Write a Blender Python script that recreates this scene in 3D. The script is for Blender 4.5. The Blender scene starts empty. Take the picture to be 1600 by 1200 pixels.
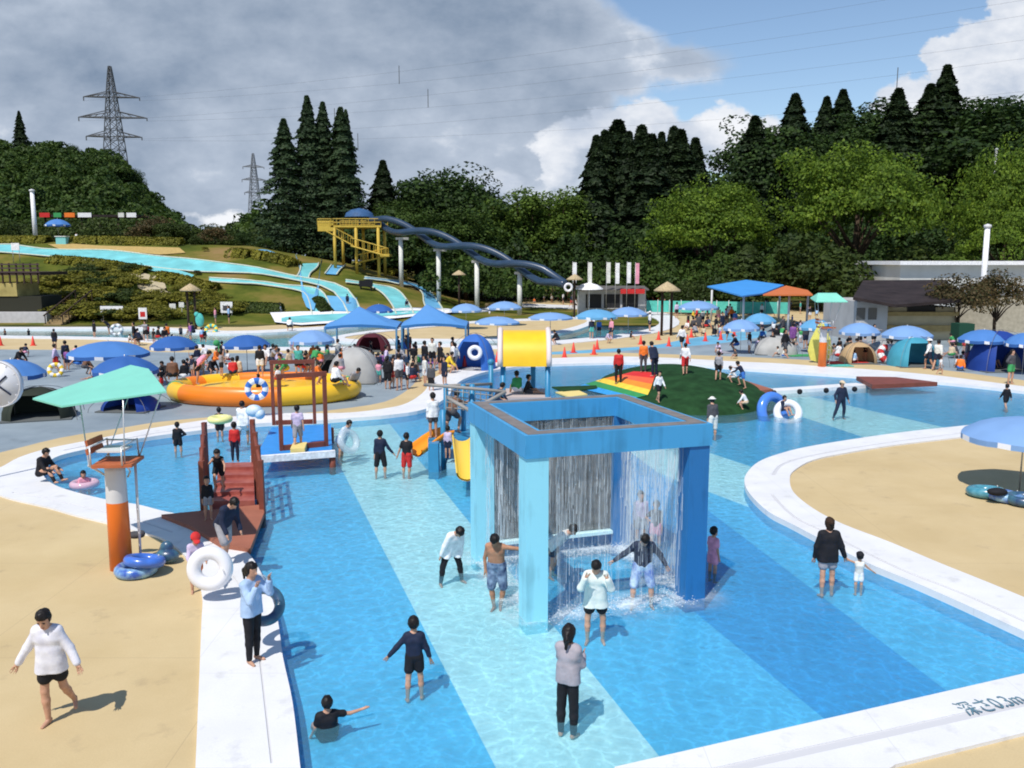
import bpy, math, random
import numpy as np
from mathutils import Vector, Matrix
from mathutils.geometry import delaunay_2d_cdt
S = bpy.context.scene
COL = S.collection
random.seed(7); RNG = np.random.default_rng(7)
# ------------------------------------------------------------ camera
CAMH = 6.1; PITCH = math.radians(8.2); FPX = 1346.0
cam = bpy.data.cameras.new('camera'); camo = bpy.data.objects.new('camera', cam); COL.objects.link(camo)
camo.location = (0, 0, CAMH); camo.rotation_euler = (math.radians(90) - PITCH, 0, 0)
cam.sensor_width = 36; cam.lens = 36 * FPX / 1600; cam.clip_start = .1; cam.clip_end = 4000
S.camera = camo
S.render.resolution_x = 1024; S.render.resolution_y = 768
S.view_settings.view_transform = 'Standard'; S.view_settings.look = 'None'
S.view_settings.exposure = 0.10; S.view_settings.gamma = 1; S.cycles.filter_width = 1.9
# ------------------------------------------------------------ sun and sky
SUN_EL = math.radians(57); SUN_AZ_X, SUN_AZ_Y = -0.47, -0.88      # direction towards the sun on the ground
sd = bpy.data.lights.new('sun', 'SUN'); sd.energy = 4.2; sd.angle = math.radians(.5); sd.color = (1, .95, .87)
so = bpy.data.objects.new('sun', sd); COL.objects.link(so)
sunv = Vector((SUN_AZ_X * math.cos(SUN_EL), SUN_AZ_Y * math.cos(SUN_EL), math.sin(SUN_EL))).normalized()
so.rotation_euler = sunv.to_track_quat('Z', 'Y').to_euler()

def raydir(px, py):
    a = (px - 800) / FPX; b = (600 - py) / FPX
    return Vector((a, math.cos(PITCH) + b * math.sin(PITCH), -math.sin(PITCH) + b * math.cos(PITCH)))
def G(px, py, z=0.0):
    d = raydir(px, py); t = (z - CAMH) / d.z
    return Vector((d.x * t, d.y * t, z))
def AT(px, py, D):
    d = raydir(px, py); t = D / d.y
    return Vector((d.x * t, D, CAMH + d.z * t))

W = bpy.data.worlds.new('World'); S.world = W; W.use_nodes = True
def world():
    nt = W.node_tree; N = nt.nodes; L = nt.links; N.clear()
    out = N.new('ShaderNodeOutputWorld')
    sky = N.new('ShaderNodeTexSky'); sky.sky_type = 'NISHITA'; sky.sun_disc = False
    sky.sun_elevation = SUN_EL; sky.sun_rotation = math.atan2(SUN_AZ_X, SUN_AZ_Y)
    sky.air_density = 1.0; sky.dust_density = 0.15; sky.ozone_density = 2.5
    bg = N.new('ShaderNodeBackground'); bg.inputs[1].default_value = .125
    L.new(sky.outputs[0], bg.inputs[0])
    tc = N.new('ShaderNodeTexCoord'); sep = N.new('ShaderNodeSeparateXYZ'); L.new(tc.outputs['Generated'], sep.inputs[0])
    def m(op, a, b=None, c=None, clamp=False):
        n = N.new('ShaderNodeMath'); n.operation = op; n.use_clamp = clamp
        for i, v in enumerate((a, b, c)):
            if v is None: continue
            if isinstance(v, (int, float)): n.inputs[i].default_value = v
            else: L.new(v, n.inputs[i])
        return n.outputs[0]
    yy = m('MAXIMUM', m('ABSOLUTE', sep.outputs[1]), .06)
    u = m('DIVIDE', sep.outputs[0], yy); v = m('DIVIDE', sep.outputs[2], yy)
    cmb = N.new('ShaderNodeCombineXYZ'); L.new(u, cmb.inputs[0]); L.new(v, cmb.inputs[1])
    def noise(scale, detail, rough=.55, off=0, sy=1.6):
        mp = N.new('ShaderNodeMapping'); mp.inputs['Scale'].default_value = (1, sy, 1); mp.inputs['Location'].default_value = (off, off, off)
        L.new(cmb.outputs[0], mp.inputs[0])
        n = N.new('ShaderNodeTexNoise'); n.inputs['Scale'].default_value = scale; n.inputs['Detail'].default_value = detail
        n.inputs['Roughness'].default_value = rough; L.new(mp.outputs[0], n.inputs['Vector']); return n.outputs[0]
    nb = noise(5, 8, .55, 3.1); nf = noise(17, 6, .6, 9.7); ns = noise(3.2, 6, .5, 1.3); nw = noise(9, 7, .6, 5.5)
    uw = m('ADD', u, m('MULTIPLY', m('SUBTRACT', nf, .5), .075)); vw = m('ADD', v, m('MULTIPLY', m('SUBTRACT', nw, .5), .075))
    def fld(blobs, amp, warp, k=.5):
        tot = None
        for (px, py, rx, ry) in blobs:
            d = raydir(px, py); cu = d.x / d.y; cv = d.z / d.y
            du = m('MULTIPLY', m('SUBTRACT', uw, cu), FPX / rx); dv = m('MULTIPLY', m('SUBTRACT', vw, cv), FPX / ry)
            f = m('MULTIPLY', m('SUBTRACT', 1.0, m('SQRT', m('ADD', m('MULTIPLY', du, du), m('MULTIPLY', dv, dv)))), min(rx, ry) / 100.0)
            tot = f if tot is None else m('SMOOTH_MAX', tot, f, .12)
        tot = m('ADD', tot, m('MULTIPLY', m('SUBTRACT', nb, .5), amp))
        return m('ADD', tot, m('MULTIPLY', m('SUBTRACT', nf, .5), warp))
    def ss(x, a, b):
        n = N.new('ShaderNodeMapRange'); n.interpolation_type = 'SMOOTHSTEP'
        n.inputs[1].default_value = a; n.inputs[2].default_value = b; L.new(x, n.inputs[0]); return n.outputs[0]
    grey = fld([(100, 60, 760, 420), (520, 170, 440, 300), (840, 60, 150, 110), (960, 90, 90, 70), (1060, 100, 75, 34), (790, 250, 130, 110)], .9, .35)
    gm = ss(grey, -.02, .24)
    white = fld([(1018, 190, 52, 48), (980, 210, 70, 30), (1075, 215, 50, 30), (1130, 215, 70, 60), (1190, 205, 48, 34), (1090, 240, 60, 40), (870, 250, 42, 52), (920, 225, 50, 22), (1600, 50, 75, 100), (1530, 110, 85, 80), (1600, 150, 120, 60),
                 (1388, 150, 38, 20), (1440, 165, 60, 45), (1500, 190, 100, 40), (350, 330, 150, 14), (760, 290, 70, 24)], .5, .42)
    wm = ss(white, 0.0, .11)
    rg = N.new('ShaderNodeValToRGB'); L.new(m('ADD', m('MULTIPLY', ns, .55), m('ADD', m('MULTIPLY', nw, .45), m('MULTIPLY', ss(grey, .75, .0), .10))), rg.inputs[0])
    e = rg.color_ramp.elements; e[0].position = .36; e[0].color = (.20, .27, .38, 1); e[1].position = .66; e[1].color = (.76, .80, .87, 1)
    x = e.new(.5); x.color = (.35, .42, .53, 1); x = e.new(.58); x.color = (.45, .52, .63, 1)
    rw = N.new('ShaderNodeValToRGB'); L.new(m('ADD', nw, m('MULTIPLY', m('SUBTRACT', white, .3), .16)), rw.inputs[0])
    e = rw.color_ramp.elements; e[0].position = .34; e[0].color = (.48, .55, .67, 1); e[1].position = .62; e[1].color = (.86, .88, .92, 1)
    b1 = N.new('ShaderNodeBackground'); L.new(rg.outputs[0], b1.inputs[0])
    b2 = N.new('ShaderNodeBackground'); L.new(rw.outputs[0], b2.inputs[0])
    m1 = N.new('ShaderNodeMixShader'); L.new(gm, m1.inputs[0]); L.new(bg.outputs[0], m1.inputs[1]); L.new(b1.outputs[0], m1.inputs[2])
    m2 = N.new('ShaderNodeMixShader'); L.new(wm, m2.inputs[0]); L.new(m1.outputs[0], m2.inputs[1]); L.new(b2.outputs[0], m2.inputs[2])
    # overhead and below the horizon: the plain sky
    up = ss(sep.outputs[2], .42, .62)
    m3 = N.new('ShaderNodeMixShader'); L.new(up, m3.inputs[0]); L.new(m2.outputs[0], m3.inputs[1]); L.new(bg.outputs[0], m3.inputs[2])
    L.new(m3.outputs[0], out.inputs[0])
world()
W.cycles.sampling_method = 'MANUAL'; W.cycles.sample_map_resolution = 256

# ------------------------------------------------------------ materials
MATS = {}
def mat(name, col, rough=.6, spec=.3, var=0.0, vscale=3.0, bump=0.0, bscale=20.0, metal=0.0, col2=None, trans=0.0, sub=0.0, coat=0.0):
    if name in MATS: return MATS[name]
    m = bpy.data.materials.new(name); m.use_nodes = True; MATS[name] = m
    nt = m.node_tree; N = nt.nodes; L = nt.links; b = N['Principled BSDF']
    b.inputs['Base Color'].default_value = (*col, 1); b.inputs['Roughness'].default_value = rough
    b.inputs['Metallic'].default_value = metal; b.inputs['Specular IOR Level'].default_value = spec
    if coat: b.inputs['Coat Weight'].default_value = coat; b.inputs['Coat Roughness'].default_value = .15
    tc = N.new('ShaderNodeTexCoord')
    if var or col2:
        n = N.new('ShaderNodeTexNoise'); n.inputs['Scale'].default_value = vscale; n.inputs['Detail'].default_value = 5; L.new(tc.outputs['Object'], n.inputs['Vector'])
        r = N.new('ShaderNodeValToRGB'); L.new(n.outputs[0], r.inputs[0]); e = r.color_ramp.elements
        c2 = col2 if col2 else tuple(min(1, c * (1 + var)) for c in col)
        c1 = col if col2 else tuple(c * (1 - var) for c in col)
        e[0].position = .32; e[0].color = (*c1, 1); e[1].position = .68; e[1].color = (*c2, 1)
        L.new(r.outputs[0], b.inputs['Base Color'])
    if bump:
        n2 = N.new('ShaderNodeTexNoise'); n2.inputs['Scale'].default_value = bscale; n2.inputs['Detail'].default_value = 4; L.new(tc.outputs['Object'], n2.inputs['Vector'])
        bp = N.new('ShaderNodeBump'); bp.inputs['Strength'].default_value = bump; bp.inputs['Distance'].default_value = .02
        L.new(n2.outputs[0], bp.inputs['Height']); L.new(bp.outputs[0], b.inputs['Normal'])
    if trans:
        out = N['Material Output']; t = N.new('ShaderNodeBsdfTranslucent'); t.inputs[0].default_value = (*col, 1)
        mx = N.new('ShaderNodeMixShader'); mx.inputs[0].default_value = trans
        L.new(b.outputs[0], mx.inputs[1]); L.new(t.outputs[0], mx.inputs[2]); L.new(mx.outputs[0], out.inputs[0])
    return m
def streak(m, s=(7, 7, .5), lo=.80, hi=1.06):
    'run marks and weathering that follow the height of the thing'
    nt = m.node_tree; N = nt.nodes; L = nt.links; b = N['Principled BSDF']; c = b.inputs['Base Color'].default_value[:]
    tc = N.new('ShaderNodeTexCoord'); mp = N.new('ShaderNodeMapping'); mp.inputs['Scale'].default_value = s; L.new(tc.outputs['Object'], mp.inputs[0])
    n = N.new('ShaderNodeTexNoise'); n.inputs['Scale'].default_value = 1; n.inputs['Detail'].default_value = 7; L.new(mp.outputs[0], n.inputs['Vector']); n2 = N.new('ShaderNodeTexNoise'); n2.inputs['Scale'].default_value = 1.3; n2.inputs['Detail'].default_value = 6; L.new(tc.outputs['Object'], n2.inputs['Vector'])
    a = N.new('ShaderNodeMath'); a.operation = 'ADD'; L.new(n.outputs[0], a.inputs[0]); L.new(n2.outputs[0], a.inputs[1]); r = N.new('ShaderNodeValToRGB'); L.new(a.outputs[0], r.inputs[0]); e = r.color_ramp.elements
    r.color_ramp.elements[0].position = .72; e[0].color = (*[x * lo for x in c[:3]], 1); e[1].position = 1.0; e[1].color = (*[min(1, x * hi) for x in c[:3]], 1)
    for q in (0,): mh = N.new('ShaderNodeMath'); mh.operation = 'MULTIPLY'; mh.inputs[1].default_value = 1.0; L.new(a.outputs[0], mh.inputs[0]); L.new(mh.outputs[0], r.inputs[0])
    L.new(r.outputs[0], b.inputs['Base Color']); return m
def ghost(name, col, alpha, rough=.1):
    'see-through film: clear vinyl, falling water'
    if name in MATS: return MATS[name]
    m = mat(name, col, rough, .5); m.node_tree.nodes['Principled BSDF'].inputs['Alpha'].default_value = alpha
    return m
C3 = dict(white=(.78, .78, .80), offwhite=(.66, .66, .62), black=(.012, .012, .016), navy=(.015, .022, .05), grey=(.30, .30, .33), darkgrey=(.07, .07, .08),
          red=(.55, .03, .03), orange=(.80, .19, .03), yellow=(.80, .55, .05), green=(.05, .30, .10), teal=(.08, .42, .38), blue=(.04, .16, .52),
          lightblue=(.32, .52, .80), pink=(.75, .32, .42), lavender=(.55, .47, .66), purple=(.22, .08, .28), beige=(.60, .48, .33), brown=(.16, .08, .05),
          skin=(.50, .28, .19), tan=(.38, .19, .115), hair=(.010, .008, .008), brownhair=(.035, .018, .010))
def cm(c, rough=.75):
    return mat('cloth_' + c if c not in ('skin', 'tan', 'hair', 'brownhair') else c, C3[c], .5 if c in ('skin', 'tan', 'hair') else rough, .25, var=.18, vscale=9, bump=.25, bscale=14)

# ------------------------------------------------------------ objects
LABELS = {}
def tag(o, label=None, cat=None, group=None, kind=None):
    if label: o['label'] = label
    if cat: o['category'] = cat
    if group: o['group'] = group
    if kind: o['kind'] = kind
    return o
def thing(name, label, cat, loc=(0, 0, 0), group=None, rz=0):
    o = bpy.data.objects.new(name, None); COL.objects.link(o); o.location = loc; o.rotation_euler = (0, 0, rz); o.empty_display_size = .2
    return tag(o, label, cat, group)
def worldloc(o):
    v = Vector((0, 0, 0))
    while o is not None: v = v + o.location; o = o.parent
    return v
def meshobj(name, verts, faces, mats, parent=None, midx=None, smooth=False, origin=None, link=True):
    me = bpy.data.meshes.new(name)
    if origin is not None:
        verts = np.asarray(verts, dtype=np.float64) - np.asarray(origin)
    if isinstance(faces, np.ndarray):
        V = np.asarray(verts, dtype=np.float32); k = faces.shape[1]
        me.vertices.add(len(V)); me.vertices.foreach_set('co', V.ravel())
        me.loops.add(faces.size); me.loops.foreach_set('vertex_index', faces.astype(np.int32).ravel())
        me.polygons.add(len(faces)); me.polygons.foreach_set('loop_start', np.arange(0, faces.size, k, dtype=np.int32))
        me.polygons.foreach_set('loop_total', np.full(len(faces), k, dtype=np.int32))
        me.update(calc_edges=True)
    else:
        me.from_pydata([tuple(v) for v in verts], [], faces); me.update()
    if not isinstance(mats, (list, tuple)): mats = [mats]
    for m in mats: me.materials.append(m)
    if midx is not None: me.polygons.foreach_set('material_index', np.asarray(midx, dtype=np.int32))
    if smooth: me.polygons.foreach_set('use_smooth', np.ones(len(me.polygons), dtype=bool))
    o = bpy.data.objects.new(name, me)
    if link: COL.objects.link(o)
    if parent is not None: o.parent = parent
    return o
class MB:
    'collects shapes, builds ONE mesh object'
    def __init__(s): s.v = []; s.f = []; s.m = []; s.mi = 0; s.sm = []
    def add(s, vs, fs, sm=False):
        b = len(s.v); s.v += [tuple(v) for v in vs]
        for f in fs: s.f.append([b + i for i in f]); s.m.append(s.mi); s.sm.append(sm)
        return s
    def box(s, c, d, rz=0, rx=0, ry=0):
        hx, hy, hz = d[0] / 2, d[1] / 2, d[2] / 2; R = Matrix.Rotation(rz, 3, 'Z') @ Matrix.Rotation(ry, 3, 'Y') @ Matrix.Rotation(rx, 3, 'X'); c = Vector(c)
        vs = [c + R @ Vector((x * hx, y * hy, z * hz)) for x, y, z in ((-1, -1, -1), (1, -1, -1), (1, 1, -1), (-1, 1, -1), (-1, -1, 1), (1, -1, 1), (1, 1, 1), (-1, 1, 1))]
        return s.add(vs, [(0, 3, 2, 1), (4, 5, 6, 7), (0, 1, 5, 4), (1, 2, 6, 5), (2, 3, 7, 6), (3, 0, 4, 7)])
    def tube(s, pts, r, n=8, cap=True, closed=False):
        pts = [Vector(p) for p in pts]; rs = r if isinstance(r, (list, tuple)) else [r] * len(pts)
        vs = []; up = None
        for i, p in enumerate(pts):
            if closed: t = pts[(i + 1) % len(pts)] - pts[i - 1]
            else: t = pts[min(i + 1, len(pts) - 1)] - pts[max(i - 1, 0)]
            t.normalize()
            if up is None:
                up = Vector((0, 0, 1)) if abs(t.z) < .9 else Vector((1, 0, 0))
            x = t.cross(up).normalized(); y = x.cross(t).normalized(); up = y
            for k in range(n):
                a = 2 * math.pi * k / n; vs.append(p + x * math.cos(a) * rs[i] + y * math.sin(a) * rs[i])
        fs = []; m = len(pts)
        for i in range(m if closed else m - 1):
            j = (i + 1) % m
            for k in range(n): fs.append((i * n + k, i * n + (k + 1) % n, j * n + (k + 1) % n, j * n + k))
        if cap and not closed: fs.append(tuple(range(n - 1, -1, -1))); fs.append(tuple((m - 1) * n + k for k in range(n)))
        return s.add(vs, fs, n > 5)
    def lathe(s, c, prof, n=24, sx=1, sy=1, capb=False, capt=False):
        c = Vector(c); vs = []
        for (r, z) in prof:
            for k in range(n):
                a = 2 * math.pi * k / n; vs.append(c + Vector((r * math.cos(a) * sx, r * math.sin(a) * sy, z)))
        fs = [(i * n + k, i * n + (k + 1) % n, (i + 1) * n + (k + 1) % n, (i + 1) * n + k) for i in range(len(prof) - 1) for k in range(n)]
        if capb: fs.append(tuple(range(n - 1, -1, -1)))
        if capt: fs.append(tuple((len(prof) - 1) * n + k for k in range(n)))
        return s.add(vs, fs, True)
    def torus(s, c, R, r, ax=(0, 0, 1), n=32, k=12, sx=1, sy=1):
        q = Vector((0, 0, 1)).rotation_difference(Vector(ax).normalized()).to_matrix(); c = Vector(c); vs = []
        for i in range(n):
            a = 2 * math.pi * i / n
            for j in range(k):
                b = 2 * math.pi * j / k; rr = R + r * math.cos(b)
                vs.append(c + q @ Vector((rr * math.cos(a) * sx, rr * math.sin(a) * sy, r * math.sin(b))))
        return s.add(vs, [(i * k + j, ((i + 1) % n) * k + j, ((i + 1) % n) * k + (j + 1) % k, i * k + (j + 1) % k) for i in range(n) for j in range(k)], True)
    def ball(s, c, r, n=12, m=8, sc=(1, 1, 1)):
        prof = [(max(1e-4, r * math.sin(math.pi * i / m)), -r * math.cos(math.pi * i / m)) for i in range(m + 1)]
        c = Vector(c); vs = []
        for (q, z) in prof:
            for k in range(n):
                a = 2 * math.pi * k / n; vs.append(c + Vector((q * math.cos(a) * sc[0], q * math.sin(a) * sc[1], z * sc[2])))
        return s.add(vs, [(i * n + k, i * n + (k + 1) % n, (i + 1) * n + (k + 1) % n, (i + 1) * n + k) for i in range(m) for k in range(n)], True)
    def plate(s, pts, th=.04):
        'polygon with thickness downwards'
        pts = [Vector(p) for p in pts]; n = len(pts); lo = [p - Vector((0, 0, th)) for p in pts]
        return s.add(pts + lo, [tuple(range(n)), tuple(range(2 * n - 1, n - 1, -1))] + [(i, i + n, (i + 1) % n + n, (i + 1) % n) for i in range(n)])
    def build(s, name, mats, parent=None, world=True):
        o = meshobj(name, s.v, s.f, mats, parent, s.m, origin=worldloc(parent) if (parent is not None and world) else None)
        o.data.polygons.foreach_set('use_smooth', s.sm)
        return o
def kids(o): return [c for c in o.children]
def copy_tree(o, parent=None):
    c = o.copy(); COL.objects.link(c); c.parent = parent
    for ch in kids(o): copy_tree(ch, c)
    return c
def use(used, proto, make=None):
    'first use takes the prototype itself, later ones a copy'
    if proto in used: return copy_tree(proto)
    used.add(proto); return proto
USED = set()
# ------------------------------------------------------------ the ground: terrain, decks, pools
def sstep(x, a, b):
    t = np.clip((x - a) / (b - a), 0, 1); return t * t * (3 - 2 * t)
_pk = [(-.75, 8.8), (-.55, 8.6), (-.30, 8.0), (-.19, 5.6), (-.13, 3.6), (-.085, 1.3), (-.055, .3), (-.03, 0), (1, 0)]
def hill_h(x, y):
    x = np.asarray(x, dtype=float); y = np.asarray(y, dtype=float); u = x / np.maximum(y, 1)
    top = np.interp(u, [p[0] for p in _pk], [p[1] for p in _pk])
    h = top * (sstep(y, 82, 118) * .62 + .38 * np.clip((y - 82) / 36, 0, 1))
    h = h - .08 * top * sstep(y, 125, 160)
    # wooded hill on the right
    r = sstep(u, .10, .42) * sstep(y, 135, 235) * 27 + sstep(u, -.12, .15) * sstep(y, 140, 260) * 6
    # mountain on the far left
    far = sstep(y, 200, 360) * np.interp(u, [-.9, -.62, -.52, -.46, -.425, -.395, -.37, -.2], [33, 35, 36, 33, 19, 8, 2, 0])
    return h + r + far
def terr(px, py):
    d = raydir(px, py); t = 60.0 / d.y
    while t < 700:
        p = Vector((0, 0, CAMH)) + d * t
        if p.z <= float(hill_h(p.x, p.y)): return p
        t += .25
    return G(px, 500)
def smooth_loop(pts, k=6, closed=True):
    n = len(pts); out = []
    for i in range(n if closed else n - 1):
        if closed: p0, p1, p2, p3 = pts[i - 1], pts[i], pts[(i + 1) % n], pts[(i + 2) % n]
        else: p0, p1, p2, p3 = pts[max(i - 1, 0)], pts[i], pts[i + 1], pts[min(i + 2, n - 1)]
        # centripetal-ish: corners marked by a third value stay sharp
        for j in range(k):
            t = j / k
            out.append(tuple(.5 * ((2 * p1[c]) + (-p0[c] + p2[c]) * t + (2 * p0[c] - 5 * p1[c] + 4 * p2[c] - p3[c]) * t * t + (-p0[c] + 3 * p1[c] - 3 * p2[c] + p3[c]) * t ** 3) for c in (0, 1)))
    if not closed: out.append(tuple(pts[-1][:2]))
    return out
def pxg(seq): return [tuple(G(a, b)[:2]) for a, b in seq]
# main pool water edge, clockwise from the lower left corner (straight parts as plain points, bends smoothed)
pool_left = smooth_loop(pxg([(469, 1200), (457, 1100), (442, 1030), (434, 972), (420, 925), (392, 872), (350, 836), (300, 812), (250, 800), (215, 791), (170, 784), (120, 772), (85, 760), (68, 745), (72, 728), (94, 714), (150, 701), (225, 686), (300, 676), (400, 664), (480, 660), (550, 655), (610, 650), (664, 641), (698, 622), (712, 603), (729, 592), (765, 581), (820, 573), (880, 570), (975, 568), (1060, 570), (1120, 574), (1167, 578), (1240, 583), (1319, 588), (1400, 593), (1459, 598), (1530, 605), (1600, 613), (1680, 622)]), 4, False)
pool_right = smooth_loop(pxg([(1680, 648), (1600, 655), (1504, 667), (1420, 676), (1347, 686), (1262, 700), (1215, 712), (1185, 724), (1168, 740), (1163, 755), (1172, 775), (1200, 802), (1238, 822), (1300, 855), (1353, 882), (1430, 914), (1507, 948), (1600, 991), (1680, 1025)]), 4, False)
pool_bot = [tuple(G(1680, 1040)[:2])] + pxg([(1600, 1057), (1200, 1149), (960, 1204)])
P_pool = pool_left + [(17.5, 26), ] [:0] + pool_right + pool_bot
P_pool += [(1.0, 8.0), (-1.7, 7.0)]
# outer edge of the white kerb
k_left = smooth_loop(pxg([(306, 1200), (311, 1080), (315, 977), (316, 935), (305, 895), (280, 862), (250, 843), (220, 835), (170, 820), (120, 808), (75, 795), (15, 781), (-30, 765), (-60, 752), (-30, 741), (0, 733), (30, 717), (75, 703), (150, 688), (206, 677), (250, 669), (330, 657), (420, 648), (534, 647), (600, 640), (637, 631), (664, 612), (672, 596), (690, 586), (716, 578), (747, 571), (800, 565), (857, 561), (960, 558), (1062, 561), (1150, 566), (1220, 569), (1290, 574), (1380, 580), (1465, 588), (1530, 596), (1600, 605), (1680, 612)]), 4, False)
k_right = smooth_loop(pxg([(1680, 664), (1600, 673), (1510, 684), (1400, 697), (1320, 710), (1270, 721), (1240, 738), (1234, 752), (1240, 772), (1270, 797), (1315, 821), (1390, 850), (1468, 883), (1540, 912), (1600, 937), (1680, 970)]), 4, False)
k_bot = [tuple(G(1680, 1130)[:2])] + pxg([(1600, 1150), (1399, 1200)])
P_kerb = k_left + [(40, 24)] + [(40, 24)][:0] + k_right + [(19, 15)] + k_bot + [(2.4, 8.0), (1.8, 7.0), (-2.6, 6.0), (-2.9, 7.0)]
# river (lazy pool) behind, with its island of sand
P_river = smooth_loop(pxg([(-90, 522), (0, 525), (150, 527), (250, 532), (330, 541), (420, 543), (520, 543), (620, 541), (700, 538), (790, 541), (870, 533), (960, 524), (1015, 514), (1030, 503), (1005, 492), (960, 486), (880, 482), (812, 480), (770, 486), (735, 490), (700, 492), (660, 497), (600, 506), (560, 512), (480, 517), (410, 521), (330, 522), (240, 515), (150, 515), (0, 515), (-90, 514)]), 3)
P_riverk = smooth_loop(pxg([(-120, 525), (0, 529), (150, 531), (250, 537), (330, 546), (420, 548), (520, 548), (620, 546), (700, 543), (790, 546), (880, 538), (970, 529), (1040, 517), (1062, 503), (1035, 488), (965, 481), (880, 477), (800, 475), (740, 484), (700, 487), (650, 492), (590, 501), (540, 508), (470, 513), (400, 517), (330, 517), (240, 511.5), (150, 511.5), (0, 511.5), (-120, 510)]), 3)
P_isle = smooth_loop(pxg([(560, 531), (640, 530), (740, 530), (830, 524), (890, 513), (917, 503), (905, 499), (850, 501), (780, 503), (700, 509), (600, 519), (540, 527)]), 3)
P_islek = smooth_loop(pxg([(540, 535), (640, 534), (745, 534), (840, 528), (905, 515), (930, 502), (910, 496), (850, 498), (780, 500), (690, 506), (590, 516), (520, 527)]), 3)
# grey-blue deck with the umbrellas, pale blue ribbon behind it
P_grey = smooth_loop(pxg([(-80, 722), (0, 707), (94, 684), (187, 669), (250, 659), (340, 651), (440, 648), (523, 640), (600, 628), (637, 609), (659, 588), (690, 577), (740, 570), (790, 560), (857, 553), (960, 551), (1062, 554), (1150, 557), (1290, 564), (1380, 571), (1465, 577), (1600, 594), (1700, 602), (1700, 500), (1500, 496), (1250, 502), (1160, 518), (1080, 529), (1030, 538), (960, 545), (880, 549), (800, 552), (740, 556), (600, 553), (400, 552), (250, 550), (120, 547), (0, 546), (-120, 544)]), 3)
P_ribbon = smooth_loop(pxg([(760, 556), (830, 552), (930, 546), (1020, 540), (1060, 532), (1110, 524), (1190, 516), (1190, 526), (1120, 537), (1040, 543), (930, 551), (830, 555)]), 3)
P_deckall = pxg([(-700, 511), (380, 511), (480, 505), (640, 492), (760, 474), (900, 468), (1100, 472), (1350, 490), (1500, 495), (2300, 500)]) + [(60, 2), (-60, 2)]
def groove(pts_px, w=.035):
    p = [Vector((*q, 0)) for q in smooth_loop(pxg(pts_px), 4, False)]; a = []; b = []
    for i in range(len(p)):
        t = (p[min(i + 1, len(p) - 1)] - p[max(i - 1, 0)]).normalized(); n = Vector((-t.y, t.x, 0)) * w
        a.append(tuple((p[i] + n)[:2])); b.append(tuple((p[i] - n)[:2]))
    return a + b[::-1]
G1 = groove([(425, 1198), (407, 1040), (400, 985), (372, 915), (325, 857)], .014)
G2 = groove([(1675, 1085), (1600, 1103), (1400, 1148), (1185, 1196), (1080, 1221), (1000, 1240)], .08)
G3 = groove([(1675, 1008), (1600, 975), (1500, 930), (1400, 890), (1300, 840), (1240, 810), (1205, 775)], .04)
G4 = groove([(1208, 745), (1225, 727), (1280, 712), (1400, 692), (1600, 667)], .05)
G5 = groove([(20, 772), (75, 782), (200, 812), (270, 835)], .03)
G6 = groove([(100, 706), (160, 694), (250, 678), (400, 656)], .04)
layers = [  # (name, polygon) - the first that contains a point wins
    ('hole_pool', P_pool), ('groove', G1), ('groove', G2), ('groove', G3), ('groove', G4), ('groove', G5), ('groove', G6), ('kerb', P_kerb),
    ('isle', P_isle), ('kerb_isle', P_islek), ('hole_river', P_river), ('kerb_river', P_riverk), ('ribbon', P_ribbon), ('grey', P_grey), ('deck', P_deckall),
    ('earth', [(-900, -60), (900, -60), (900, 1200), (-900, 1200)])]
def inpoly(px_, py_, poly):
    x = np.array([p[0] for p in poly]); y = np.array([p[1] for p in poly]); x2 = np.roll(x, -1); y2 = np.roll(y, -1); r = np.zeros(len(px_), bool)
    for a, b, c, d in zip(x, y, x2, y2):
        if b == d: continue
        cond = ((b > py_) != (d > py_)) & (px_ < (c - a) * (py_ - b) / (d - b) + a); r ^= cond
    return r
def partition(layers, eps=1e-4):
    V = []; Ed = []
    for _, p in layers:
        b = len(V); V += [Vector(q) for q in p]; n = len(p); Ed += [(b + i, b + (i + 1) % n) for i in range(n)]
    ov, oe, of, *_ = delaunay_2d_cdt(V, Ed, [], 0, eps, False)
    ov = np.array([tuple(v) for v in ov]); tri = np.array([f for f in of if len(f) == 3])
    c = ov[tri].mean(axis=1); zone = np.full(len(tri), -1)
    for i, (_, p) in reversed(list(enumerate(layers))): zone[inpoly(c[:, 0], c[:, 1], p)] = i
    return ov, tri, zone
def zone_mesh(name, ov, tri, m, z=0.0, skirt=0.0):
    a = ov[tri]; area = (a[:, 1, 0] - a[:, 0, 0]) * (a[:, 2, 1] - a[:, 0, 1]) - (a[:, 2, 0] - a[:, 0, 0]) * (a[:, 1, 1] - a[:, 0, 1])
    tri = tri.copy(); fl = area < 0; tri[fl] = tri[fl][:, ::-1]
    ids, inv = np.unique(tri, return_inverse=True); T = inv.reshape(tri.shape); P = ov[ids]
    vs = [(x, y, z) for x, y in P]; fs = [tuple(t) for t in T.tolist()]
    if skirt:
        es = {}
        for t in fs:
            for i in range(3): es[(t[i], t[(i + 1) % 3])] = 1
        low = {}
        for (a_, b_) in list(es):
            if (b_, a_) not in es:
                for q in (a_, b_):
                    if q not in low: low[q] = len(vs); vs.append((P[q][0], P[q][1], z - skirt))
                fs.append((b_, a_, low[a_], low[b_]))
    return meshobj(name, vs, fs, m)
ov, tri, zone = partition(layers)
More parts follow.
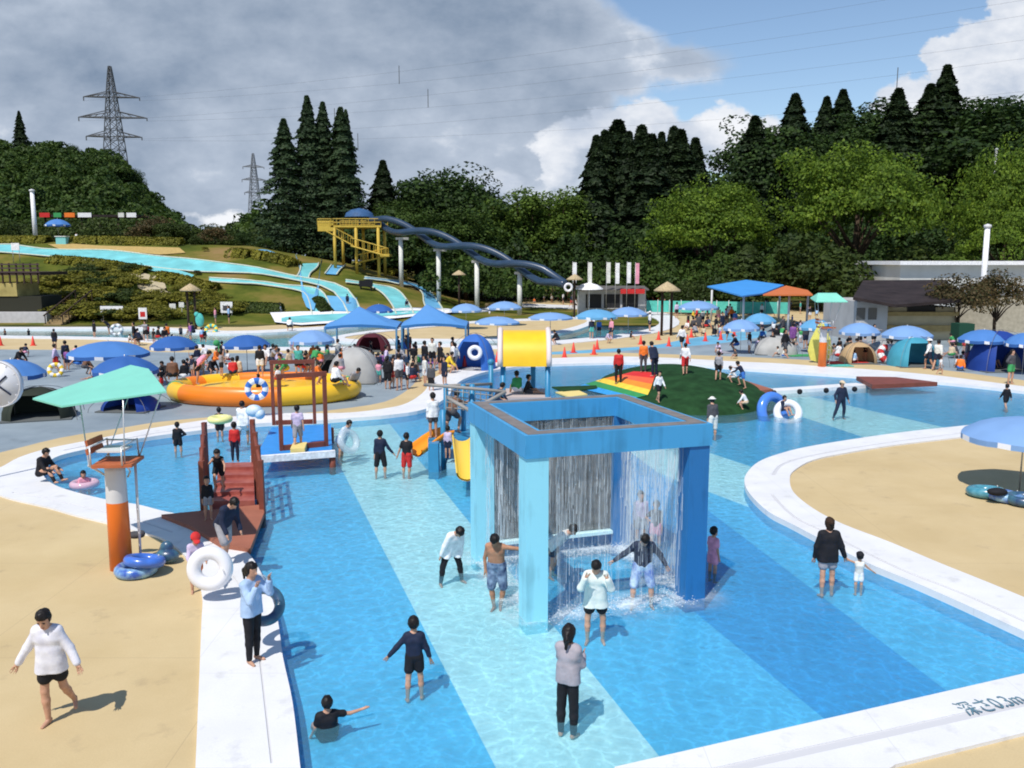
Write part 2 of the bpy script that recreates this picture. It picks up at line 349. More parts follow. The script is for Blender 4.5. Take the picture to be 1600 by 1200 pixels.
def worn(name, c1, c2, cd, vs_, joint=None, spots=.62, rough=.8):
    'painted concrete: broad tone changes, fine grain, old stains, hairline joints'
    m = bpy.data.materials.new(name); m.use_nodes = True; MATS[name] = m; nt = m.node_tree; N = nt.nodes; L = nt.links; b = N['Principled BSDF']; b.inputs['Specular IOR Level'].default_value = .2
    tc = N.new('ShaderNodeTexCoord')
    def nz(s, d, r=.55):
        n = N.new('ShaderNodeTexNoise'); n.inputs['Scale'].default_value = s; n.inputs['Detail'].default_value = d; n.inputs['Roughness'].default_value = r; L.new(tc.outputs['Object'], n.inputs['Vector']); return n.outputs[0]
    def mixc(f, a, c, t='MIX', fac=None):
        x = N.new('ShaderNodeMix'); x.data_type = 'RGBA'; x.blend_type = t
        if fac is not None: x.inputs[0].default_value = fac
        else: L.new(f, x.inputs[0])
        for i, v in ((6, a), (7, c)):
            if isinstance(v, tuple): x.inputs[i].default_value = (*v, 1)
            else: L.new(v, x.inputs[i])
        return x.outputs[2]
    def mr(x, a, c, o0=0, o1=1):
        r = N.new('ShaderNodeMapRange'); r.inputs[1].default_value = a; r.inputs[2].default_value = c; r.inputs[3].default_value = o0; r.inputs[4].default_value = o1; L.new(x, r.inputs[0]); return r.outputs[0]
    col = mixc(mr(nz(vs_, 6, .6), .35, .65), c1, c2); col = mixc(mr(nz(vs_ * 2.7, 8, .65), spots, spots + .12, 0, .55), col, cd); col = mixc(mr(nz(38, 3), .3, .75, 0, .22), col, cd)
    if joint:
        br = N.new('ShaderNodeTexBrick'); br.offset = 0; br.inputs['Scale'].default_value = 1; br.inputs['Brick Width'].default_value = joint; br.inputs['Row Height'].default_value = joint; br.inputs['Mortar Size'].default_value = .006; br.inputs['Color1'].default_value = br.inputs['Color2'].default_value = (0, 0, 0, 1); br.inputs['Mortar'].default_value = (1, 1, 1, 1)
        L.new(tc.outputs['Object'], br.inputs[0]); f = N.new('ShaderNodeMath'); f.operation = 'MULTIPLY'; f.inputs[1].default_value = .55; L.new(br.outputs[0], f.inputs[0]); col = mixc(f.outputs[0], col, cd)
    L.new(col, b.inputs['Base Color']); L.new(mr(nz(vs_ * 1.7, 5), .35, .7, rough, rough - .25), b.inputs['Roughness'])
    bp = N.new('ShaderNodeBump'); bp.inputs['Strength'].default_value = .25; bp.inputs['Distance'].default_value = .01; L.new(nz(55, 4), bp.inputs['Height']); L.new(bp.outputs[0], b.inputs['Normal']); return m
m_kerb = worn('kerb_paint', (.70, .70, .71), (.77, .77, .78), (.52, .52, .52), .9, 2.4, .57, .6)
m_sand = worn('deck_paint', (.53, .405, .215), (.60, .47, .265), (.36, .275, .165), .45, 4.2, .60, .85)
def zn(*names): return np.isin(zone, [i for i, l in enumerate(layers) if l[0] in names])
tag(zone_mesh('pool_kerb', ov, tri[zn('kerb')], m_kerb, .05, .14), kind='structure')
tag(zone_mesh('kerb_groove', ov, tri[zn('groove')], mat('groove_grey', (.56, .56, .58), .7, .2), .035), kind='structure')
tag(zone_mesh('river_kerb', ov, tri[zn('kerb_river', 'kerb_isle')], m_kerb, .05, .2), kind='structure')
tag(zone_mesh('deck', ov, tri[zn('deck', 'isle')], m_sand, 0), kind='structure')
tag(zone_mesh('grey_deck', ov, tri[zn('grey')], worn('grey_deck', (.21, .26, .30), (.31, .37, .41), (.15, .18, .20), .3, 3.1, .58, .7), 0), kind='structure')
tag(zone_mesh('blue_path', ov, tri[zn('ribbon')], mat('blue_path', (.14, .38, .55), .7, .2, var=.15, vscale=.4), 0), kind='structure')
m_grass = mat('grass', (.045, .055, .012), .9, .1, col2=(.12, .11, .035), vscale=.25, bump=.5, bscale=3)
tag(zone_mesh('ground', ov, tri[zn('earth')], m_grass, -.01), kind='structure')
# pool shell: floor painted in broad bands
def line_x(p, q, y, z=-.32):
    a = G(*p, z); b = G(*q, z); return a.x + (y - a.y) * (b.x - a.x) / (b.y - a.y)
lines = [((540, 745), (775, 1200)), ((688, 760), (1045, 1200)), ((1090, 960), (1290, 1125)), ((1255, 910), (1480, 1080)), ((1090, 762), (1190, 800)), ((1095, 703), (1185, 733)), ((1225, 642), (1370, 690)), ((1265, 620), (1450, 662))]
def band(i, j):
    ya, yb = 4, 60
    L0 = (-90 if i is None else line_x(*lines[i], ya)), (-90 if i is None else line_x(*lines[i], yb)); L1 = (90 if j is None else line_x(*lines[j], ya)), (90 if j is None else line_x(*lines[j], yb))
    return [(L0[0], ya), (L1[0], ya), (L1[1], yb), (L0[1], yb)]
P_beyond = [tuple(G(*q, -.4)[:2]) for q in [(380, 728), (520, 722), (640, 700), (690, 680), (760, 680), (960, 640), (1150, 640), (1260, 660), (1700, 760), (1700, 560), (300, 560), (-100, 700), (330, 742)]]
fl_l = [('light', band(0, 1)), ('mid', band(1, 2)), ('dark', band(2, 3)), ('mid', band(3, 4)), ('light', band(4, 5)), ('mid2', band(5, 6)), ('light', band(6, 7)), ('mid2', band(7, None)), ('mid', [(-95, 3), (95, 3), (95, 61), (-95, 61)])]
fl_layers = [('out', [(-900, -60), (900, -60), (900, 1200), (-900, 1200)])]
ov2, tri2, zone2 = partition([('pool', P_pool)] + fl_l)
c2 = ov2[tri2].mean(axis=1); inp = inpoly(c2[:, 0], c2[:, 1], P_pool)
zz = np.full(len(tri2), -1)
for i, (_, p) in reversed(list(enumerate(fl_l))): zz[inpoly(c2[:, 0], c2[:, 1], p)] = i
def floor_mat(name, c): return worn(name, tuple(x * .93 for x in c), tuple(min(1, x * 1.06) for x in c), tuple(x * .80 for x in c), .6, 2.0, .62, .6)
fm = [floor_mat('pool_paint_light', (.52, .88, .95)), floor_mat('pool_paint_mid', (.085, .54, .90)), floor_mat('pool_paint_dark', (.02, .34, .76)), floor_mat('pool_paint_far', (.05, .44, .76))]
fi = {'light': 0, 'mid': 1, 'dark': 2, 'mid2': 3}
t2 = tri2[inp]; z2 = zz[inp]
a = ov2[t2]; area = (a[:, 1, 0] - a[:, 0, 0]) * (a[:, 2, 1] - a[:, 0, 1]) - (a[:, 2, 0] - a[:, 0, 0]) * (a[:, 1, 1] - a[:, 0, 1]); fl = area < 0; t2[fl] = t2[fl][:, ::-1]
tag(meshobj('pool_floor', [(x, y, -.32) for x, y in ov2], [tuple(t) for t in t2.tolist()], fm, None, [fi[fl_l[k][0]] for k in z2]), kind='structure')
def wall_ring(name, poly, z0, z1, m):
    n = len(poly); vs = [(x, y, z1) for x, y in poly] + [(x, y, z0) for x, y in poly]
    return tag(meshobj(name, vs, [(i, (i + 1) % n, (i + 1) % n + n, i + n) for i in range(n)], m), kind='structure')
wall_ring('pool_wall', P_pool, -.32, -.09, mat('pool_wall_paint', (.10, .46, .72), .6, .2, var=.1))
tag(zone_mesh('river_floor', ov, tri[zn('hole_river')], floor_mat('river_paint', (.10, .52, .62)), -.5), kind='structure')
# water: clear, wavy surface; the fine net of gathered light is painted into its tint
def water_mat(name, tint, sc):
    m = bpy.data.materials.new(name); m.use_nodes = True; nt = m.node_tree; N = nt.nodes; L = nt.links; N.clear()
    out = N.new('ShaderNodeOutputMaterial'); tc = N.new('ShaderNodeTexCoord')
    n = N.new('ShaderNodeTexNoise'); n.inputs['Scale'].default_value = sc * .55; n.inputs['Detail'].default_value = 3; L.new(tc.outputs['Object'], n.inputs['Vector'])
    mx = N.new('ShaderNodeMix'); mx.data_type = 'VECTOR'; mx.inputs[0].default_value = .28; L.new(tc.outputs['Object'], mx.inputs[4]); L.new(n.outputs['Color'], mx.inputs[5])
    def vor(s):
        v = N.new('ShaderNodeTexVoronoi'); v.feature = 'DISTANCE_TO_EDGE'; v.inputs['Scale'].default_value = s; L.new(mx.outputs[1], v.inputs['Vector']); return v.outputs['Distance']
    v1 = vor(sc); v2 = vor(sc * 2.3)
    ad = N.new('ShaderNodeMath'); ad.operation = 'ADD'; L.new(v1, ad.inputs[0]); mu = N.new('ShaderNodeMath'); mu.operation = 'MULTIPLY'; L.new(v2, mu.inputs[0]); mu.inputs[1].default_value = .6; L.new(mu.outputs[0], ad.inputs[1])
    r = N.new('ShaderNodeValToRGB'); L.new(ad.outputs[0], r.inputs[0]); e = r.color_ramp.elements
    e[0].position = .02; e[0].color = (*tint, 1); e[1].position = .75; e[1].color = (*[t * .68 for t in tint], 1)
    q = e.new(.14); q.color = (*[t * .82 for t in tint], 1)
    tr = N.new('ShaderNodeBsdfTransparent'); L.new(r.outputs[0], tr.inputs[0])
    gl = N.new('ShaderNodeBsdfGlossy'); gl.inputs['Roughness'].default_value = .12
    bn = N.new('ShaderNodeTexNoise'); bn.inputs['Scale'].default_value = sc * 1.6; bn.inputs['Detail'].default_value = 4; L.new(tc.outputs['Object'], bn.inputs['Vector'])
    bp = N.new('ShaderNodeBump'); bp.inputs['Strength'].default_value = .9; bp.inputs['Distance'].default_value = .035; L.new(bn.outputs[0], bp.inputs['Height'])
    fr = N.new('ShaderNodeFresnel'); fr.inputs[0].default_value = 1.33; L.new(bp.outputs[0], fr.inputs['Normal']); L.new(bp.outputs[0], gl.inputs['Normal'])
    ms = N.new('ShaderNodeMixShader'); df = N.new('ShaderNodeBsdfDiffuse'); df.inputs[0].default_value = (.26, .70, .94, 1); L.new(bp.outputs[0], df.inputs['Normal']); md = N.new('ShaderNodeMixShader'); md.inputs[0].default_value = .14; L.new(tr.outputs[0], md.inputs[1]); L.new(df.outputs[0], md.inputs[2])
    L.new(fr.outputs[0], ms.inputs[0]); L.new(md.outputs[0], ms.inputs[1]); L.new(gl.outputs[0], ms.inputs[2]); L.new(ms.outputs[0], out.inputs[0])
    return m
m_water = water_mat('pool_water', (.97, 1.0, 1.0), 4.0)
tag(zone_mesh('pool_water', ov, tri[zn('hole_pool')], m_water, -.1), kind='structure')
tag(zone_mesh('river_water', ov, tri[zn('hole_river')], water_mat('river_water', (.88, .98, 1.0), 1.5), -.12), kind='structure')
# sloping lawns and wooded hills: one height field
def lawn_mat():
    m = mat('lawn', (.1, .1, .02), .95, .05, bump=.8, bscale=2.5); nt = m.node_tree; N = nt.nodes; L = nt.links; b = N['Principled BSDF']; tc = N.new('ShaderNodeTexCoord'); n = N.new('ShaderNodeTexNoise'); n.inputs['Scale'].default_value = .11; n.inputs['Detail'].default_value = 9; n.inputs['Roughness'].default_value = .62; L.new(tc.outputs['Object'], n.inputs['Vector'])
    r = N.new('ShaderNodeValToRGB'); L.new(n.outputs[0], r.inputs[0]); e = r.color_ramp.elements; e[0].position = .36; e[0].color = (.040, .060, .010, 1); e[1].position = .66; e[1].color = (.25, .165, .07, 1); x = e.new(.47); x.color = (.095, .11, .018, 1); x = e.new(.55); x.color = (.17, .14, .035, 1); L.new(r.outputs[0], b.inputs['Base Color']); return m
def terrain():
    us = np.concatenate([np.linspace(-1.0, -.05, 150), np.linspace(-.045, 1.1, 70)]); ys = np.concatenate([np.linspace(81.5, 125, 70), np.linspace(127, 420, 60), [460, 520, 600, 760, 1000]])
    U, Y = np.meshgrid(us, ys); X = U * Y; Z = hill_h(X, Y)
    Z = Z + np.where(Z > .5, .06 * np.sin(X * .9) * np.cos(Y * .7), 0) - .03
    n, m_ = U.shape; V = np.stack([X, Y, Z], -1).reshape(-1, 3)
    i, j = np.meshgrid(np.arange(n - 1), np.arange(m_ - 1), indexing='ij'); a_ = (i * m_ + j).ravel()
    F = np.stack([a_, a_ + 1, a_ + m_ + 1, a_ + m_], -1)
    return tag(meshobj('hills', V, F, lawn_mat(), smooth=True), kind='structure')
terrain()
# ------------------------------------------------------------ structures
V3 = Vector
# --- waterfall frame
zb = -.32; cF = G(833, 978, -.26); th_ = math.radians(18)
ux = V3((math.cos(th_), math.sin(th_), 0)); uy = V3((-ux.y, ux.x, 0)); rzf = th_
LX = 3.09; LY = 3.2
def fp(a, b, z): return V3((cF.x + ux.x * a + uy.x * b, cF.y + ux.y * a + uy.y * b, z))
wf = thing('waterfall_frame', 'tall blue square frame on four thick posts with water pouring from its top', 'waterfall', fp(0, 0, zb))
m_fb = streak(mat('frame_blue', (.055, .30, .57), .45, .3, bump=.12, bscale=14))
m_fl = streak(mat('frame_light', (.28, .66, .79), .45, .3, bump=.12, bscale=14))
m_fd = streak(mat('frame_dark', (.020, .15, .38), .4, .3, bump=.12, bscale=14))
zt0, zt1, cw = 2.80, 3.20, .40
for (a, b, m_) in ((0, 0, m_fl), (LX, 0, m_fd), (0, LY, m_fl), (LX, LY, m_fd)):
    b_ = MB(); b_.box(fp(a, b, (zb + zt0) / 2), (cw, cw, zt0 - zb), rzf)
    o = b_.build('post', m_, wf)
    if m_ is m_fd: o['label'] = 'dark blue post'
bm_ = MB(); bm_2 = MB(); h = zt1 - zt0; bw = .40; o_ = cw / 2 + .03
def beam(b_, a0, b0, a1, b1, z0, z1): b_.box(fp((a0 + a1) / 2, (b0 + b1) / 2, (z0 + z1) / 2), (abs(a1 - a0), abs(b1 - b0), z1 - z0), rzf)
for i, (a0, b0, a1, b1) in enumerate(((-o_, -o_, LX + o_, -o_ + bw), (-o_, LY + o_ - bw, LX + o_, LY + o_), (-o_, -o_ + bw, -o_ + bw, LY + o_ - bw), (LX + o_ - bw, -o_ + bw, LX + o_, LY + o_ - bw))):
    b_ = MB(); beam(b_, a0, b0, a1, b1, zt0, zt1 - .004); bb = b_.build('beam', m_fb, wf)
    t_ = MB(); beam(t_, a0 + .07, b0 + .07 if i != 2 and i != 3 else b0 - .07, a1 - .07, (b1 - .07) if i not in (2, 3) else b1 + .07, zt1 - .003, zt1 + .004 + .001 * i)
    t_.build('top_cap', mat('cap_grey', (.19, .175, .17), .85, .1, var=.15, vscale=4, bump=.2), bb)
# dark stone panel on the left rear side, with its pale sill
b_ = MB(); b_.box(fp(.02 + LX / 2, LY, (.30 + zt0) / 2), (LX - cw - .02, .16, zt0 - .30), rzf)
b_.build('stone_panel', mat('wet_stone', (.055, .055, .055), .35, .5, col2=(.17, .165, .155), vscale=5, bump=.6, bscale=12), wf)
b_ = MB(); b_.box(fp(LX / 2, LY - .12, .24), (LX - cw - .02, .22, .07), rzf); b_.build('sill', mat('sill_pale', (.55, .78, .82), .5), wf)
# falling water: many thin broken threads
def curtain(a0, b0, a1, b1, z0, z1, n, col='falling_water', al=.38, seed=1):
    R = np.random.default_rng(seed); vs = []; fs = []
    for i in range(n):
        t = R.random(); a = a0 + (a1 - a0) * t; b = b0 + (b1 - b0) * t
        zt = z1 - R.random() ** 2 * .25; zl = z0 + (R.random() ** 3) * 1.1
        while zt > zl + .05:
            ln = R.uniform(.10, .75); w = R.uniform(.0018, .0055); ze = max(zl, zt - ln)
            dx, dy = R.normal(0, .025, 2); k = len(vs)
            for z in (zt, (zt + ze) / 2, ze):
                ww = w * (1.0 if z != ze else 1.6)
                for (sx, sy) in ((-1, 0), (0, -1), (1, 0), (0, 1)): vs.append(tuple(fp(a + dx + sx * ww, b + dy + sy * ww, z)))
            for r_ in range(2):
                for c_ in range(4): fs.append((k + r_ * 4 + c_, k + r_ * 4 + (c_ + 1) % 4, k + r_ * 4 + 4 + (c_ + 1) % 4, k + r_ * 4 + 4 + c_))
            zt = ze - R.uniform(.0, .14)
    return vs, fs
m_fw = ghost(*('falling_water', (.80, .88, .93), .32))
wi = cw / 2 - .02
cur = []
for k, (a0, b0, a1, b1, z0, n) in enumerate(((wi, .02, LX - wi, .02, -.1, 40), (.02, wi, .02, LY - wi, -.1, 40), (LX, wi, LX, LY - wi, -.1, 130), (wi, LY - .16, LX - wi, LY - .16, .3, 30))):
    vs, fs = curtain(a0, b0, a1, b1, z0, zt0 + .02, n, seed=10 + k)
    lab = ['sheet of falling water between the pale front post and the dark right post', 'sheet of falling water on the left side of the blue frame', 'sheet of falling water on the far right side of the blue frame', 'sheet of water running down before the dark stone panel'][k]
    o = meshobj('water_curtain', vs, fs, m_fw); tag(o, lab, 'falling water', None, 'stuff')
# thin merging film between the threads
def film_mat(name, a0, a1):
    m = mat(name, (.80, .88, .92), .25, .5); nt = m.node_tree; N = nt.nodes; L = nt.links; b = N['Principled BSDF']; tc = N.new('ShaderNodeTexCoord'); mp = N.new('ShaderNodeMapping'); mp.inputs['Scale'].default_value = (22, 22, 1.1); L.new(tc.outputs['Object'], mp.inputs[0])
    n = N.new('ShaderNodeTexNoise'); n.inputs['Scale'].default_value = 1.0; n.inputs['Detail'].default_value = 6; n.inputs['Roughness'].default_value = .65; L.new(mp.outputs[0], n.inputs['Vector']); r = N.new('ShaderNodeMapRange'); r.inputs[1].default_value = .40; r.inputs[2].default_value = .72; r.inputs[3].default_value = a0; r.inputs[4].default_value = a1; L.new(n.outputs[0], r.inputs[0]); L.new(r.outputs[0], b.inputs['Alpha']); return m
for k, (a0, b0, a1, b1, z0, fm_) in enumerate(((wi, .02, LX - wi, .02, -.1, film_mat('film_thin', .0, .20)), (.02, wi, .02, LY - wi, -.1, film_mat('film_thin', .0, .20)), (LX, wi, LX, LY - wi, -.1, film_mat('film_thick', .06, .55)), (wi, LY - .15, LX - wi, LY - .15, .3, film_mat('film_wall', .02, .28)))):
    b = MB(); n = 24; R = np.random.default_rng(k); vs = []
    for i in range(n + 1):
        t = i / n; a, b__ = a0 + (a1 - a0) * t, b0 + (b1 - b0) * t; w_ = .02 * math.sin(i * 1.7 + k)
        for z in np.linspace(z0, zt0 + .02, 6): q = fp(a + (w_ if a0 == a1 else 0), b__ + (w_ if b0 == b1 else 0), z); vs.append(q)
    b.add(vs, [(i * 6 + j, (i + 1) * 6 + j, (i + 1) * 6 + j + 1, i * 6 + j + 1) for i in range(n) for j in range(5)], True)
    tag(b.build('water_film', fm_), ['thin film of water between pale front post and dark right post', 'thin film of water at the left side of the blue frame', 'thick film of water at the far right side of the blue frame', 'film of water running down the dark stone panel'][k], 'falling water', None, 'stuff')
# froth spreading on the pool round the frame
def froth():
    m = mat('froth', (.86, .93, .96), .6, .4); nt = m.node_tree; N = nt.nodes; L = nt.links; b = N['Principled BSDF']; tc = N.new('ShaderNodeTexCoord'); n = N.new('ShaderNodeTexNoise'); n.inputs['Scale'].default_value = 2.2; n.inputs['Detail'].default_value = 9; n.inputs['Roughness'].default_value = .7; L.new(tc.outputs['Object'], n.inputs['Vector'])
    at = N.new('ShaderNodeAttribute'); at.attribute_name = 'thick'; mu = N.new('ShaderNodeMath'); mu.operation = 'MULTIPLY'; r = N.new('ShaderNodeMapRange'); r.inputs[1].default_value = .38; r.inputs[2].default_value = .68; L.new(n.outputs[0], r.inputs[0]); L.new(r.outputs[0], mu.inputs[0]); L.new(at.outputs['Fac'], mu.inputs[1]); L.new(mu.outputs[0], b.inputs['Alpha'])
    vs = []; fs = []; th = []; n_ = 90; lo, hi = -1.1, 1.1
    for j in range(n_ + 1):
        for i in range(n_ + 1):
            a = -1.1 + (LX + 2.2) * i / n_; b_ = -1.1 + (LY + 2.2) * j / n_; ex = max(0 - a, a - LX, 0); ey = max(0 - b_, b_ - LY, 0); ins = min(abs(a), abs(a - LX), abs(b_), abs(b_ - LY)) if 0 < a < LX and 0 < b_ < LY else math.hypot(ex, ey)
            w = max(0, 1 - ins / .95) ** 2.2 * (1.0 if a > LX * .5 else .75); vs.append(tuple(fp(a, b_, -.09 + .012 * math.sin(a * 17) * math.sin(b_ * 15) * w))); th.append(w)
    for j in range(n_):
        for i in range(n_): fs.append((j * (n_ + 1) + i, j * (n_ + 1) + i + 1, (j + 1) * (n_ + 1) + i + 1, (j + 1) * (n_ + 1) + i))
    o = meshobj('pool_froth', vs, fs, m, smooth=True); at_ = o.data.attributes.new('thick', 'FLOAT', 'POINT'); at_.data.foreach_set('value', th); tag(o, 'white froth spreading on the pool round the foot of the blue frame', 'foam', None, 'stuff')
froth()
# foam where it lands
R = np.random.default_rng(5); vs = []; fs = []
for i in range(5200):
    s_ = R.integers(0, 4); t = R.random(); sp = abs(R.normal(0, .22)); sg = R.choice([-1, 1])
    a, b = ((t * LX, sg * sp), (sg * sp, t * LY), (LX + sg * sp, t * LY), (t * LX, LY - .2 - sp))[s_]
    r = R.uniform(.003, .013); z = -.1 + abs(R.normal(0, .05 + .02 * (s_ == 2))); k = len(vs); p = fp(a, b, z)
    for d in ((r, 0, 0), (-r, 0, 0), (0, r, 0), (0, -r, 0), (0, 0, r * .7), (0, 0, -r * .7)): vs.append(tuple(p + V3(d)))
    for f in ((0, 2, 4), (2, 1, 4), (1, 3, 4), (3, 0, 4), (2, 0, 5), (1, 2, 5), (3, 1, 5), (0, 3, 5)): fs.append([k + q for q in f])
tag(meshobj('splash_foam', vs, fs, ghost('foam_white', (.88, .93, .96), .6, .4)), 'white foam and drops splashing round the feet of the blue frame', 'foam', None, 'stuff')

# --- lifeguard tower
m_org = mat('tower_orange', (.80, .17, .015), .4, .4, var=.06, vscale=1, coat=.2); m_twh = mat('tower_white', (.60, .60, .62), .5, .3, var=.05, vscale=2)
m_mint = mat('mint_roof', (.28, .72, .60), .6, .2, var=.05, vscale=1.5, trans=.25); m_steel = mat('steel_tube', (.62, .62, .64), .35, .5, metal=.4)
m_brd = mat('seat_board', (.42, .12, .05), .6, .3, var=.15, vscale=5)
def tower(base, lab, rz=0, detail=True, sc=1.0, flip=False):
    root = thing('lifeguard_tower', lab, 'lifeguard tower', base, rz=rz); root.scale = (sc,) * 3
    b = MB(); b.lathe((0, 0, 0), [(.215, 0), (.20, 1.38)], 24, capb=True); b.build('lower_column', m_org, root, False)
    b = MB(); b.lathe((0, 0, 0), [(.20, 1.38), (.19, 2.0), (.20, 2.14)], 24, capt=True); b.build('upper_column', m_twh, root, False)
    b = MB(); b.box((.10, -.05, 2.19), (.74, .80, .06), .12); b.build('floor_board', m_brd, root, False)
    b = MB()
    b.tube([(-.26, .30, 2.56), (.34, .30, 2.56)], .018, 6)
    for s in (-1, 1): b.tube([(.04 + s * .30, -.42, 2.2), (.04 + s * .30, -.42, 2.56), (.04 + s * .30, .30, 2.58), (.04 + s * .30, .34, 2.2)], .018, 6)
    b.tube([(-.32, -.40, 2.20), (-.30, .0, 1.98), (-.2, .1, 1.85)], .02, 6); b.tube([(.42, -.40, 2.20), (.3, .0, 1.98), (.2, .1, 1.85)], .02, 6)
    b.build('seat_frame', m_steel, root, False)
    for k in range(2):
        b = MB(); b.box((-.36, -.02, 2.44 + k * .17), (.05, .62, .11), 0, 0, -.2); b.build('backrest_bar', m_brd, root, False)
    b = MB(); b.box((.02, -.02, 2.44), (.5, .5, .04)); b.build('seat', m_twh, root, False)
    b = MB()
    if flip:
        P = [V3((-.75, -.75, 3.6)), V3((.95, -.75, 3.6)), V3((.75, .8, 3.75)), V3((-.55, .8, 3.75)), V3((-.45, -.1, 4.05)), V3((.55, -.1, 4.05))]
        b.add(P, [(0, 1, 5, 4), (1, 2, 5), (2, 3, 4, 5), (3, 0, 4)])
        Q = [p - V3((0, 0, .03)) for p in P]; b.add(Q, [(4, 5, 1, 0), (5, 2, 1), (5, 4, 3, 2), (4, 0, 3)])
    else:
        P1, P2, P3, P4, P5 = [V3(p) - V3(base) for p in (AT(51, 622, 17.4), AT(96, 634, 15.9), AT(260, 611, 16.3), AT(232, 576, 18.2), AT(204, 570, 19.0))]
        for off in (0, -.035):
            Q = [p + V3((0, 0, off)) for p in (P1, P2, P3, P4, P5)]
            b.add(Q, [(0, 1, 3, 4), (1, 2, 3)] if off == 0 else [(4, 3, 1, 0), (3, 2, 1)])
        ring = [P1, P2, P3, P4, P5]; Q = ring + [p - V3((0, 0, .035)) for p in ring]
        b.add(Q, [(i, i + 5, (i + 1) % 5 + 5, (i + 1) % 5) for i in range(5)])
    b.build('canopy', m_mint, root, False)
    tops = [(-.55, -.4, 3.62), (.75, -.35, 3.62), (.55, .5, 3.7), (-.4, .5, 3.7)] if flip else [tuple((P1 * .62 + P4 * .38) - V3((0, 0, .06))), tuple((P2 * .42 + P3 * .58) - V3((0, 0, .06))), tuple((P3 * .8 + P4 * .2) - V3((0, 0, .06))), tuple((P5 * .55 + P4 * .45) - V3((0, 0, .06)))]
    for t, s in zip(tops, ((-.33, -.35), (.36, -.35), (.36, .3), (-.3, .3))):
        b = MB(); b.tube([(s[0], s[1], 2.2), t], .013, 6); b.build('canopy_strut', m_steel, root, False)
    b = MB()
    for s in (0, .17): b.tube([(.30 + s * .6, .18 - s, 0.0), (.34 + s * .6, .12 - s, 2.2)], .014, 6)
    for k in range(8): b.tube([(.30 + .0, .18, .2 + k * .25), (.40, .01, .2 + k * .25)], .011, 6)
    b.build('ladder', m_steel, root, False)
    return root
tower(tuple(G(190, 888)), 'tall lifeguard tower with orange and white column and mint canopy, nearest to the viewer')
t2_ = tower(tuple(G(1284, 574)), 'distant lifeguard tower with small mint canopy and orange foot before a yellow board', 0, True, 1.05, True)
# yellow board standing behind the far tower
b = MB(); c = G(1285, 568); D = c.y
prof = [(0, 0), (.55, .15), (.72, .7), (.62, 1.3), (.35, 1.9), (.12, 2.35), (0, 2.45)]
P = [V3((c.x + x, c.y + .45, z)) for x, z in prof] + [V3((c.x - x, c.y + .45, z)) for x, z in prof[::-1][1:-1]]
n = len(P); b.add(P + [p + V3((0, .12, 0)) for p in P], [tuple(range(n)), tuple(range(2 * n - 1, n - 1, -1))] + [(i, (i + 1) % n, (i + 1) % n + n, i + n) for i in range(n)])
tag(b.build('rescue_board', mat('board_yellow', (.72, .68, .16), .5, .3, var=.1)), 'pale yellow pointed board standing upright behind the orange foot of the distant lifeguard tower', 'board')
# --- umbrellas
m_ub = {k: mat('umbrella_' + k, c, .65, .2, var=.06, vscale=1.2, trans=.12) for k, c in dict(mid=(.08, .22, .54), deep=(.04, .13, .40), pale=(.21, .37, .66), sea=(.13, .36, .60)).items()}
m_val = mat('valance_white', (.72, .74, .80), .7); m_pole = mat('pole_metal', (.45, .44, .42), .4, .5, metal=.5)
def umbrella(key, R=1.5, zr=1.7, rise=.55, val=.16, foot=0.0):
    root = thing('beach_umbrella', '', 'umbrella')
    b = MB(); N_ = 32; vs = []; ribs = 8
    prof = [(0.0, 1.0), (.25, .93), (.5, .76), (.75, .47), (1.0, 0.0)]
    for (r, z) in prof:
        for k in range(N_):
            a = 2 * math.pi * k / N_; sag = (abs(math.sin(a * ribs / 2)) * .045 * r); rr = R * r * (1 - .03 * abs(math.sin(a * ribs / 2)))
            vs.append((rr * math.cos(a), rr * math.sin(a), zr + rise * z - sag * rise * 1.6))
    b.add(vs, [(i * N_ + k, i * N_ + (k + 1) % N_, (i + 1) * N_ + (k + 1) % N_, (i + 1) * N_ + k) for i in range(4) for k in range(N_)], True)
    can = b.build('canopy', m_ub[key], root, False)
    v = MB(); e = vs[-N_:]; v.add(e + [(q[0], q[1], q[2] - val) for q in e], [(k, (k + 1) % N_, (k + 1) % N_ + N_, k + N_) for k in range(N_)])
    v.m = [1 if k % 4 == 0 else 0 for k in range(N_)]; v.build('valance', [m_ub['deep' if key in ('mid', 'deep') else key], m_val], can, False)
    b = MB(); b.tube([(0, 0, foot), (0, 0, zr + rise + .06)], .022, 8); b.build('pole', m_pole, root, False)
    b = MB()
    for k in range(ribs):
        a = 2 * math.pi * k / ribs; b.tube([(0, 0, zr + rise - .06), (R * .97 * math.cos(a), R * .97 * math.sin(a), zr - .02)], .008, 4)
    b.build('ribs', m_pole, root, False)
    return root
UP = {k: umbrella(k) for k in m_ub}
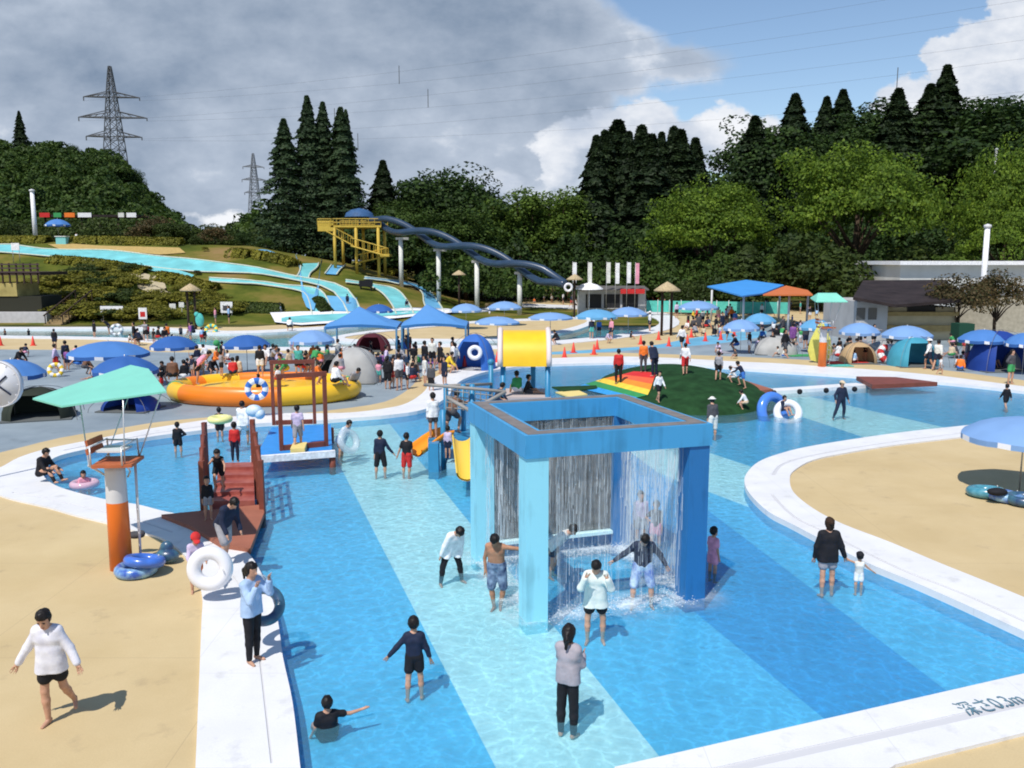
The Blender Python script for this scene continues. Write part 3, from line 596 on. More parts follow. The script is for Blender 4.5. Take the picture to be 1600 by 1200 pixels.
umb = [  # px, rim y, half width px, kind, label
 (1600, 680, 92, 'pale', 'big pale blue umbrella with white-striped edge, over swim rings at the right edge', 1.50),
 (170, 551, 62, 'mid', 'wide mid blue umbrella on the grey deck, above a deeper blue one', 1.7),
 (196, 577, 49, 'deep', 'deep blue umbrella just behind the mint canopy of the lifeguard tower', 1.7),
 (18, 583, 50, 'mid', 'blue umbrella beside the round white clock at the left edge', 1.7),
 (272, 540, 37, 'deep', 'dark blue umbrella left of the inflatable ring, near the river', 1.6),
 (385, 538, 37, 'deep', 'dark blue umbrella beyond the orange part of the inflatable ring', 1.6),
 (487, 531, 36, 'pale', 'pale blue umbrella left of the two blue marquees', 1.7),
 (592, 485, 22, 'deep', 'small deep blue umbrella peeping up between the two marquee peaks', 1.7),
 (728, 484, 26, 'pale', 'pale blue umbrella on the river bank right of the marquees', 1.7),
 (788, 480, 28, 'pale', 'light blue umbrella on the strip of lawn beyond the river', 1.7),
 (777, 503, 36, 'pale', 'low flat light blue umbrella on the sand island, left one', 1.3),
 (860, 496, 36, 'pale', 'low flat light blue umbrella on the sand island, right one', 1.3),
 (932, 494, 34, 'sea', 'flat blue umbrella at the bend of the river with people under it', 1.7),
 (982, 490, 30, 'pale', 'pale umbrella behind the river bend, beside a flat blue one', 1.7),
 (760, 447, 13, 'pale', 'small far umbrella by the second white slide pillar', 1.9),
 (784, 450, 12, 'pale', 'small far umbrella just right of the second white slide pillar', 1.9),
 (813, 446, 12, 'mid', 'small far blue umbrella beneath the end of the spiral slide', 1.9),
 (835, 448, 12, 'pale', 'small far pale umbrella close under the spiral slide end', 1.9),
 (1091, 480, 31, 'pale', 'light blue umbrella before the green fence, left of the big blue canopy roof', 1.8),
 (1158, 512, 28, 'pale', 'pale blue umbrella beside the grey dome tent on the right deck', 1.7),
 (1188, 501, 24, 'sea', 'greenish blue umbrella half hidden behind a pale blue one', 1.7),
 (1275, 511, 26, 'sea', 'blue umbrella directly behind the distant lifeguard tower', 1.7),
 (1343, 518, 31, 'pale', 'light blue umbrella above the beige dome tent', 1.7),
 (1417, 523, 38, 'pale', 'wide light blue umbrella over the teal tent with a striped float', 1.7),
 (1537, 530, 37, 'mid', 'mid blue umbrella above the deep blue tent at right', 1.7),
 (1601, 536, 29, 'mid', 'blue umbrella cut by the right edge of the picture, beyond the deck', 1.7),
]
for (px, ry, hw, kd, lab, zr) in umb:
    D = (CAMH - zr) / (-raydir(px, ry).z) * raydir(px, ry).y; p = AT(px, ry, D); R_ = hw * D * 1.0 / FPX
    o = use(USED, UP[kd]); o['label'] = lab; o['group'] = 'blue sun umbrellas round the pools'
    if D > 81.5: zg = float(hill_h(p.x, p.y))
    else: zg = 0
    o.location = (p.x, p.y, zg); s = R_ / 1.5; o.scale = (s, s, zr / 1.7); o.rotation_euler.z = px * .13
# umbrella on top of the slide hill
def hill_item(px, py): p = terr(px, py); return p
# --- dome tents and shelters
def dome_tent(name_c, c, rx, ry, h, col, lab, col2=None, open_=True, rz=0):
    root = thing('dome_tent', lab, 'tent', c, 'shade tents on the decks', rz)
    b = MB(); n, m_ = 20, 7; vs = []; fs = []
    for i in range(m_ + 1):
        ph = math.pi / 2 * i / m_
        for k in range(n):
            a = 2 * math.pi * k / n; sq = 1 / max(abs(math.cos(a)), abs(math.sin(a))) ** .45
            vs.append((rx * math.cos(a) * math.cos(ph) * sq, ry * math.sin(a) * math.cos(ph) * sq, h * math.sin(ph) ** .9))
    for i in range(m_):
        for k in range(n):
            a = 2 * math.pi * (k + .5) / n
            if open_ and i < 4 and abs(((a - 1.5 * math.pi) + math.pi) % (2 * math.pi) - math.pi) < .55: continue
            fs.append((i * n + k, i * n + (k + 1) % n, (i + 1) * n + (k + 1) % n, (i + 1) * n + k))
    b.add(vs, fs, True); b.build('shell', mat('tent_' + col, C3.get(col, (.3, .3, .3)), .6, .2, var=.12, vscale=1.5, trans=.15), root, False)
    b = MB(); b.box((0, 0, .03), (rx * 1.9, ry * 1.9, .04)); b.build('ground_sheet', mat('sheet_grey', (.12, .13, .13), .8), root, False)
    b = MB()
    for s in (0, 1):
        pts = [(rx * 1.12 * math.cos(t) * (1 if s else -1), ry * 1.12 * math.cos(t), h * 1.02 * math.sin(t) + .02) for t in np.linspace(0, math.pi, 15)]; b.tube(pts, .012, 4)
    b.build('tent_pole', mat('tent_rod', (.15, .15, .16), .5), root, False)
    return root
C3['tentgrey'] = (.45, .45, .44); C3['tentdark'] = (.05, .055, .055); C3['tentblue'] = (.05, .17, .55); C3['tentteal'] = (.07, .34, .47); C3['tentbeige'] = (.52, .36, .20); C3['tentdeep'] = (.02, .06, .30); C3['tentmaroon'] = (.10, .02, .03); C3['tentgreen'] = (.035, .042, .030)
for (px, py, rx, h, col, lab, op) in (
    (555, 596, 1.35, 1.75, 'tentgrey', 'large pale grey dome tent behind the right end of the inflatable ring', False),
    (515, 592, .9, 1.3, 'tentdark', 'dark grey half-open tent left of the large pale dome tent', True),
    (583, 548, 1.2, 1.2, 'tentmaroon', 'low dark tent with a maroon panel under the left marquee', True),
    (742, 577, 1.15, 2.0, 'tentblue', 'tall bright blue dome tent left of the yellow tunnel roof', True),
    (1340, 567, 1.05, 1.25, 'tentbeige', 'beige open tent under a light blue umbrella on the right deck', True),
    (1212, 553, 1.4, 1.2, 'tentgrey', 'pale grey tent beside the distant lifeguard tower', False),
    (1425, 571, 1.35, 1.7, 'tentteal', 'teal tent under the wide light blue umbrella', True),
    (1558, 578, 1.5, 2.2, 'tentdeep', 'deep blue boxy tent at the right edge of the far deck', True),
    (1378, 560, 1.1, 1.1, 'tentgrey', 'low white tent between the beige tent and the teal tent', False),
    (1590, 575, .8, 1.2, 'tentgrey', 'small white tent at the far right behind a person in black', False),
    (62, 652, 1.3, 1.2, 'tentgreen', 'dark green shade tent under the blue umbrella at far left', True),
    (205, 640, 1.1, .7, 'tentdeep', 'low navy tent behind the lifeguard tower seat', True)):
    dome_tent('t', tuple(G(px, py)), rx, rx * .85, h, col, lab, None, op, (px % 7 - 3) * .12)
# --- two blue marquees
m_mq = mat('marquee_blue', (.10, .28, .60), .6, .2, var=.05, vscale=.8, trans=.12)
def marquee(px, base_y, apx, half_l, half_r, zr, za, lab, md=None):
    c = G(px, base_y); D = c.y; root = thing('marquee', lab, 'tent', tuple(c), 'twin blue marquees')
    xl = (half_l - px) * D / FPX; xr = (half_r - px) * D / FPX; dy = (xr - xl) / 2; ax = (apx - px) * D / FPX
    b = MB(); corners = [(xl, -dy * .8), (xr, -dy * .8), (xr, dy * .8), (xl, dy * .8)]; rings = []
    for t in (0, .25, .5, .75, 1):
        ring = []
        for i in range(4):
            x0, y0 = corners[i]; x1, y1 = corners[(i + 1) % 4]
            for s in (0, .25, .5, .75):
                x = x0 + (x1 - x0) * s; y = y0 + (y1 - y0) * s; arch = math.sin(math.pi * s) * .16 * (1 - t)
                ring.append((ax + (x - ax) * (1 - t), y * (1 - t), zr + arch + (za - zr) * (t ** 1.25)))
        rings.append(ring)
    vs = [p for r in rings for p in r]; b.add(vs, [(i * 16 + k, i * 16 + (k + 1) % 16, (i + 1) * 16 + (k + 1) % 16, (i + 1) * 16 + k) for i in range(4) for k in range(16)])
    b.build('roof', md or m_mq, root, False)
    b = MB(); e = rings[0]
    b.add(list(e) + [(q[0], q[1], q[2] - .16) for q in e], [(k, (k + 1) % 16, (k + 1) % 16 + 16, k + 16) for k in range(16)])
    b.build('valance', mat('marquee_edge', (.035, .16, .40), .6), root, False)
    for (x, y) in corners: b = MB(); b.tube([(x * .97, y * .97, 0), (x * .97, y * .97, zr)], .06, 8); b.build('leg', mat('marquee_leg', (.05, .17, .30), .5), root, False)
    return root
marquee(572, 566, 563, 517, 628, 2.25, 3.35, 'left one of the two blue peaked marquees with white ridge tips')
marquee(680, 566, 668, 632, 732, 2.30, 3.5, 'right one of the two blue peaked marquees, next to the blue dome tent')
# --- thatched parasols
m_th = mat('thatch', (.46, .36, .22), .9, .1, var=.25, vscale=9, bump=.8, bscale=40); m_wd = mat('dark_wood', (.05, .032, .025), .8, .2, var=.2)
for (px, py, D, hw, zt, lab, two) in ((297, 443, 76, 16, 3.3, 'thatched shelter on two dark posts at the foot of the slide hill', True), (717, 422, 100, 11, 3.2, 'small thatched parasol before the dark trees under the spiral slide', False),
    (898, 428, 92, 13, 3.2, 'thatched parasol left of the snack stall', False), (1043, 440, 70, 21, 3.2, 'thatched parasol on a dark post beside the river bend', False)):
    top = AT(px, py, D); g = G(px, 405 + CAMH * FPX / D) if D < 82 else None
    zg = 0 if D < 82 else float(hill_h(top.x, D)); root = thing('thatched_parasol', lab, 'parasol', (top.x, D, zg), 'thatched parasols')
    r = hw * D / FPX; zc = top.z - zg
    b = MB(); b.lathe((0, 0, 0), [(.02, zc), (r * .45, zc - .22 * r * 1.1), (r, zc - .62 * r), (r * .97, zc - .72 * r), (.05, zc - .3 * r)], 18); b.build('thatch_roof', m_th, root, False)
    for s in ((-.35, .35) if two or D == 70 else (0,)): b = MB(); b.tube([(s * r, 0, 0), (s * r, 0, zc - .3 * r)], .11, 8); b.build('post', m_wd, root, False)
# --- big canopy roofs behind, blue and orange
def slab_roof(px, y, pts, col, lab, posts, D, th=.12):
    P = [AT(a, b_, d) for a, b_, d in pts]; c = sum(P, V3()) / len(P); root = thing('canopy_roof', lab, 'canopy', (c.x, c.y, 0), 'large canopy roofs before the woods')
    b = MB(); b.plate(P, th); b.build('roof', mat('roofcloth_' + col, C3[col], .5, .3, var=.06, vscale=.6), root)
    for (a, d) in posts:
        q = AT(a, 470, d); b = MB(); b.tube([(q.x, q.y, 0), (q.x, q.y, min(p.z for p in P))], .10, 8); b.build('post', m_twh, root)
    return root
C3['canopyblue'] = (.06, .30, .72); C3['canopyorange'] = (.62, .17, .05)
slab_roof(0, 0, [(1105, 447, 84), (1160, 462, 72), (1192, 458, 76), (1225, 445, 88), (1166, 437, 96)], 'canopyblue', 'wide bright blue canopy roof on white posts before the trees', [(1112, 86), (1162, 74), (1218, 88)], 0)
slab_roof(0, 0, [(1192, 460, 72), (1270, 460, 72), (1262, 453, 80), (1228, 446, 88)], 'canopyorange', 'low orange canopy roof touching the blue canopy', [(1233, 73), (1262, 76)], 0)
# --- fence, stall, nobori banners
m_tq = mat('fence_teal', (.10, .50, .42), .7, .2, var=.1); 
root = thing('mesh_fence', 'long turquoise screen fence behind the far deck', 'fence', tuple(G(1080, 492)))
b = MB(); 
A_, B_ = AT(1010, 470, 96), AT(1235, 470, 92)
for k in range(12):
    p = A_.lerp(B_, k / 12); q = A_.lerp(B_, (k + .96) / 12); c = (p + q) / 2; bb = MB(); bb.box((c.x, c.y, 1.0), ((q - p).length, .05, 1.25), math.atan2(q.y - p.y, q.x - p.x)); bb.build('screen_panel', m_tq, root)
    bb = MB(); bb.tube([(p.x, p.y, 0), (p.x, p.y, 1.75)], .04, 6); bb.build('fence_post', m_twh, root)
for i, (px, c, top) in enumerate(((895, 'white', 410), (919, 'offwhite', 410), (948, 'offwhite', 410), (962, 'white', 411), (980, 'white', 410), (993, 'pink', 411))):
    D = 93; p = AT(px, top, D); root = thing('banner', ['white banner above the thatched parasol beside the stall', 'grey white banner over the left end of the snack stall', 'cream banner over the middle of the snack stall', 'white banner just right of the cream banner', 'white banner left of the pinkish banner', 'pinkish banner, the rightmost over the snack stall'][i], 'banner', (p.x, p.y, 0), 'tall banners over the snack stall')
    b = MB(); b.tube([(0, 0, 0), (0, 0, p.z + .1)], .03, 6); b.build('pole', m_pole, root, False)
    b = MB(); n = 8; vs = []
    for k in range(n + 1):
        z = p.z - k * (2.2 / n); w = .03 * math.sin(k * 1.3 + i)
        vs += [(-.0 + w * .3, .0, z), (.42, w, z), (.42, w + .012, z), (0, .012, z)]
    b.add(vs, [(k * 4 + j, k * 4 + (j + 1) % 4, k * 4 + 4 + (j + 1) % 4, k * 4 + 4 + j) for k in range(n) for j in range(4)]); b.build('cloth', cm(c), root, False)
root = thing('snack_stall', 'low white snack stall with dark serving hatches beneath the banners', 'stall', (9.5, 94, 0)); m_st = mat('stall_white', (.50, .50, .50), .6, .2, var=.1)
a0 = AT(906, 460, 93).x; a1 = AT(1012, 460, 93).x
b = MB(); b.box(((a0 + a1) / 2, 95.4, 1.5), (a1 - a0, 2.2, 3.0)); b.build('body', m_st, root)
for k in range(3):
    x = a0 + 1.6 + k * 2.0; b = MB(); b.box((x, 94.25, 1.65), (1.7, .10, 1.5)); b.build('hatch', mat('hatch_dark', (.02, .02, .022), .6), root); b = MB(); b.box((x, 94.0, .86), (1.7, .5, .06)); b.build('counter', m_st, root)
b = MB(); b.plate([(a0 - .2, 93.4, 2.95), (a1 + .2, 93.4, 2.95), (a1 + .2, 96.8, 3.25), (a0 - .2, 96.8, 3.25)], .12); b.build('roof', mat('stall_roof', (.12, .11, .10), .7), root)
b = MB(); b.box((a1 - 1.6, 93.2, 2.75), (2.6, .1, .5)); b.build('red_awning', cm('red'), root)
b = MB(); b.lathe((a0 + 1.0, 93.0, 0), [(.02, 3.7), (.9, 3.45), (1.5, 3.05), (1.5, 2.95)], 16); b.tube([(a0 + 1, 93, 0), (a0 + 1, 93, 3.4)], .05, 6); b.build('white_parasol', cm('white'), root)
# --- right hand buildings
m_cr = mat('cream_wall', (.50, .44, .30), .8, .2, var=.12, vscale=.8); m_rf = mat('dark_roof', (.030, .022, .022), .8, .2, var=.3, vscale=1); m_gw = mat('grey_wall', (.42, .42, .42), .8, .2, var=.12, vscale=.7)
def bx(b, x0, x1, y0, y1, z0, z1): return b.box(((x0 + x1) / 2, (y0 + y1) / 2, (z0 + z1) / 2), (x1 - x0, y1 - y0, z1 - z0))
def PX(px, D): return AT(px, 500, D).x
def PZ(py, D): return AT(800, py, D).z
root = thing('bath_house', 'cream and grey bath house with a dark sloping roof among the right hand umbrellas', 'building', (PX(1420, 66), 66, 0))
D = 66
b = MB(); bx(b, PX(1378, D), PX(1492, D), D, D + 7, 0, PZ(480, D)); b.build('wall', m_cr, root)
for k, (y0, y1) in enumerate(((487, 493), (508, 517))): b = MB(); bx(b, PX(1378, D) - .05, PX(1494, D), D - .35, D - .003, PZ(y1, D), PZ(y0, D)); b.build('ledge', mat('ledge_ochre', (.36, .27, .12), .8, .2, var=.15), root)
b = MB(); bx(b, PX(1416, D), PX(1460, D), D - .06, D + .1, PZ(487, D), PZ(477.5, D)); b.build('opening', mat('hatch_dark', (.02, .02, .022), .6), root)
b = MB(); bx(b, PX(1330, D), PX(1378, D) - .02, D - 1, D + 6, 0, PZ(470, D)); gh = b.build('grey_wall', m_gw, root)
for k in range(2): b = MB(); bx(b, PX(1338 + k * 18, D - 1), PX(1351 + k * 18, D - 1), D - 1.05, D - .95, PZ(498, D), PZ(480, D)); b.build('window', mat('window_dark', (.06, .07, .08), .2, .5), root)
b = MB(); b.plate([(PX(1318, D), D - 1.6, PZ(464, D - 1.6)), (PX(1376, D), D - 2.6, PZ(476, D - 2.6)), (PX(1484, D), D - 1.8, PZ(466, D)), (PX(1474, D + 9), D + 9, PZ(437, D + 9)), (PX(1345, D + 9), D + 9, PZ(438, D + 9))], .22); b.build('roof', m_rf, root)
root = thing('long_white_building', 'long pale building with a flat white roof edge behind the tall pole at right', 'building', (PX(1520, 92), 92, 0)); D = 92
b = MB(); bx(b, PX(1402, D), PX(1800, D), D, D + 12, 0, PZ(414, D)); b.build('wall', mat('pale_wall', (.56, .56, .54), .8, .2, var=.12, vscale=.4), root)
b = MB(); bx(b, PX(1396, D), PX(1810, D), D - .8, D + 12.5, PZ(414, D) + .005, PZ(408, D)); b.build('roof_edge', cm('white'), root)
root = thing('garden_wall', 'beige retaining wall behind the small trees at the right edge', 'wall', (PX(1560, 72), 72, 0)); b = MB(); D = 73
bx(b, PX(1494, D), PX(1750, D), D, D + .4, 0, PZ(462, D)); b.build('wall_face', mat('beige_wall', (.40, .36, .28), .85, .1, var=.15), root); b = MB(); bx(b, PX(1492, D), PX(1752, D), D - .08, D + .48, PZ(462, D) + .005, PZ(459, D)); b.build('coping', m_gw, root)
# dark green booth
tag(MB().box((PX(1505, 62), 62, PZ(505, 62) / 2), (1.1, 1.2, PZ(505, 62))).build('green_booth', mat('booth_green', (.012, .06, .035), .6)), 'dark green square booth left of the deep blue tent', 'booth')
# poles
for (px, ty, D, w, lab) in ((1543, 357, 75, .24, 'thick white pole rising before the long pale building'), (50, 300, 118, .28, 'white lamp pole on the slide hill at left'), (1557, 236, 120, .16, 'slim grey pole among the trees at far right')):
    t = AT(px, ty, D); zg = float(hill_h(t.x, D)) if D > 82 else 0
    root = thing('tall_pole', lab, 'pole', (t.x, D, zg)); b = MB(); b.tube([(0, 0, -.3), (0, 0, t.z - zg)], [w * 1.1, w * .9], 10); b.build('shaft', cm('white') if D < 120 else m_pole, root, False)
    b = MB(); b.lathe((0, 0, t.z - zg), [(w * .9, 0), (w * 1.4, .15), (w * 1.2, .3), (.01, .4)], 10); b.build('cap', m_twh, root, False)
# --- round clock on its bracket
root = thing('clock', 'round white double-sided clock with blue hands hanging at the left edge', 'clock', (AT(-2, 600, 23).x, 23, AT(-2, 600, 23).z)); cR_ = 37 * 23 / FPX
cc = V3(root.location)
b = MB(); 
b.tube([cc + V3((0, .08, 0)), cc + V3((0, -.08, 0))], cR_, 40); b.build('case', mat('clock_white', (.62, .64, .70), .4, .4), root)
b = MB(); b.torus(cc + V3((0, -.082, 0)), cR_ - .015, .015, (0, 1, 0), 40, 8); b.build('rim', m_twh, root)
for (a, l) in ((50, .36), (128, .46)):
    b = MB(); d = V3((math.sin(math.radians(a)), 0, math.cos(math.radians(a)))); c0 = cc + V3((0, -.10, 0)); b.box(c0 + d * l / 2, (l, .015, .045), 0, 0, math.radians(a - 90)); b.build('hand', cm('navy'), root)
for k in range(12):
    a = math.pi / 6 * k; b = MB(); d = V3((math.sin(a), 0, math.cos(a))); b.box(cc + V3((0, -.088, 0)) + d * (cR_ - .07), (.05, .01, .018), 0, 0, a - math.pi / 2); b.build('hour_mark', m_val, root)
b = MB(); b.tube([cc + V3((0, 0, cR_)), cc + V3((0, 0, cR_ + .35)), cc + V3((-1.0, 0, cR_ + .35)), cc + V3((-1.0, 0, -cc.z))], .05, 8); b.build('bracket', m_steel, root)
# --- red cones
def cone_proto():
    root = thing('traffic_cone', '', 'cone'); b = MB(); b.lathe((0, 0, 0), [(.15, .03), (.03, .68), (.0, .69)], 12); b.build('cone_body', mat('cone_red', (.72, .05, .03), .5, .4), root, False)
    b = MB(); b.box((0, 0, .02), (.38, .38, .04)); b.build('foot', mat('cone_red', (.72, .05, .03)), root, False); return root
cp = cone_proto()
cones = [(882, 559, 'nearest red cone of the row right of the yellow tunnel'), (896, 551, 'red cone just behind the nearest one right of the yellow tunnel'), (928, 554, 'front cone of a close pair left of the red-shirted lifeguard'), (933, 546, 'rear cone of a close pair left of the red-shirted lifeguard'),
 (1001, 538, 'red cone behind the helmeted person on the mound'), (1029, 531, 'red cone beyond the dark-clad person on the mound'), (1045, 541, 'red cone in front of the thatched parasol post'), (1074, 537, 'red cone beside the standing person in white on the mound'), (1080, 527, 'red cone further back, right of the thatched parasol'),
 (1102, 533, 'tall looking red cone on the blue path among sitting people'), (1126, 531, 'red cone near two standing dark figures on the blue path'), (1147, 525, 'red cone under the edge of a pale blue umbrella at right'), (777, 567, 'red cone seen through the mouth of the yellow tunnel'), (726, 574, 'red cone at the foot of the blue dome tent'),
 (1, 540, 'red cone at the very left edge of the sand strip'), (52, 540, 'red cone on the sand strip by the left river arm')]
for (px, py, lab) in cones:
    o = use(USED, cp); o['label'] = lab; o['group'] = 'red cones on the decks'; o.location = G(px, py); o.rotation_euler.z = px * .7
# ------------------------------------------------------------ slide hill, towers, play things
m_tl = mat('slide_teal', (.17, .52, .54), .5, .3, var=.18, vscale=.5); m_sb = mat('slide_blue', (.14, .42, .68), .4, .4, var=.06, vscale=.7); m_se = mat('slide_edge', (.50, .54, .46), .7, .2, var=.1)
def resample(seq, n):
    s = smooth_loop([(a, b) for a, b in seq], 8, False); d = [0]
    for i in range(1, len(s)): d.append(d[-1] + math.hypot(s[i][0] - s[i - 1][0], s[i][1] - s[i - 1][1]))
    return [(float(np.interp(t, d, [p[0] for p in s])), float(np.interp(t, d, [p[1] for p in s]))) for t in np.linspace(0, d[-1], n)]
def lane(L, Rr, m, lab, n=26, edge=True, dz=.12, name='water_slide', group='water slide channels on the hill'):
    A = [terr(*q) for q in resample(L, n)]; B = [terr(*q) for q in resample(Rr, n)]
    # keep the channel real: never thinner than a slide, never wider than six metres
    for i in range(n):
        w = (B[i] - A[i]); l = max(w.length, .01)
        if l > 7: B[i] = A[i] + w * (7 / l)
        elif l < 1.4: c = (A[i] + B[i]) / 2; A[i] = c - w / l * .7; B[i] = c + w / l * .7
    for P_ in (A, B):
        for i in range(1, n - 1): P_[i] = (P_[i - 1] + P_[i] * 2 + P_[i + 1]) / 4
    up = V3((0, 0, dz)); k = 5; root = thing(name, lab, 'water slide', tuple(A[0]), group)
    def gz(p): return V3((p.x, p.y, float(hill_h(p.x, p.y))))
    vs = []
    for a_, b_ in zip(A, B):
        for j in range(k): vs.append(gz(a_.lerp(b_, j / (k - 1))) + up)
    b = MB(); b.add(vs, [(i * k + j, (i + 1) * k + j, (i + 1) * k + j + 1, i * k + j + 1) for i in range(n - 1) for j in range(k - 1)], True); b.build('channel_bed', m, root)
    if edge:
        for s, P_ in enumerate((A, B)):
            b = MB(); b.tube([gz(p) + V3((0, 0, dz + .06)) for p in P_], .10, 6); b.build('rim', m_se, root)
    return root
lane([(-5, 384), (32, 382.5), (52, 391), (111, 392.5), (174, 393), (250, 403), (300, 407), (400, 420), (466, 435), (522, 444), (550, 455), (563, 476), (566, 494)],
     [(-5, 396), (36, 399), (73, 403), (127, 407.5), (187, 414), (250, 421), (300, 427), (400, 430), (456, 439), (505, 449), (531, 461), (541, 480), (546, 496)], m_tl, 'long turquoise slide channel crossing the whole hill and falling to the splash pool')
lane([(327, 438), (400, 443), (448, 448), (490, 452), (508, 462), (520, 494)], [(327, 441), (400, 446), (440, 452), (470, 458), (481, 466), (488, 495)], m_tl, 'wide turquoise slide falling left of all others into the splash pool')
lane([(540, 440), (587, 447), (621, 455), (640, 478), (646, 492)], [(540, 443), (576, 449), (597, 460), (612, 478), (619, 493)], m_tl, 'third turquoise slide with yellowish rims near the black mat')
lane([(570, 435), (605, 439), (644, 444.5), (672, 457), (690, 482), (694, 490)], [(569, 438), (605, 442), (631, 449), (646, 458), (662, 476), (668, 491)], m_sb, 'rightmost slide of the hill, painted blue')
lane([(498, 413), (496, 420), (484, 430), (480, 437)], [(469, 414), (470, 421), (467, 430), (465, 436)], m_tl, 'short turquoise feeder channel dropping into the long slide', 10)
lane([(540, 416), (532, 423), (526, 431)], [(518, 416), (513, 423), (508, 430)], m_sb, 'short blue chute below the yellow tower', 8)
lane([(220, 413), (260, 421), (290, 428), (302, 434)], [(195, 416), (240, 426), (280, 435), (298, 437)], m_tl, 'short turquoise branch ending by the sandy path', 10, False, .2)
for (L, Rr, lab) in (([(400, 393), (418, 393.5), (432, 399)], [(400, 400), (416, 401), (430, 401)], 'flat blue basin at the hilltop, left of the other two'), ([(461, 399), (480, 398), (503, 405)], [(463, 406), (482, 409), (502, 409)], 'flat blue basin in the middle of the hilltop'), ([(510, 404), (545, 404), (577, 410)], [(514, 410), (550, 416), (572, 416)], 'flat blue basin at the foot of the yellow tower')):
    lane(L, Rr, m_sb, lab, 8, False, .25, 'start_basin', 'start basins on the hilltop')
# sandy path and splash pool at the foot
def patch(name, seq, m, lab, dz, kind=None, cat=None):
    P_ = [terr(*q) for q in seq]; c = sum(P_, V3()) / len(P_); n = len(P_); k = 4; vs = []; fs = []
    for i in range(k + 1):
        for p in P_: q = c.lerp(p, i / k); vs.append((q.x, q.y, float(hill_h(q.x, q.y)) + dz))
    for i in range(k):
        for j in range(n): fs.append((i * n + j, i * n + (j + 1) % n, (i + 1) * n + (j + 1) % n, (i + 1) * n + j))
    o = MB(); o.add(vs, fs, True); o = o.build(name, m); tag(o, None if kind == 'structure' else lab, cat, None, kind); return o
patch('sandy_path', [(198, 428), (225, 429), (250, 435), (258, 446), (262, 458), (290, 467), (270, 466), (235, 460), (216, 452), (213, 440)], mat('path_sand', (.42, .36, .24), .9, .1, var=.1), '', .10, 'structure')
patch('upper_path', [(75, 383), (105, 381), (160, 385), (280, 388), (290, 396), (250, 399), (160, 391), (95, 391)], mat('path_ochre', (.45, .32, .12), .9, .1, var=.15), '', .08, 'structure')
patch('splash_pool', [(422, 492), (470, 490), (520, 490), (580, 488), (650, 486), (700, 485), (720, 489), (700, 492), (620, 500), (540, 507), (470, 511), (430, 507)], cm('white'), '', .20, 'structure')
patch('splash_water', [(440, 500), (480, 496), (560, 493), (660, 489), (690, 490), (620, 496), (540, 503), (470, 508), (440, 506)], m_tl, '', .235, 'structure')
# --- yellow slide tower
D = 112; m_ye = mat('tower_yellow', (.52, .36, .055), .6, .3, var=.12, vscale=1)
X = lambda px: AT(px, 400, D).x
Z = lambda py: AT(800, py, D).z
root = thing('slide_tower', 'tall yellow steel stair tower at the head of the spiral slide', 'slide tower', (X(555), D, float(hill_h(X(555), D))))
b = MB(); bx(b, X(523), X(600), D - 2, D + 4, Z(356), Z(353)); b.build('platform', m_ye, root)
for px in (528, 561, 595):
    for dy in (-1.8, 3.6): b = MB(); b.tube([(X(px), D + dy, float(hill_h(X(px), D + dy)) - .3), (X(px), D + dy, Z(354))], .20, 8); b.build('tower_post', m_ye, root)
b = MB(); bx(b, X(503), X(527), D - 2, D - .4, Z(362), Z(346)); b.build('landing', m_ye, root)
def flight(p, q, w, lab=None):
    bb = MB(); n = 12; p = V3(p); q = V3(q)
    for k in range(n):
        c = p.lerp(q, (k + .5) / n); bb.box(c, (abs(q.x - p.x) / n * 1.15, w, .07))
    for s in (-1, 1):
        o_ = V3((0, s * w / 2, 0)); bb.tube([p + o_, q + o_], .09, 5); bb.tube([p + o_ + V3((0, 0, 1)), q + o_ + V3((0, 0, 1))], .05, 5)
        for k in range(0, n + 1, 2): c = p.lerp(q, k / n) + o_; bb.tube([c, c + V3((0, 0, 1))], .035, 4)
    return bb.build('stair_flight', m_ye, root)
flight((X(514), D - 1.3, Z(361)), (X(556), D - 1.3, Z(384)), 1.3); flight((X(556), D - 2.6, Z(385)), (X(608), D - 2.6, Z(400)), 1.3); flight((X(608), D - 1.3, Z(400)), (X(560), D - 1.3, Z(411)), 1.3)
b = MB(); bx(b, X(600), X(614), D - 3.3, D - .7, Z(401), Z(397)); b.build('landing', m_ye, root)
for (px0, px1, y) in ((503, 527, D - 2), (523, 600, D - 2), (523, 600, D + 4)):
    b = MB(); zt = Z(343)
    for z in (zt, (zt + Z(354)) / 2): b.tube([(X(px0), y, z), (X(px1), y, z)], .05, 5)
    for k in range(9): x = X(px0) + (X(px1) - X(px0)) * k / 8; b.tube([(x, y, Z(354)), (x, y, zt)], .04, 4)
    b.build('railing', m_ye, root)
b = MB(); b.lathe((X(562), D + .5, Z(339)), [(1.9, 0), (1.7, .5), (1.1, .9), (.02, 1.15)], 16); b.tube([(X(562), D + .5, Z(354)), (X(562), D + .5, Z(336))], .08, 6); b.build('top_shade', mat('shade_navy', (.04, .10, .22), .6, .2, var=.2), root)
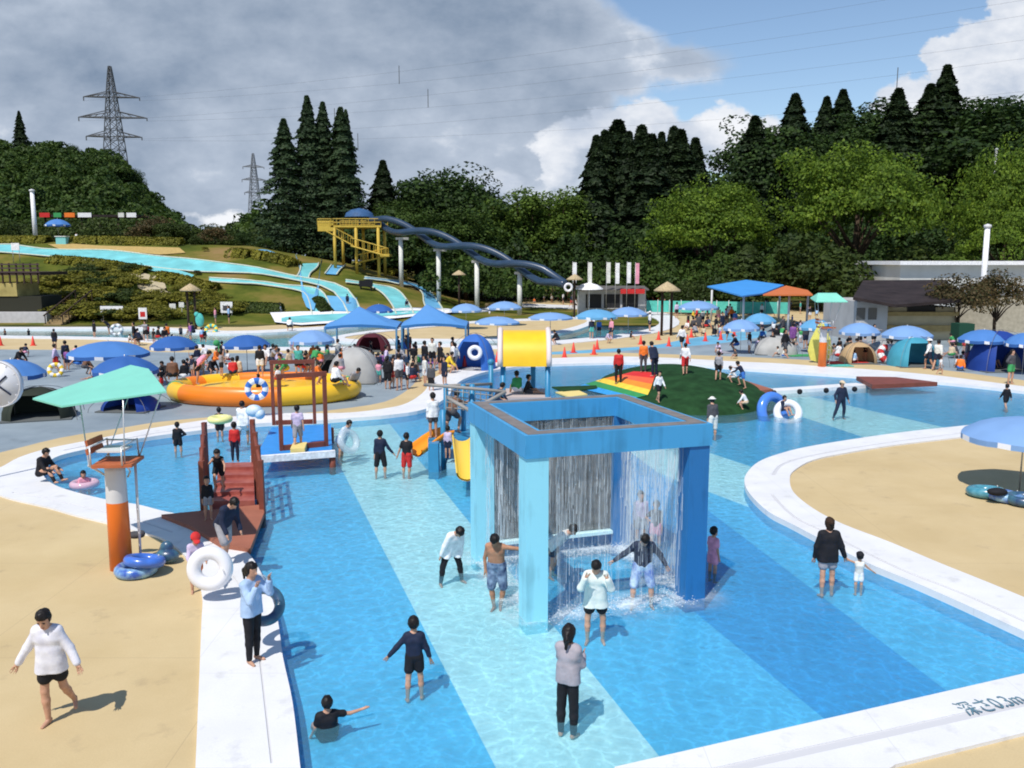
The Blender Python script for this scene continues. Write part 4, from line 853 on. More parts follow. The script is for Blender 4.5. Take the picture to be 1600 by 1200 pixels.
# twin spiral slide
def helix(ph, r0=.62, turns=2.0, n=120):
    pts = []; A = AT(578, 343, D); B = AT(884, 444, 92)
    for k in range(n):
        t = k / (n - 1); c = A.lerp(B, t); c.z += 1.0 * math.sin(math.pi * t) * .3; a = ph + turns * 2 * math.pi * t; r = r0 * min(1, t * 7 + .3, (1 - t) * 7 + .3)
        d = (B - A).normalized(); s = d.cross(V3((0, 0, 1))).normalized(); pts.append(c + s * (math.cos(a) * r) + V3((0, 0, 1)) * (math.sin(a) * r * 1.15))
    return pts
m_sp = mat('spiral_blue', (.022, .045, .085), .35, .5, var=.15, vscale=1, coat=.3)
for k, lab in ((0, 'upper starting one of the two dark blue spiral slide tubes'), (math.pi, 'lower starting one of the two dark blue spiral slide tubes')):
    b = MB(); b.tube(helix(k), .40, 10); tag(b.build('spiral_slide', m_sp), lab, 'water slide', 'twin spiral slide tubes')
for i, (px, ty, d) in enumerate(((626, 374, 109), (685, 392, 105), (745, 410, 101), (812, 428, 97))):
    t = AT(px, ty, d); zg = float(hill_h(t.x, d)); root = thing('slide_pillar', ['first, tallest white pillar under the spiral slide', 'second white pillar under the spiral slide', 'third white pillar under the spiral slide by the small umbrellas', 'shortest white pillar near the end of the spiral slide'][i], 'pillar', (t.x, d, zg), 'white pillars carrying the spiral slide')
    b = MB(); b.tube([(0, 0, -.3), (0, 0, t.z - zg)], .27, 12); b.build('shaft', cm('offwhite'), root, False); b = MB(); b.box((.2, 0, t.z - zg + .1), (1.6, .4, .3)); b.build('saddle', m_pole, root, False)
# black mat
p = terr(572, 453); root = thing('black_mat_rack', 'small black box standing on the lawn between two slides', 'box', tuple(p)); b = MB(); b.box((0, 0, .75), (1.5, .8, .7)); b.build('box_body', cm('black'), root, False); b = MB()
for s in (-.6, .6): b.box((s, 0, .2), (.1, .6, .5))
b.build('box_feet', cm('black'), root, False)
# umbrella, ticket hut, shelter on the hilltop
p = terr(92, 378); o = copy_tree(UP['mid']); o['label'] = 'blue umbrella over the ticket hut on top of the slide hill'; o['group'] = 'blue sun umbrellas round the pools'; o.location = p; o.scale = (1.1, 1.1, 1.35)
root = thing('turquoise_hut', 'small turquoise start booth under the umbrella on the hilltop', 'booth', tuple(terr(98, 382))); b = MB(); b.box((0, 0, .5), (1.3, .9, 1.0)); b.build('booth_box', mat('hut_teal', (.20, .55, .58), .5), root, False); b = MB(); b.box((0, 0, 1.04), (1.5, 1.1, .08)); b.build('booth_top', cm('white'), root, False)
p = AT(150, 336, 138); root = thing('rest_shelter', 'long open shelter with a red, green and white striped roof edge before the wooded hill', 'shelter', (p.x, 138, float(hill_h(p.x, 138)))); x0, x1 = AT(62, 336, 138).x, AT(216, 336, 138).x; zt = AT(150, 334, 138).z
b = MB(); bx(b, x0, x1, 138, 142, zt - .5, zt - .15); b.build('roof', m_rf, root)
for k, (a_, c_, col) in enumerate(((62, 78, 'red'), (84, 96, 'green'), (101, 117, 'orange'), (122, 143, 'white'), (185, 194, 'offwhite'), (198, 213, 'white'))):
    b = MB(); bx(b, AT(a_, 336, 137.9).x, AT(c_, 336, 137.9).x, 137.8, 137.95, zt - .55, zt + .15); b.build('roof_sign', cm(col), root)
for k in range(6): b = MB(); x = x0 + (x1 - x0) * (k + .2) / 5.4; b.tube([(x, 138.5, float(hill_h(x, 138.5)) - .2), (x, 138.5, zt - .45)], .15, 6); b.build('post', m_wd, root)
# left: timber deck on a white base with a stair
root = thing('timber_deck', 'dark timber viewing deck with railings over a yellowish wall at the left edge', 'deck', (PX(20, 84), 84, 0)); D = 84
m_yl = mat('yellowish_stone', (.38, .31, .12), .85, .1, var=.3, vscale=.9)
b = MB(); bx(b, PX(-80, D), PX(30, D), D, D + 4, PZ(463, D), PZ(442, D)); b.build('stone_face', m_yl, root)
b = MB(); bx(b, PX(-80, D), PX(70, D), D - .2, D + 5, PZ(430, D), PZ(425, D)); b.build('floor_slab', m_wd, root)
for k in range(14): b = MB(); x = PX(-78 + k * 11, D); bx(b, x, x + .12, D - .2, D - .05, PZ(443, D), PZ(411, D)); b.build('rail_post', m_wd, root)
for y in (412, 418, 424): b = MB(); bx(b, PX(-80, D), PX(70, D), D - .26, D - .205, PZ(y + 2.0, D), PZ(y, D)); b.build('rail', mat('rail_brown', (.07, .045, .05), .8), root)
b = MB(); bx(b, PX(-80, D - 1), PX(72, D - 1), D - .9, D, 0, PZ(488, D - 1)); b.build('white_base', mat('base_white', (.52, .51, .52), .8, .2, var=.08), root)
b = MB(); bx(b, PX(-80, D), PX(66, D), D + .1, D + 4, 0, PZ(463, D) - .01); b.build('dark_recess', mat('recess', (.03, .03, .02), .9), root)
root = thing('hill_stair', 'steep wooden stair with dark handrails beside the timber deck', 'stair', (PX(88, 82), 82, 0)); D = 82
b = MB(); n = 12
for k in range(n): z = .1 + k * PZ(470, 88) / n; b.box((PX(88, D), D - .5 + k * .5, z - .1), (1.6, .56, .22))
b.build('steps', mat('stair_tan', (.30, .22, .11), .85, .1, var=.2), root)
for s in (76, 103): b = MB(); b.tube([(PX(s, D), D - .8, .9), (PX(s, D) , D + 5.5, PZ(470, 88) + 1.1)], .07, 6); [b.tube([(PX(s, D), D - .6 + k * 1.2, 0), (PX(s, D), D - .6 + k * 1.2, 1.0 + k * .42)], .05, 5) for k in range(6)]; b.build('handrail', m_wd, root)
# notice boards in front of the hedge
for (px, py, w, h, zc, lab, col) in ((176, 505, 2.2, .62, 1.35, 'wide white notice board on two legs before the clipped bushes', 'white'), (224, 506, .8, 1.1, 1.0, 'upright white poster board with a red picture beside the hedge', 'white'), (271, 503, .62, .62, 1.5, 'small square white sign left of the thatched shelter', 'offwhite'), (285, 503, .5, .5, 1.7, 'small pale sign on a thin post next to the thatched shelter', 'offwhite'),
        (355, 502, 1.2, 1.1, 1.4, 'white framed board with a dark picture right of the thatched shelter', 'white'), (26, 411, .8, .7, 1.6, 'small white board above the timber deck railing', 'white')):
    p = G(px, py) if py > 480 else AT(px, py, 86); root = thing('notice_board', lab, 'sign', tuple(p), 'notice boards by the slide hill')
    b = MB(); b.box((0, 0, zc), (w, .06, h)); b.build('panel', cm(col), root, False)
    if px in (224, 355): b = MB(); b.box((0, -.036, zc - .08), (w * .6, .01, h * .45)); b.build('picture', cm('red' if px == 224 else 'darkgrey'), root, False)
    for s in ((-.4, .4) if w > .7 else (0,)): b = MB(); b.tube([(s * w, .04, 0), (s * w, .04, zc)], .03, 6); b.build('sign_leg', m_pole, root, False)

# ------------------------------------------------------------ play things in the pool
m_bw = mat('bridge_brown', (.20, .055, .035), .55, .3, var=.15, vscale=3); m_bw2 = mat('bridge_deck', (.33, .12, .075), .65, .25, var=.12, vscale=2)
m_tile = mat('stair_tile', (.28, .06, .05), .4, .4, col2=(.40, .12, .09), vscale=3.5)
rb = thing('stair_bridge', 'brown stair bridge with handrails rising from a landing deck at the pool edge', 'bridge', tuple(G(370, 790)))
P_ = [G(252, 804, .14), G(409, 788, .14), G(413, 800, .14), G(391, 857, .14), G(345, 850, .14), G(298, 822, .14)]; b = MB(); b.plate(P_[::-1] if False else P_, .12); b.build('landing_deck', m_bw2, rb)
s0, s1 = G(330, 788, .14), G(398, 787, .14); e0, e1 = G(345, 723, .55), G(396, 722, .55); n = 5
for k in range(n):
    a_, b__ = s0.lerp(e0, k / n), s1.lerp(e1, k / n); c_, d_ = s0.lerp(e0, (k + 1) / n), s1.lerp(e1, (k + 1) / n); z = .14 + (k + 1) * .41 / n
    b = MB(); Q = [V3((q.x, q.y, z)) for q in (a_, b__, d_, c_)]; b.plate(Q, z + .35); b.build('step', m_tile, rb)
for (p0, p1, h0, h1) in ((G(318, 790, .14), G(322, 722, .55), 1.12, 1.25), (G(410, 795, .14), G(397, 722, .55), 1.2, 1.2)):
    for t in (0, .33, .66, 1): q = p0.lerp(p1, t); b = MB(); b.box((q.x, q.y, q.z + h0 / 2 - .3), (.12, .12, h0 + .6)); b.build('rail_post', m_bw, rb)
    for dz in (1.08, .62, .12): b = MB(); b.tube([p0 + V3((0, 0, dz)), p1 + V3((0, 0, dz))], .05, 6); b.build('handrail', m_bw, rb)
# bright blue raft deck with two goal-like frames
zf = .35; rd = thing('play_deck', 'bright blue raised play deck edged in white with two brown portal frames', 'play structure', tuple(G(455, 705, zf)))
A0, A1, B1, B0 = G(398, 716, zf), G(519, 707, zf), G(517, 663, zf), G(424, 668, zf)
b = MB(); b.plate([A0, A1, B1, B0], .12); b.build('deck_surface', mat('raft_blue', (.03, .26, .68), .45, .4, var=.08), rd)
b = MB(); d = (A1 - A0); b.box((A0 + A1) / 2 + V3((0, -.08, -.02)), (d.length + .2, .14, .2), math.atan2(d.y, d.x)); b.build('white_edge', cm('white'), rd)
for q in (A0, A1, B0, B1): b = MB(); b.tube([(q.x, q.y, -.4), (q.x, q.y, zf - .13)], .1, 8); b.build('deck_leg', m_bw, rd)
for (p, q, zt) in ((G(440, 704, zf), G(510, 697, zf), 588), (G(428, 664, zf), G(492, 662, zf), 566)):
    d = (q - p); rz = math.atan2(d.y, d.x); top = AT((p.x / p.y) * FPX * .99 + 800, zt, p.y).z; hh = top - zf
    fr = MB()
    for w in (p, q): fr.box(w + V3((0, 0, hh / 2)), (.11, .11, hh), rz)
    fr.box((p + q) / 2 + V3((0, 0, hh)), (d.length + .14, .13, .13), rz); fr.box((p + q) / 2 + V3((0, 0, .08)), (d.length - .14, .13, .15), rz); fr.build('portal_frame', m_bw, rd)
b = MB(); q = G(466, 706, zf); b.box(q + V3((0, .1, .1)), (.42, .9, .16), .15); tag(b.build('foam_block', mat('foam_yellow', (.75, .60, .22), .6)), 'yellow foam block on the front edge of the bright blue deck', 'float')
# --- slide castle: two towers, net bridge, tunnel roof
m_po = mat('post_blue', (.03, .22, .42), .4, .4, var=.08); m_rope = mat('rope_grey', (.30, .28, .26), .8); m_so = mat('slide_orange', (.85, .30, .015), .35, .5, coat=.3); m_sy = mat('slide_yellow', (.80, .55, .07), .4, .4, coat=.2)
pc = thing('play_castle', 'blue posted play castle with yellow tunnel roof, net bridge, orange slide and yellow slide', 'play structure', tuple(G(760, 700, -.4)))
D = 27.0; xl, xr = AT(768, 600, D).x, AT(857, 600, D).x; zt = AT(800, 572, D).z; z0 = AT(800, 519, D).z; zf2 = AT(810, 620, D).z
for (px, dy, top) in ((786, 0, 570), (856, 0, 568), (767, 1.7, 566), (833, 1.7, 566)):
    d_ = D + dy; q = AT(px, top, d_); b = MB(); b.tube([(q.x, d_, -.4), (q.x, d_, q.z)], .085, 10); b.ball((q.x, d_, q.z), .12, 10, 6); b.build('post', m_po, pc)
xa, xb = AT(786, 600, D).x, AT(856, 600, D).x; r = (z0 - zt) ; vs = []; n = 14; mid = D + .85; rr = 1.0
b = MB()
for (x) in (xa - .05, xb - .0):
    for k in range(n + 1):
        a = math.pi * k / n; vs.append((x, mid - math.cos(a) * rr, zt + math.sin(a) * r))
for x in (xb - .0, xa - .05):
    for k in range(n + 1):
        a = math.pi * k / n; vs.append((x, mid - math.cos(a) * (rr - .05), zt + math.sin(a) * (r - .05)))
m_ = n + 1
b.add(vs, [(k, k + m_, k + 1 + m_, k + 1) for k in range(n)] + [(k + 2 * m_, k + 3 * m_, k + 1 + 3 * m_, k + 1 + 2 * m_) for k in range(n)], True); b.build('tunnel_roof', mat('tunnel_yellow', (.85, .52, .015), .4, .4, var=.05, coat=.3), pc)
for x in (xa - .09, xb + .03):
    b = MB(); b.tube([(x, mid - math.cos(math.pi * k / n) * (rr + .02), zt + math.sin(math.pi * k / n) * (r + .02)) for k in range(n + 1)], .085, 8); b.build('roof_rim', mat('rim_pinkwhite', (.72, .62, .60), .5), pc)
b = MB(); bx(b, xa - .1, xb + .1, D - .1, D + 1.8, zf2 - .1, zf2); b.build('platform', mat('castle_floor', (.50, .42, .40), .7), pc)
D2 = 25.6; z2 = AT(690, 685, D2).z
for (px, dy) in ((692, 0), (738, 0), (697, 1.2), (724, 1.2)):
    q = AT(px, 640, D2 + dy); b = MB(); b.tube([(q.x, D2 + dy, -.4), (q.x, D2 + dy, AT(px, 600 if px != 692 else 640, D2 + dy).z)], .08, 8); b.build('post', m_po, pc)
b = MB(); bx(b, AT(668, 600, D2).x, AT(740, 600, D2).x, D2 - .1, D2 + 1.4, z2 - .12, z2); b.build('platform', m_po, pc)
for pts in (((664, 601, 26.5), (690, 603, 25.5), (790, 612, 25.2)), ((790, 612, 25.2), (735, 642, 24.6)), ((690, 603, 26.8), (768, 600, 28.6)), ((735, 642, 24.6), (700, 622, 25.4))):
    b = MB(); b.tube([AT(*q) for q in pts], .055, 6); b.build('grey_bar', m_rope, pc)
b = MB()
for k in range(9):
    p, q = AT(697 + k * 9, 606 + k, 25.6), AT(697 + k * 9, 640 + k * .5, 25.6); b.tube([p, q], .016, 4)
for k in range(4): b.tube([AT(697, 610 + k * 9, 25.6), AT(770, 618 + k * 8, 25.6)], .016, 4)
b.build('rope_net', m_rope, pc)
def trough(pts, w, m, name='slide'):
    b = MB(); P__ = [V3(p) for p in pts]; k = 9; vs = []
    for i, p in enumerate(P__):
        t = (P__[min(i + 1, len(P__) - 1)] - P__[max(0, i - 1)]).normalized(); s = t.cross(V3((0, 0, 1))).normalized(); u = s.cross(t)
        for j in range(k): a = math.pi * (j / (k - 1)); vs.append(p + s * (-math.cos(a) * w) - u * (math.sin(a) * w * .8) + u * w * .7)
        for j in range(k): a = math.pi * (1 - j / (k - 1)); vs.append(p + s * (-math.cos(a) * (w + .04)) - u * (math.sin(a) * (w * .8 + .05)) + u * w * .7)
    K = 2 * k; b.add(vs, [(i * K + j, (i + 1) * K + j, (i + 1) * K + (j + 1) % K, i * K + (j + 1) % K) for i in range(len(P__) - 1) for j in range(K)], True)
    return b.build(name, m, pc)
trough([AT(700, 680, 25.9), AT(688, 683, 25.7), AT(674, 692, 25.5), AT(660, 703, 25.2), AT(650, 710, 25.0)], .30, m_so, 'orange_slide')
b = MB(); q = AT(678, 712, 25.0); b.box((q.x, q.y, .15), (.3, .4, 1.2)); b.build('slide_foot', m_po, pc)
trough([AT(722, 688, 25.2), AT(724, 705, 24.3), AT(727, 725, 23.4), AT(730, 748, 22.6)], .26, m_sy, 'yellow_slide')
b = MB(); bx(b, AT(700, 700, 26).x, AT(760, 700, 26).x, 25.2, 27.2, -.4, .06); b.build('wet_step', mat('step_pale', (.30, .52, .62), .5), pc)
# --- green mound with rainbow stripes
mc = (G(1060, 650, -.1) + G(1060, 580, -.1)) / 2; mx = 3.95; my = (G(1062, 580, -.1) - G(1062, 650, -.1)).y / 2
def mound_z(x, y):
    r = ((x - mc.x) ** 2 / mx ** 2 + (y - mc.y) ** 2 / my ** 2) ** .5
    return -.42 + .42 * min(1, max(0, (1.12 - r) * 6)) - .05 + 1.05 * max(0, 1 - r ** 1.8) ** .85
def mound_hit(px, py):
    d = raydir(px, py); t = 25.0
    while t < 60:
        p = V3((0, 0, CAMH)) + d * t
        if p.z <= max(-.1, mound_z(p.x, p.y)): return p
        t += .02
    return G(px, py)
n_, m_ = 110, 80; vs = []; fs = []
for j in range(m_):
    for i in range(n_):
        x, y = mc.x + mx * 1.12 * (2 * i / (n_ - 1) - 1), mc.y + my * 1.12 * (2 * j / (m_ - 1) - 1); vs.append((x, y, mound_z(x, y)))
for j in range(m_ - 1):
    for i in range(n_ - 1):
        x, y = 1.12 * (2 * (i + .5) / (n_ - 1) - 1), 1.12 * (2 * (j + .5) / (m_ - 1) - 1)
        if x * x + y * y < 1.2: fs.append((j * n_ + i, j * n_ + i + 1, (j + 1) * n_ + i + 1, (j + 1) * n_ + i))
mound = meshobj('climbing_mound', vs, fs, mat('mound_green', (.016, .052, .018), .85, .1, var=.3, vscale=2), None, None, True)
tag(mound, 'dark green climbing mound in the pool with a rainbow striped left flank', 'mound')
LB = [(990, 581), (972, 586), (958, 589), (944, 592), (930, 596), (914, 601), (898, 606)]; RB = [(1026, 583), (1022, 592), (1019, 601), (1016, 610), (1012, 618), (996, 622), (975, 624)]
for k, (c, nm) in enumerate((((.62, .03, .03), 'red'), ((.75, .12, .05), 'coral'), ((.82, .26, .03), 'orange'), ((.80, .56, .06), 'yellow'), ((.04, .26, .08), 'green'), ((.04, .30, .66), 'blue'))):
    vs = []; n = 16
    for i in range(n + 1):
        t = i / n
        for q in range(4):
            s_ = q / 3; a = (LB[k][0] * (1 - s_) + LB[k + 1][0] * s_, LB[k][1] * (1 - s_) + LB[k + 1][1] * s_); b_ = (RB[k][0] * (1 - s_) + RB[k + 1][0] * s_, RB[k][1] * (1 - s_) + RB[k + 1][1] * s_)
            p = mound_hit(a[0] + (b_[0] - a[0]) * t, a[1] + (b_[1] - a[1]) * t); vs.append((p.x, p.y, max(p.z, -.1) + .03))
    b = MB(); b.add(vs, [(i * 4 + q, (i + 1) * 4 + q, (i + 1) * 4 + q + 1, i * 4 + q + 1) for i in range(n) for q in range(3)], True); b.build('color_stripe', mat('stripe_' + nm, c, .6, .2, var=.1), mound)
for (P_, col, lab) in (([(862, 604), (930, 602), (985, 597), (960, 603), (880, 612)], 'mound_green', 'thin dark green float mat lying left of the mound'), ([(868, 612), (905, 610), (918, 616), (890, 620)], 'foam_yellow', 'pale yellow float mat lying left of the mound')):
    Q = [G(*q, -.02) for q in P_]; b = MB(); b.plate(Q[::-1] if False else Q, .06); tag(b.build('float_mat', MATS[col]), lab, 'float mat')
# low divider wall with dark studs, brown raft
b = MB(); A, B = G(1200, 610, .05), G(1347, 600, .05); n = 12; d = B - A; b.box((A + B) / 2 + V3((0, 0, -.22)), (d.length, .8, .46), math.atan2(d.y, d.x)); dv = tag(b.build('divider_wall', m_kerb), 'low white divider wall with dark studs in the right pool arm', 'wall')
for px in (1205, 1245, 1286, 1330): q = G(px, 611 - (px - 1205) * .045, .08); b = MB(); b.ball(q + V3((0, -.42, -.02)), .13, 10, 6); b.build('stud', cm('black'), dv)
b = MB(); b.plate([G(1338, 588, .25), G(1363, 601, .25), G(1465, 597, .25), G(1400, 589, .25)], .2); rr_ = tag(b.build('brown_raft', m_bw), 'flat brown raft moored at the far right kerb', 'raft')
b = MB(); b.plate([G(1120, 592, .2), G(1150, 590, .2), G(1208, 608, .2), G(1165, 612, .2)], .15); tag(b.build('brown_ramp', m_bw2), 'red-brown ramp board on the right slope of the green mound', 'ramp')
# --- giant inflatable ring
ci = (G(415, 646) + G(415, 600)) / 2; Ri = (G(562, 612) - G(268, 612)).x / 2 - .1; ri = .42; sy = .66
m_iy = mat('inflate_yellow', (.85, .50, .025), .4, .4, var=.05, vscale=.8, coat=.2); m_io = mat('inflate_orange', (.85, .22, .015), .4, .4, var=.05, vscale=.8, coat=.2); m_ig = mat('inflate_green', (.04, .35, .16), .5, .3)
N_, K_ = 96, 16; vs = []; fs = []; mi = []
for i in range(N_):
    a = 2 * math.pi * i / N_; pin = 1 - .05 * abs(math.cos(a * 6)) ** 12
    for j in range(K_):
        bta = 2 * math.pi * j / K_; q = Ri - ri + ri * pin * math.cos(bta); vs.append((ci.x + q * math.cos(a), ci.y + q * math.sin(a) * sy, ri * .96 + ri * pin * math.sin(bta)))
for i in range(N_):
    deg = 360 * (i + .5) / N_
    for j in range(K_):
        fs.append((i * K_ + j, ((i + 1) % N_) * K_ + j, ((i + 1) % N_) * K_ + (j + 1) % K_, i * K_ + (j + 1) % K_))
        mi.append(2 if 192 < deg < 200 or 20 < deg < 26 else (1 if 222 < deg < 288 or 60 < deg < 120 or 150 < deg < 170 else 0))
ir = meshobj('inflatable_ring', vs, fs, [m_iy, m_io, m_ig], None, mi, True); tag(ir, 'giant yellow and orange inflatable bouncing ring with children on it', 'inflatable')
b = MB(); b.lathe((ci.x, ci.y, 0), [(Ri - .75, .45), (Ri * .6, .60), (Ri * .3, .68), (.01, .70)], 48, 1, sy); o = b.build('bouncing_floor', m_iy, ir, True)
m_ir = MB()
# --- floats
def ring(px, py, R_, r_, col, lab, up=None, z=None, D=None, m=None, col2=None, name='swim_ring'):
    p = G(px, py) if z is None and D is None else (AT(px, py, D) if D else G(px, py, z))
    b = MB(); n, k = 36, 12; ax = V3(up or (0, 0, 1)).normalized(); b.torus(p, R_, r_, ax, n, k)
    mm = m or cm(col)
    if col2:
        mats = [mm, cm(col2)]; b.m = [1 if (i // k) % 6 < 3 else 0 for i in range(len(b.f))]; o = b.build(name, mats)
    else: o = b.build(name, mm)
    b2 = MB(); b2.tube([p + ax * (r_ * .9) + V3((R_, 0, 0)) * .9, p + ax * (r_ * 1.25) + V3((R_, 0, 0)) * .9], .012, 6); b2.build('valve', cm('offwhite'), o)
    return tag(o, lab, 'swim ring', 'swim rings')
m_vw = mat('vinyl_white', (.76, .76, .80), .3, .5, coat=.4); m_vb = mat('vinyl_blue', (.05, .15, .55), .3, .5, var=.3, vscale=4, coat=.3); m_vc = ghost('vinyl_clear', (.62, .72, .78), .45); m_vp = mat('vinyl_blue_print', (.03, .09, .42), .3, .5, col2=(.30, .52, .68), vscale=7, coat=.3); m_vn = mat('vinyl_navy', (.02, .05, .13), .35, .5, col2=(.06, .16, .22), vscale=6, coat=.3)
FL = []
ring(328, 888, .28, .125, 'white', 'large white swim ring held upright by the child in lavender', (.12, -1, .12), D=14.7, m=m_vw)
ring(411, 945, .26, .085, 'navy', 'dark teal swim ring hanging at the hip of the woman in light blue', (.5, -.8, .75), D=12.9, m=m_vn)
ring(213, 889, .30, .11, 'blue', 'printed blue swim ring lying at the foot of the orange tower column', z=.11, m=m_vp); 
ring(226, 876, .29, .10, 'blue', 'second printed blue swim ring stacked behind the first by the tower', (.1, .2, 1), z=.28, m=m_vb)
ring(132, 756, .29, .10, 'pink', 'pale pink see-through swim ring floating with a child near the left kerb', z=-.05, m=ghost('vinyl_pink', (.80, .52, .62), .75))
ring(344, 655, .30, .11, 'yellow', 'pale yellow swim ring round the waist of a child in black', D=28.2, m=mat('vinyl_yellow', (.78, .76, .30), .4, .5))
ring(1208, 643, .62, .20, 'blue', 'huge shiny blue float ring standing in the water with a child', (.55, -1, .3), D=34.5, m=mat('vinyl_bright', (.07, .22, .68), .2, .6, coat=.5))
ring(1231, 645, .42, .15, 'offwhite', 'white and blue swim ring leaning against the huge blue one', (-.15, -1, .5), D=33.9, m=m_vw)
ring(742, 551, .30, .12, 'white', 'white swim ring hung on the front of the blue dome tent', (0, -1, .2), D=47, m=m_vw)
ring(401, 608, .33, .12, 'blue', 'blue and white swim ring carried past the inflatable ring', (.3, -1, 0), D=33, col2='white')
ring(87, 578, .30, .11, 'yellow', 'yellow and white swim ring carried by a person on the left deck', (.4, -1, .4), D=45, col2='white')
ring(1387, 553, .42, .2, 'red', 'red and white float hanging before the teal tent', (0, -1, .5), D=51, col2='white')
ring(888, 449, .35, .12, 'white', 'white swim ring displayed near the snack stall', (0, -1, 0), D=88, m=m_vw)
ring(545, 690, .30, .11, 'blue', 'clear swim ring behind the crouching person in the white patterned top', (.6, -.5, .3), D=26.5, m=m_vc)
b = MB(); p = AT(397, 642, 27.9); b.ball(p, .26, 14, 10, (1.1, .7, .8)); b.ball(p + V3((.18, 0, -.1)), .18, 12, 8); tag(b.build('clear_blue_bag', mat('bag_paleblue', (.36, .55, .72), .4, .4, col2=(.70, .76, .82), vscale=5)), 'pale blue bag carried by the woman in white above the stairs', 'bag')
ring(182, 516, .42, .15, 'grey', 'white and grey swim ring leaning by the river, left', (.1, -1, .2), D=73, col2='white')
ring(330, 515, .42, .15, 'teal', 'yellow and teal swim ring by the sitters at the river bank', (.1, -1, .8), D=73, col2='yellow')
ring(1540, 768, .34, .13, 'teal', 'teal blue printed swim ring lying under the big pale umbrella', (0, .1, 1), z=.13, m=mat('vinyl_teal', (.03, .20, .28), .3, .5, col2=(.12, .35, .45), vscale=6, coat=.3))
ring(1570, 775, .33, .12, 'blue', 'dark blue swim ring pile end under the big pale umbrella', (.1, 0, 1), z=.12, m=m_vp)
ring(1600, 780, .33, .12, 'black', 'black swim ring at the right edge under the big pale umbrella', (0, 0, 1), z=.14, m=m_vn)
# navy bag bundle by the tower
b = MB(); p = G(262, 880); b.ball(p + V3((0, 0, .16)), .24, 16, 10, (1.0, .7, .62)); b.ball(p + V3((-.02, .05, .30)), .14, 12, 8, (1, .7, 1.1)); tag(b.build('beach_bag', m_vn), 'slumped navy bag beside the swim rings at the tower foot', 'bag')
b = MB(); p = G(213, 866); b.ball(p + V3((0, 0, .42)), .13, 12, 8, (1.3, .8, .6)); b.ball(p + V3((.13, 0, .44)), .08, 10, 8); tag(b.build('dark_pouch', cm('darkgrey')), 'dark pouch lying on top of the printed swim rings', 'bag')
b = MB(); p = G(1558, 772, .25); b.ball(p + V3((0, 0, .06)), .2, 12, 8, (1.3, .8, .5)); tag(b.build('dark_towel', cm('black')), 'black towel thrown over the rings under the big umbrella', 'towel')
# clear bag with a white string in the woman's hand
b = MB(); p = AT(404, 912, 12.6); b.ball(p, .17, 14, 10, (1, .7, .9)); o = tag(b.build('clear_bag', m_vc), 'clear plastic bag held up by the woman in light blue', 'bag')
# spout boats etc: mint umbrella folded by the board, left river
for (px, py, col, lab) in ((312, 500, 'teal', 'turquoise dinosaur-like float held up near the white framed board'), (345, 548, 'green', 'bright green float board carried by a person near the river')):
    D_ = G(px, 516 if py < 510 else 552).y; p = AT(px, py, D_); b = MB(); b.ball(p, .55 if py < 510 else .4, 12, 8, (.7, .4, 1.1)); b.ball(p + V3((-.25, 0, .5)), .22, 10, 6); tag(b.build('float_toy', cm(col)), lab, 'float')
# loungers/mats on the right deck
for (px, py, w, d, col, lab) in ((1145, 551, 2.2, 1.2, 'grey', 'grey mat beside the pale grey tent'), (1250, 556, 1.6, 1.0, 'green', 'small green mat left of the yellow board'), (1320, 567, 2.6, 1.0, 'red', 'reddish picnic sheet right of the yellow board'), (1310, 572, 1.5, .8, 'teal', 'teal sheet lying in front of the reddish picnic sheet'), (700, 566, 2.4, 1.4, 'purple', 'purple picnic sheet beneath the right marquee')):
    p = G(px, py); b = MB(); b.box(p + V3((0, 0, .03)), (w, d, .05), .1); tag(b.build('picnic_sheet', cm(col)), lab, 'picnic sheet', 'picnic sheets')
# --- lettering on the kerb
def text(body, px, py, size, ang, m, name, sx=1, sy_=1, z=.056):
    cu = bpy.data.curves.new(name, 'FONT'); cu.body = body; cu.size = size; cu.extrude = .0015; cu.align_x = 'LEFT'
    o = bpy.data.objects.new('tmp', cu); COL.objects.link(o); bpy.context.view_layer.update()
    me = bpy.data.meshes.new_from_object(o.evaluated_get(bpy.context.evaluated_depsgraph_get())); bpy.data.objects.remove(o)
    me.materials.clear(); me.materials.append(m); q = bpy.data.objects.new(name, me); COL.objects.link(q); q.location = G(px, py, z); q.rotation_euler.z = ang; q.scale = (sx, sy_, 1); return q
tA, tB = G(1510, 1113, .055), G(1600, 1094, .055); ang = math.atan2(tB.y - tA.y, tB.x - tA.x)
o = text('深さ0.3m', 1513, 1117, .30, ang, mat('letter_grey', (.10, .20, .26), .7), 'depth_marking', .9, 1.25)
tag(o, 'grey depth lettering painted on the white kerb at lower right', 'lettering')
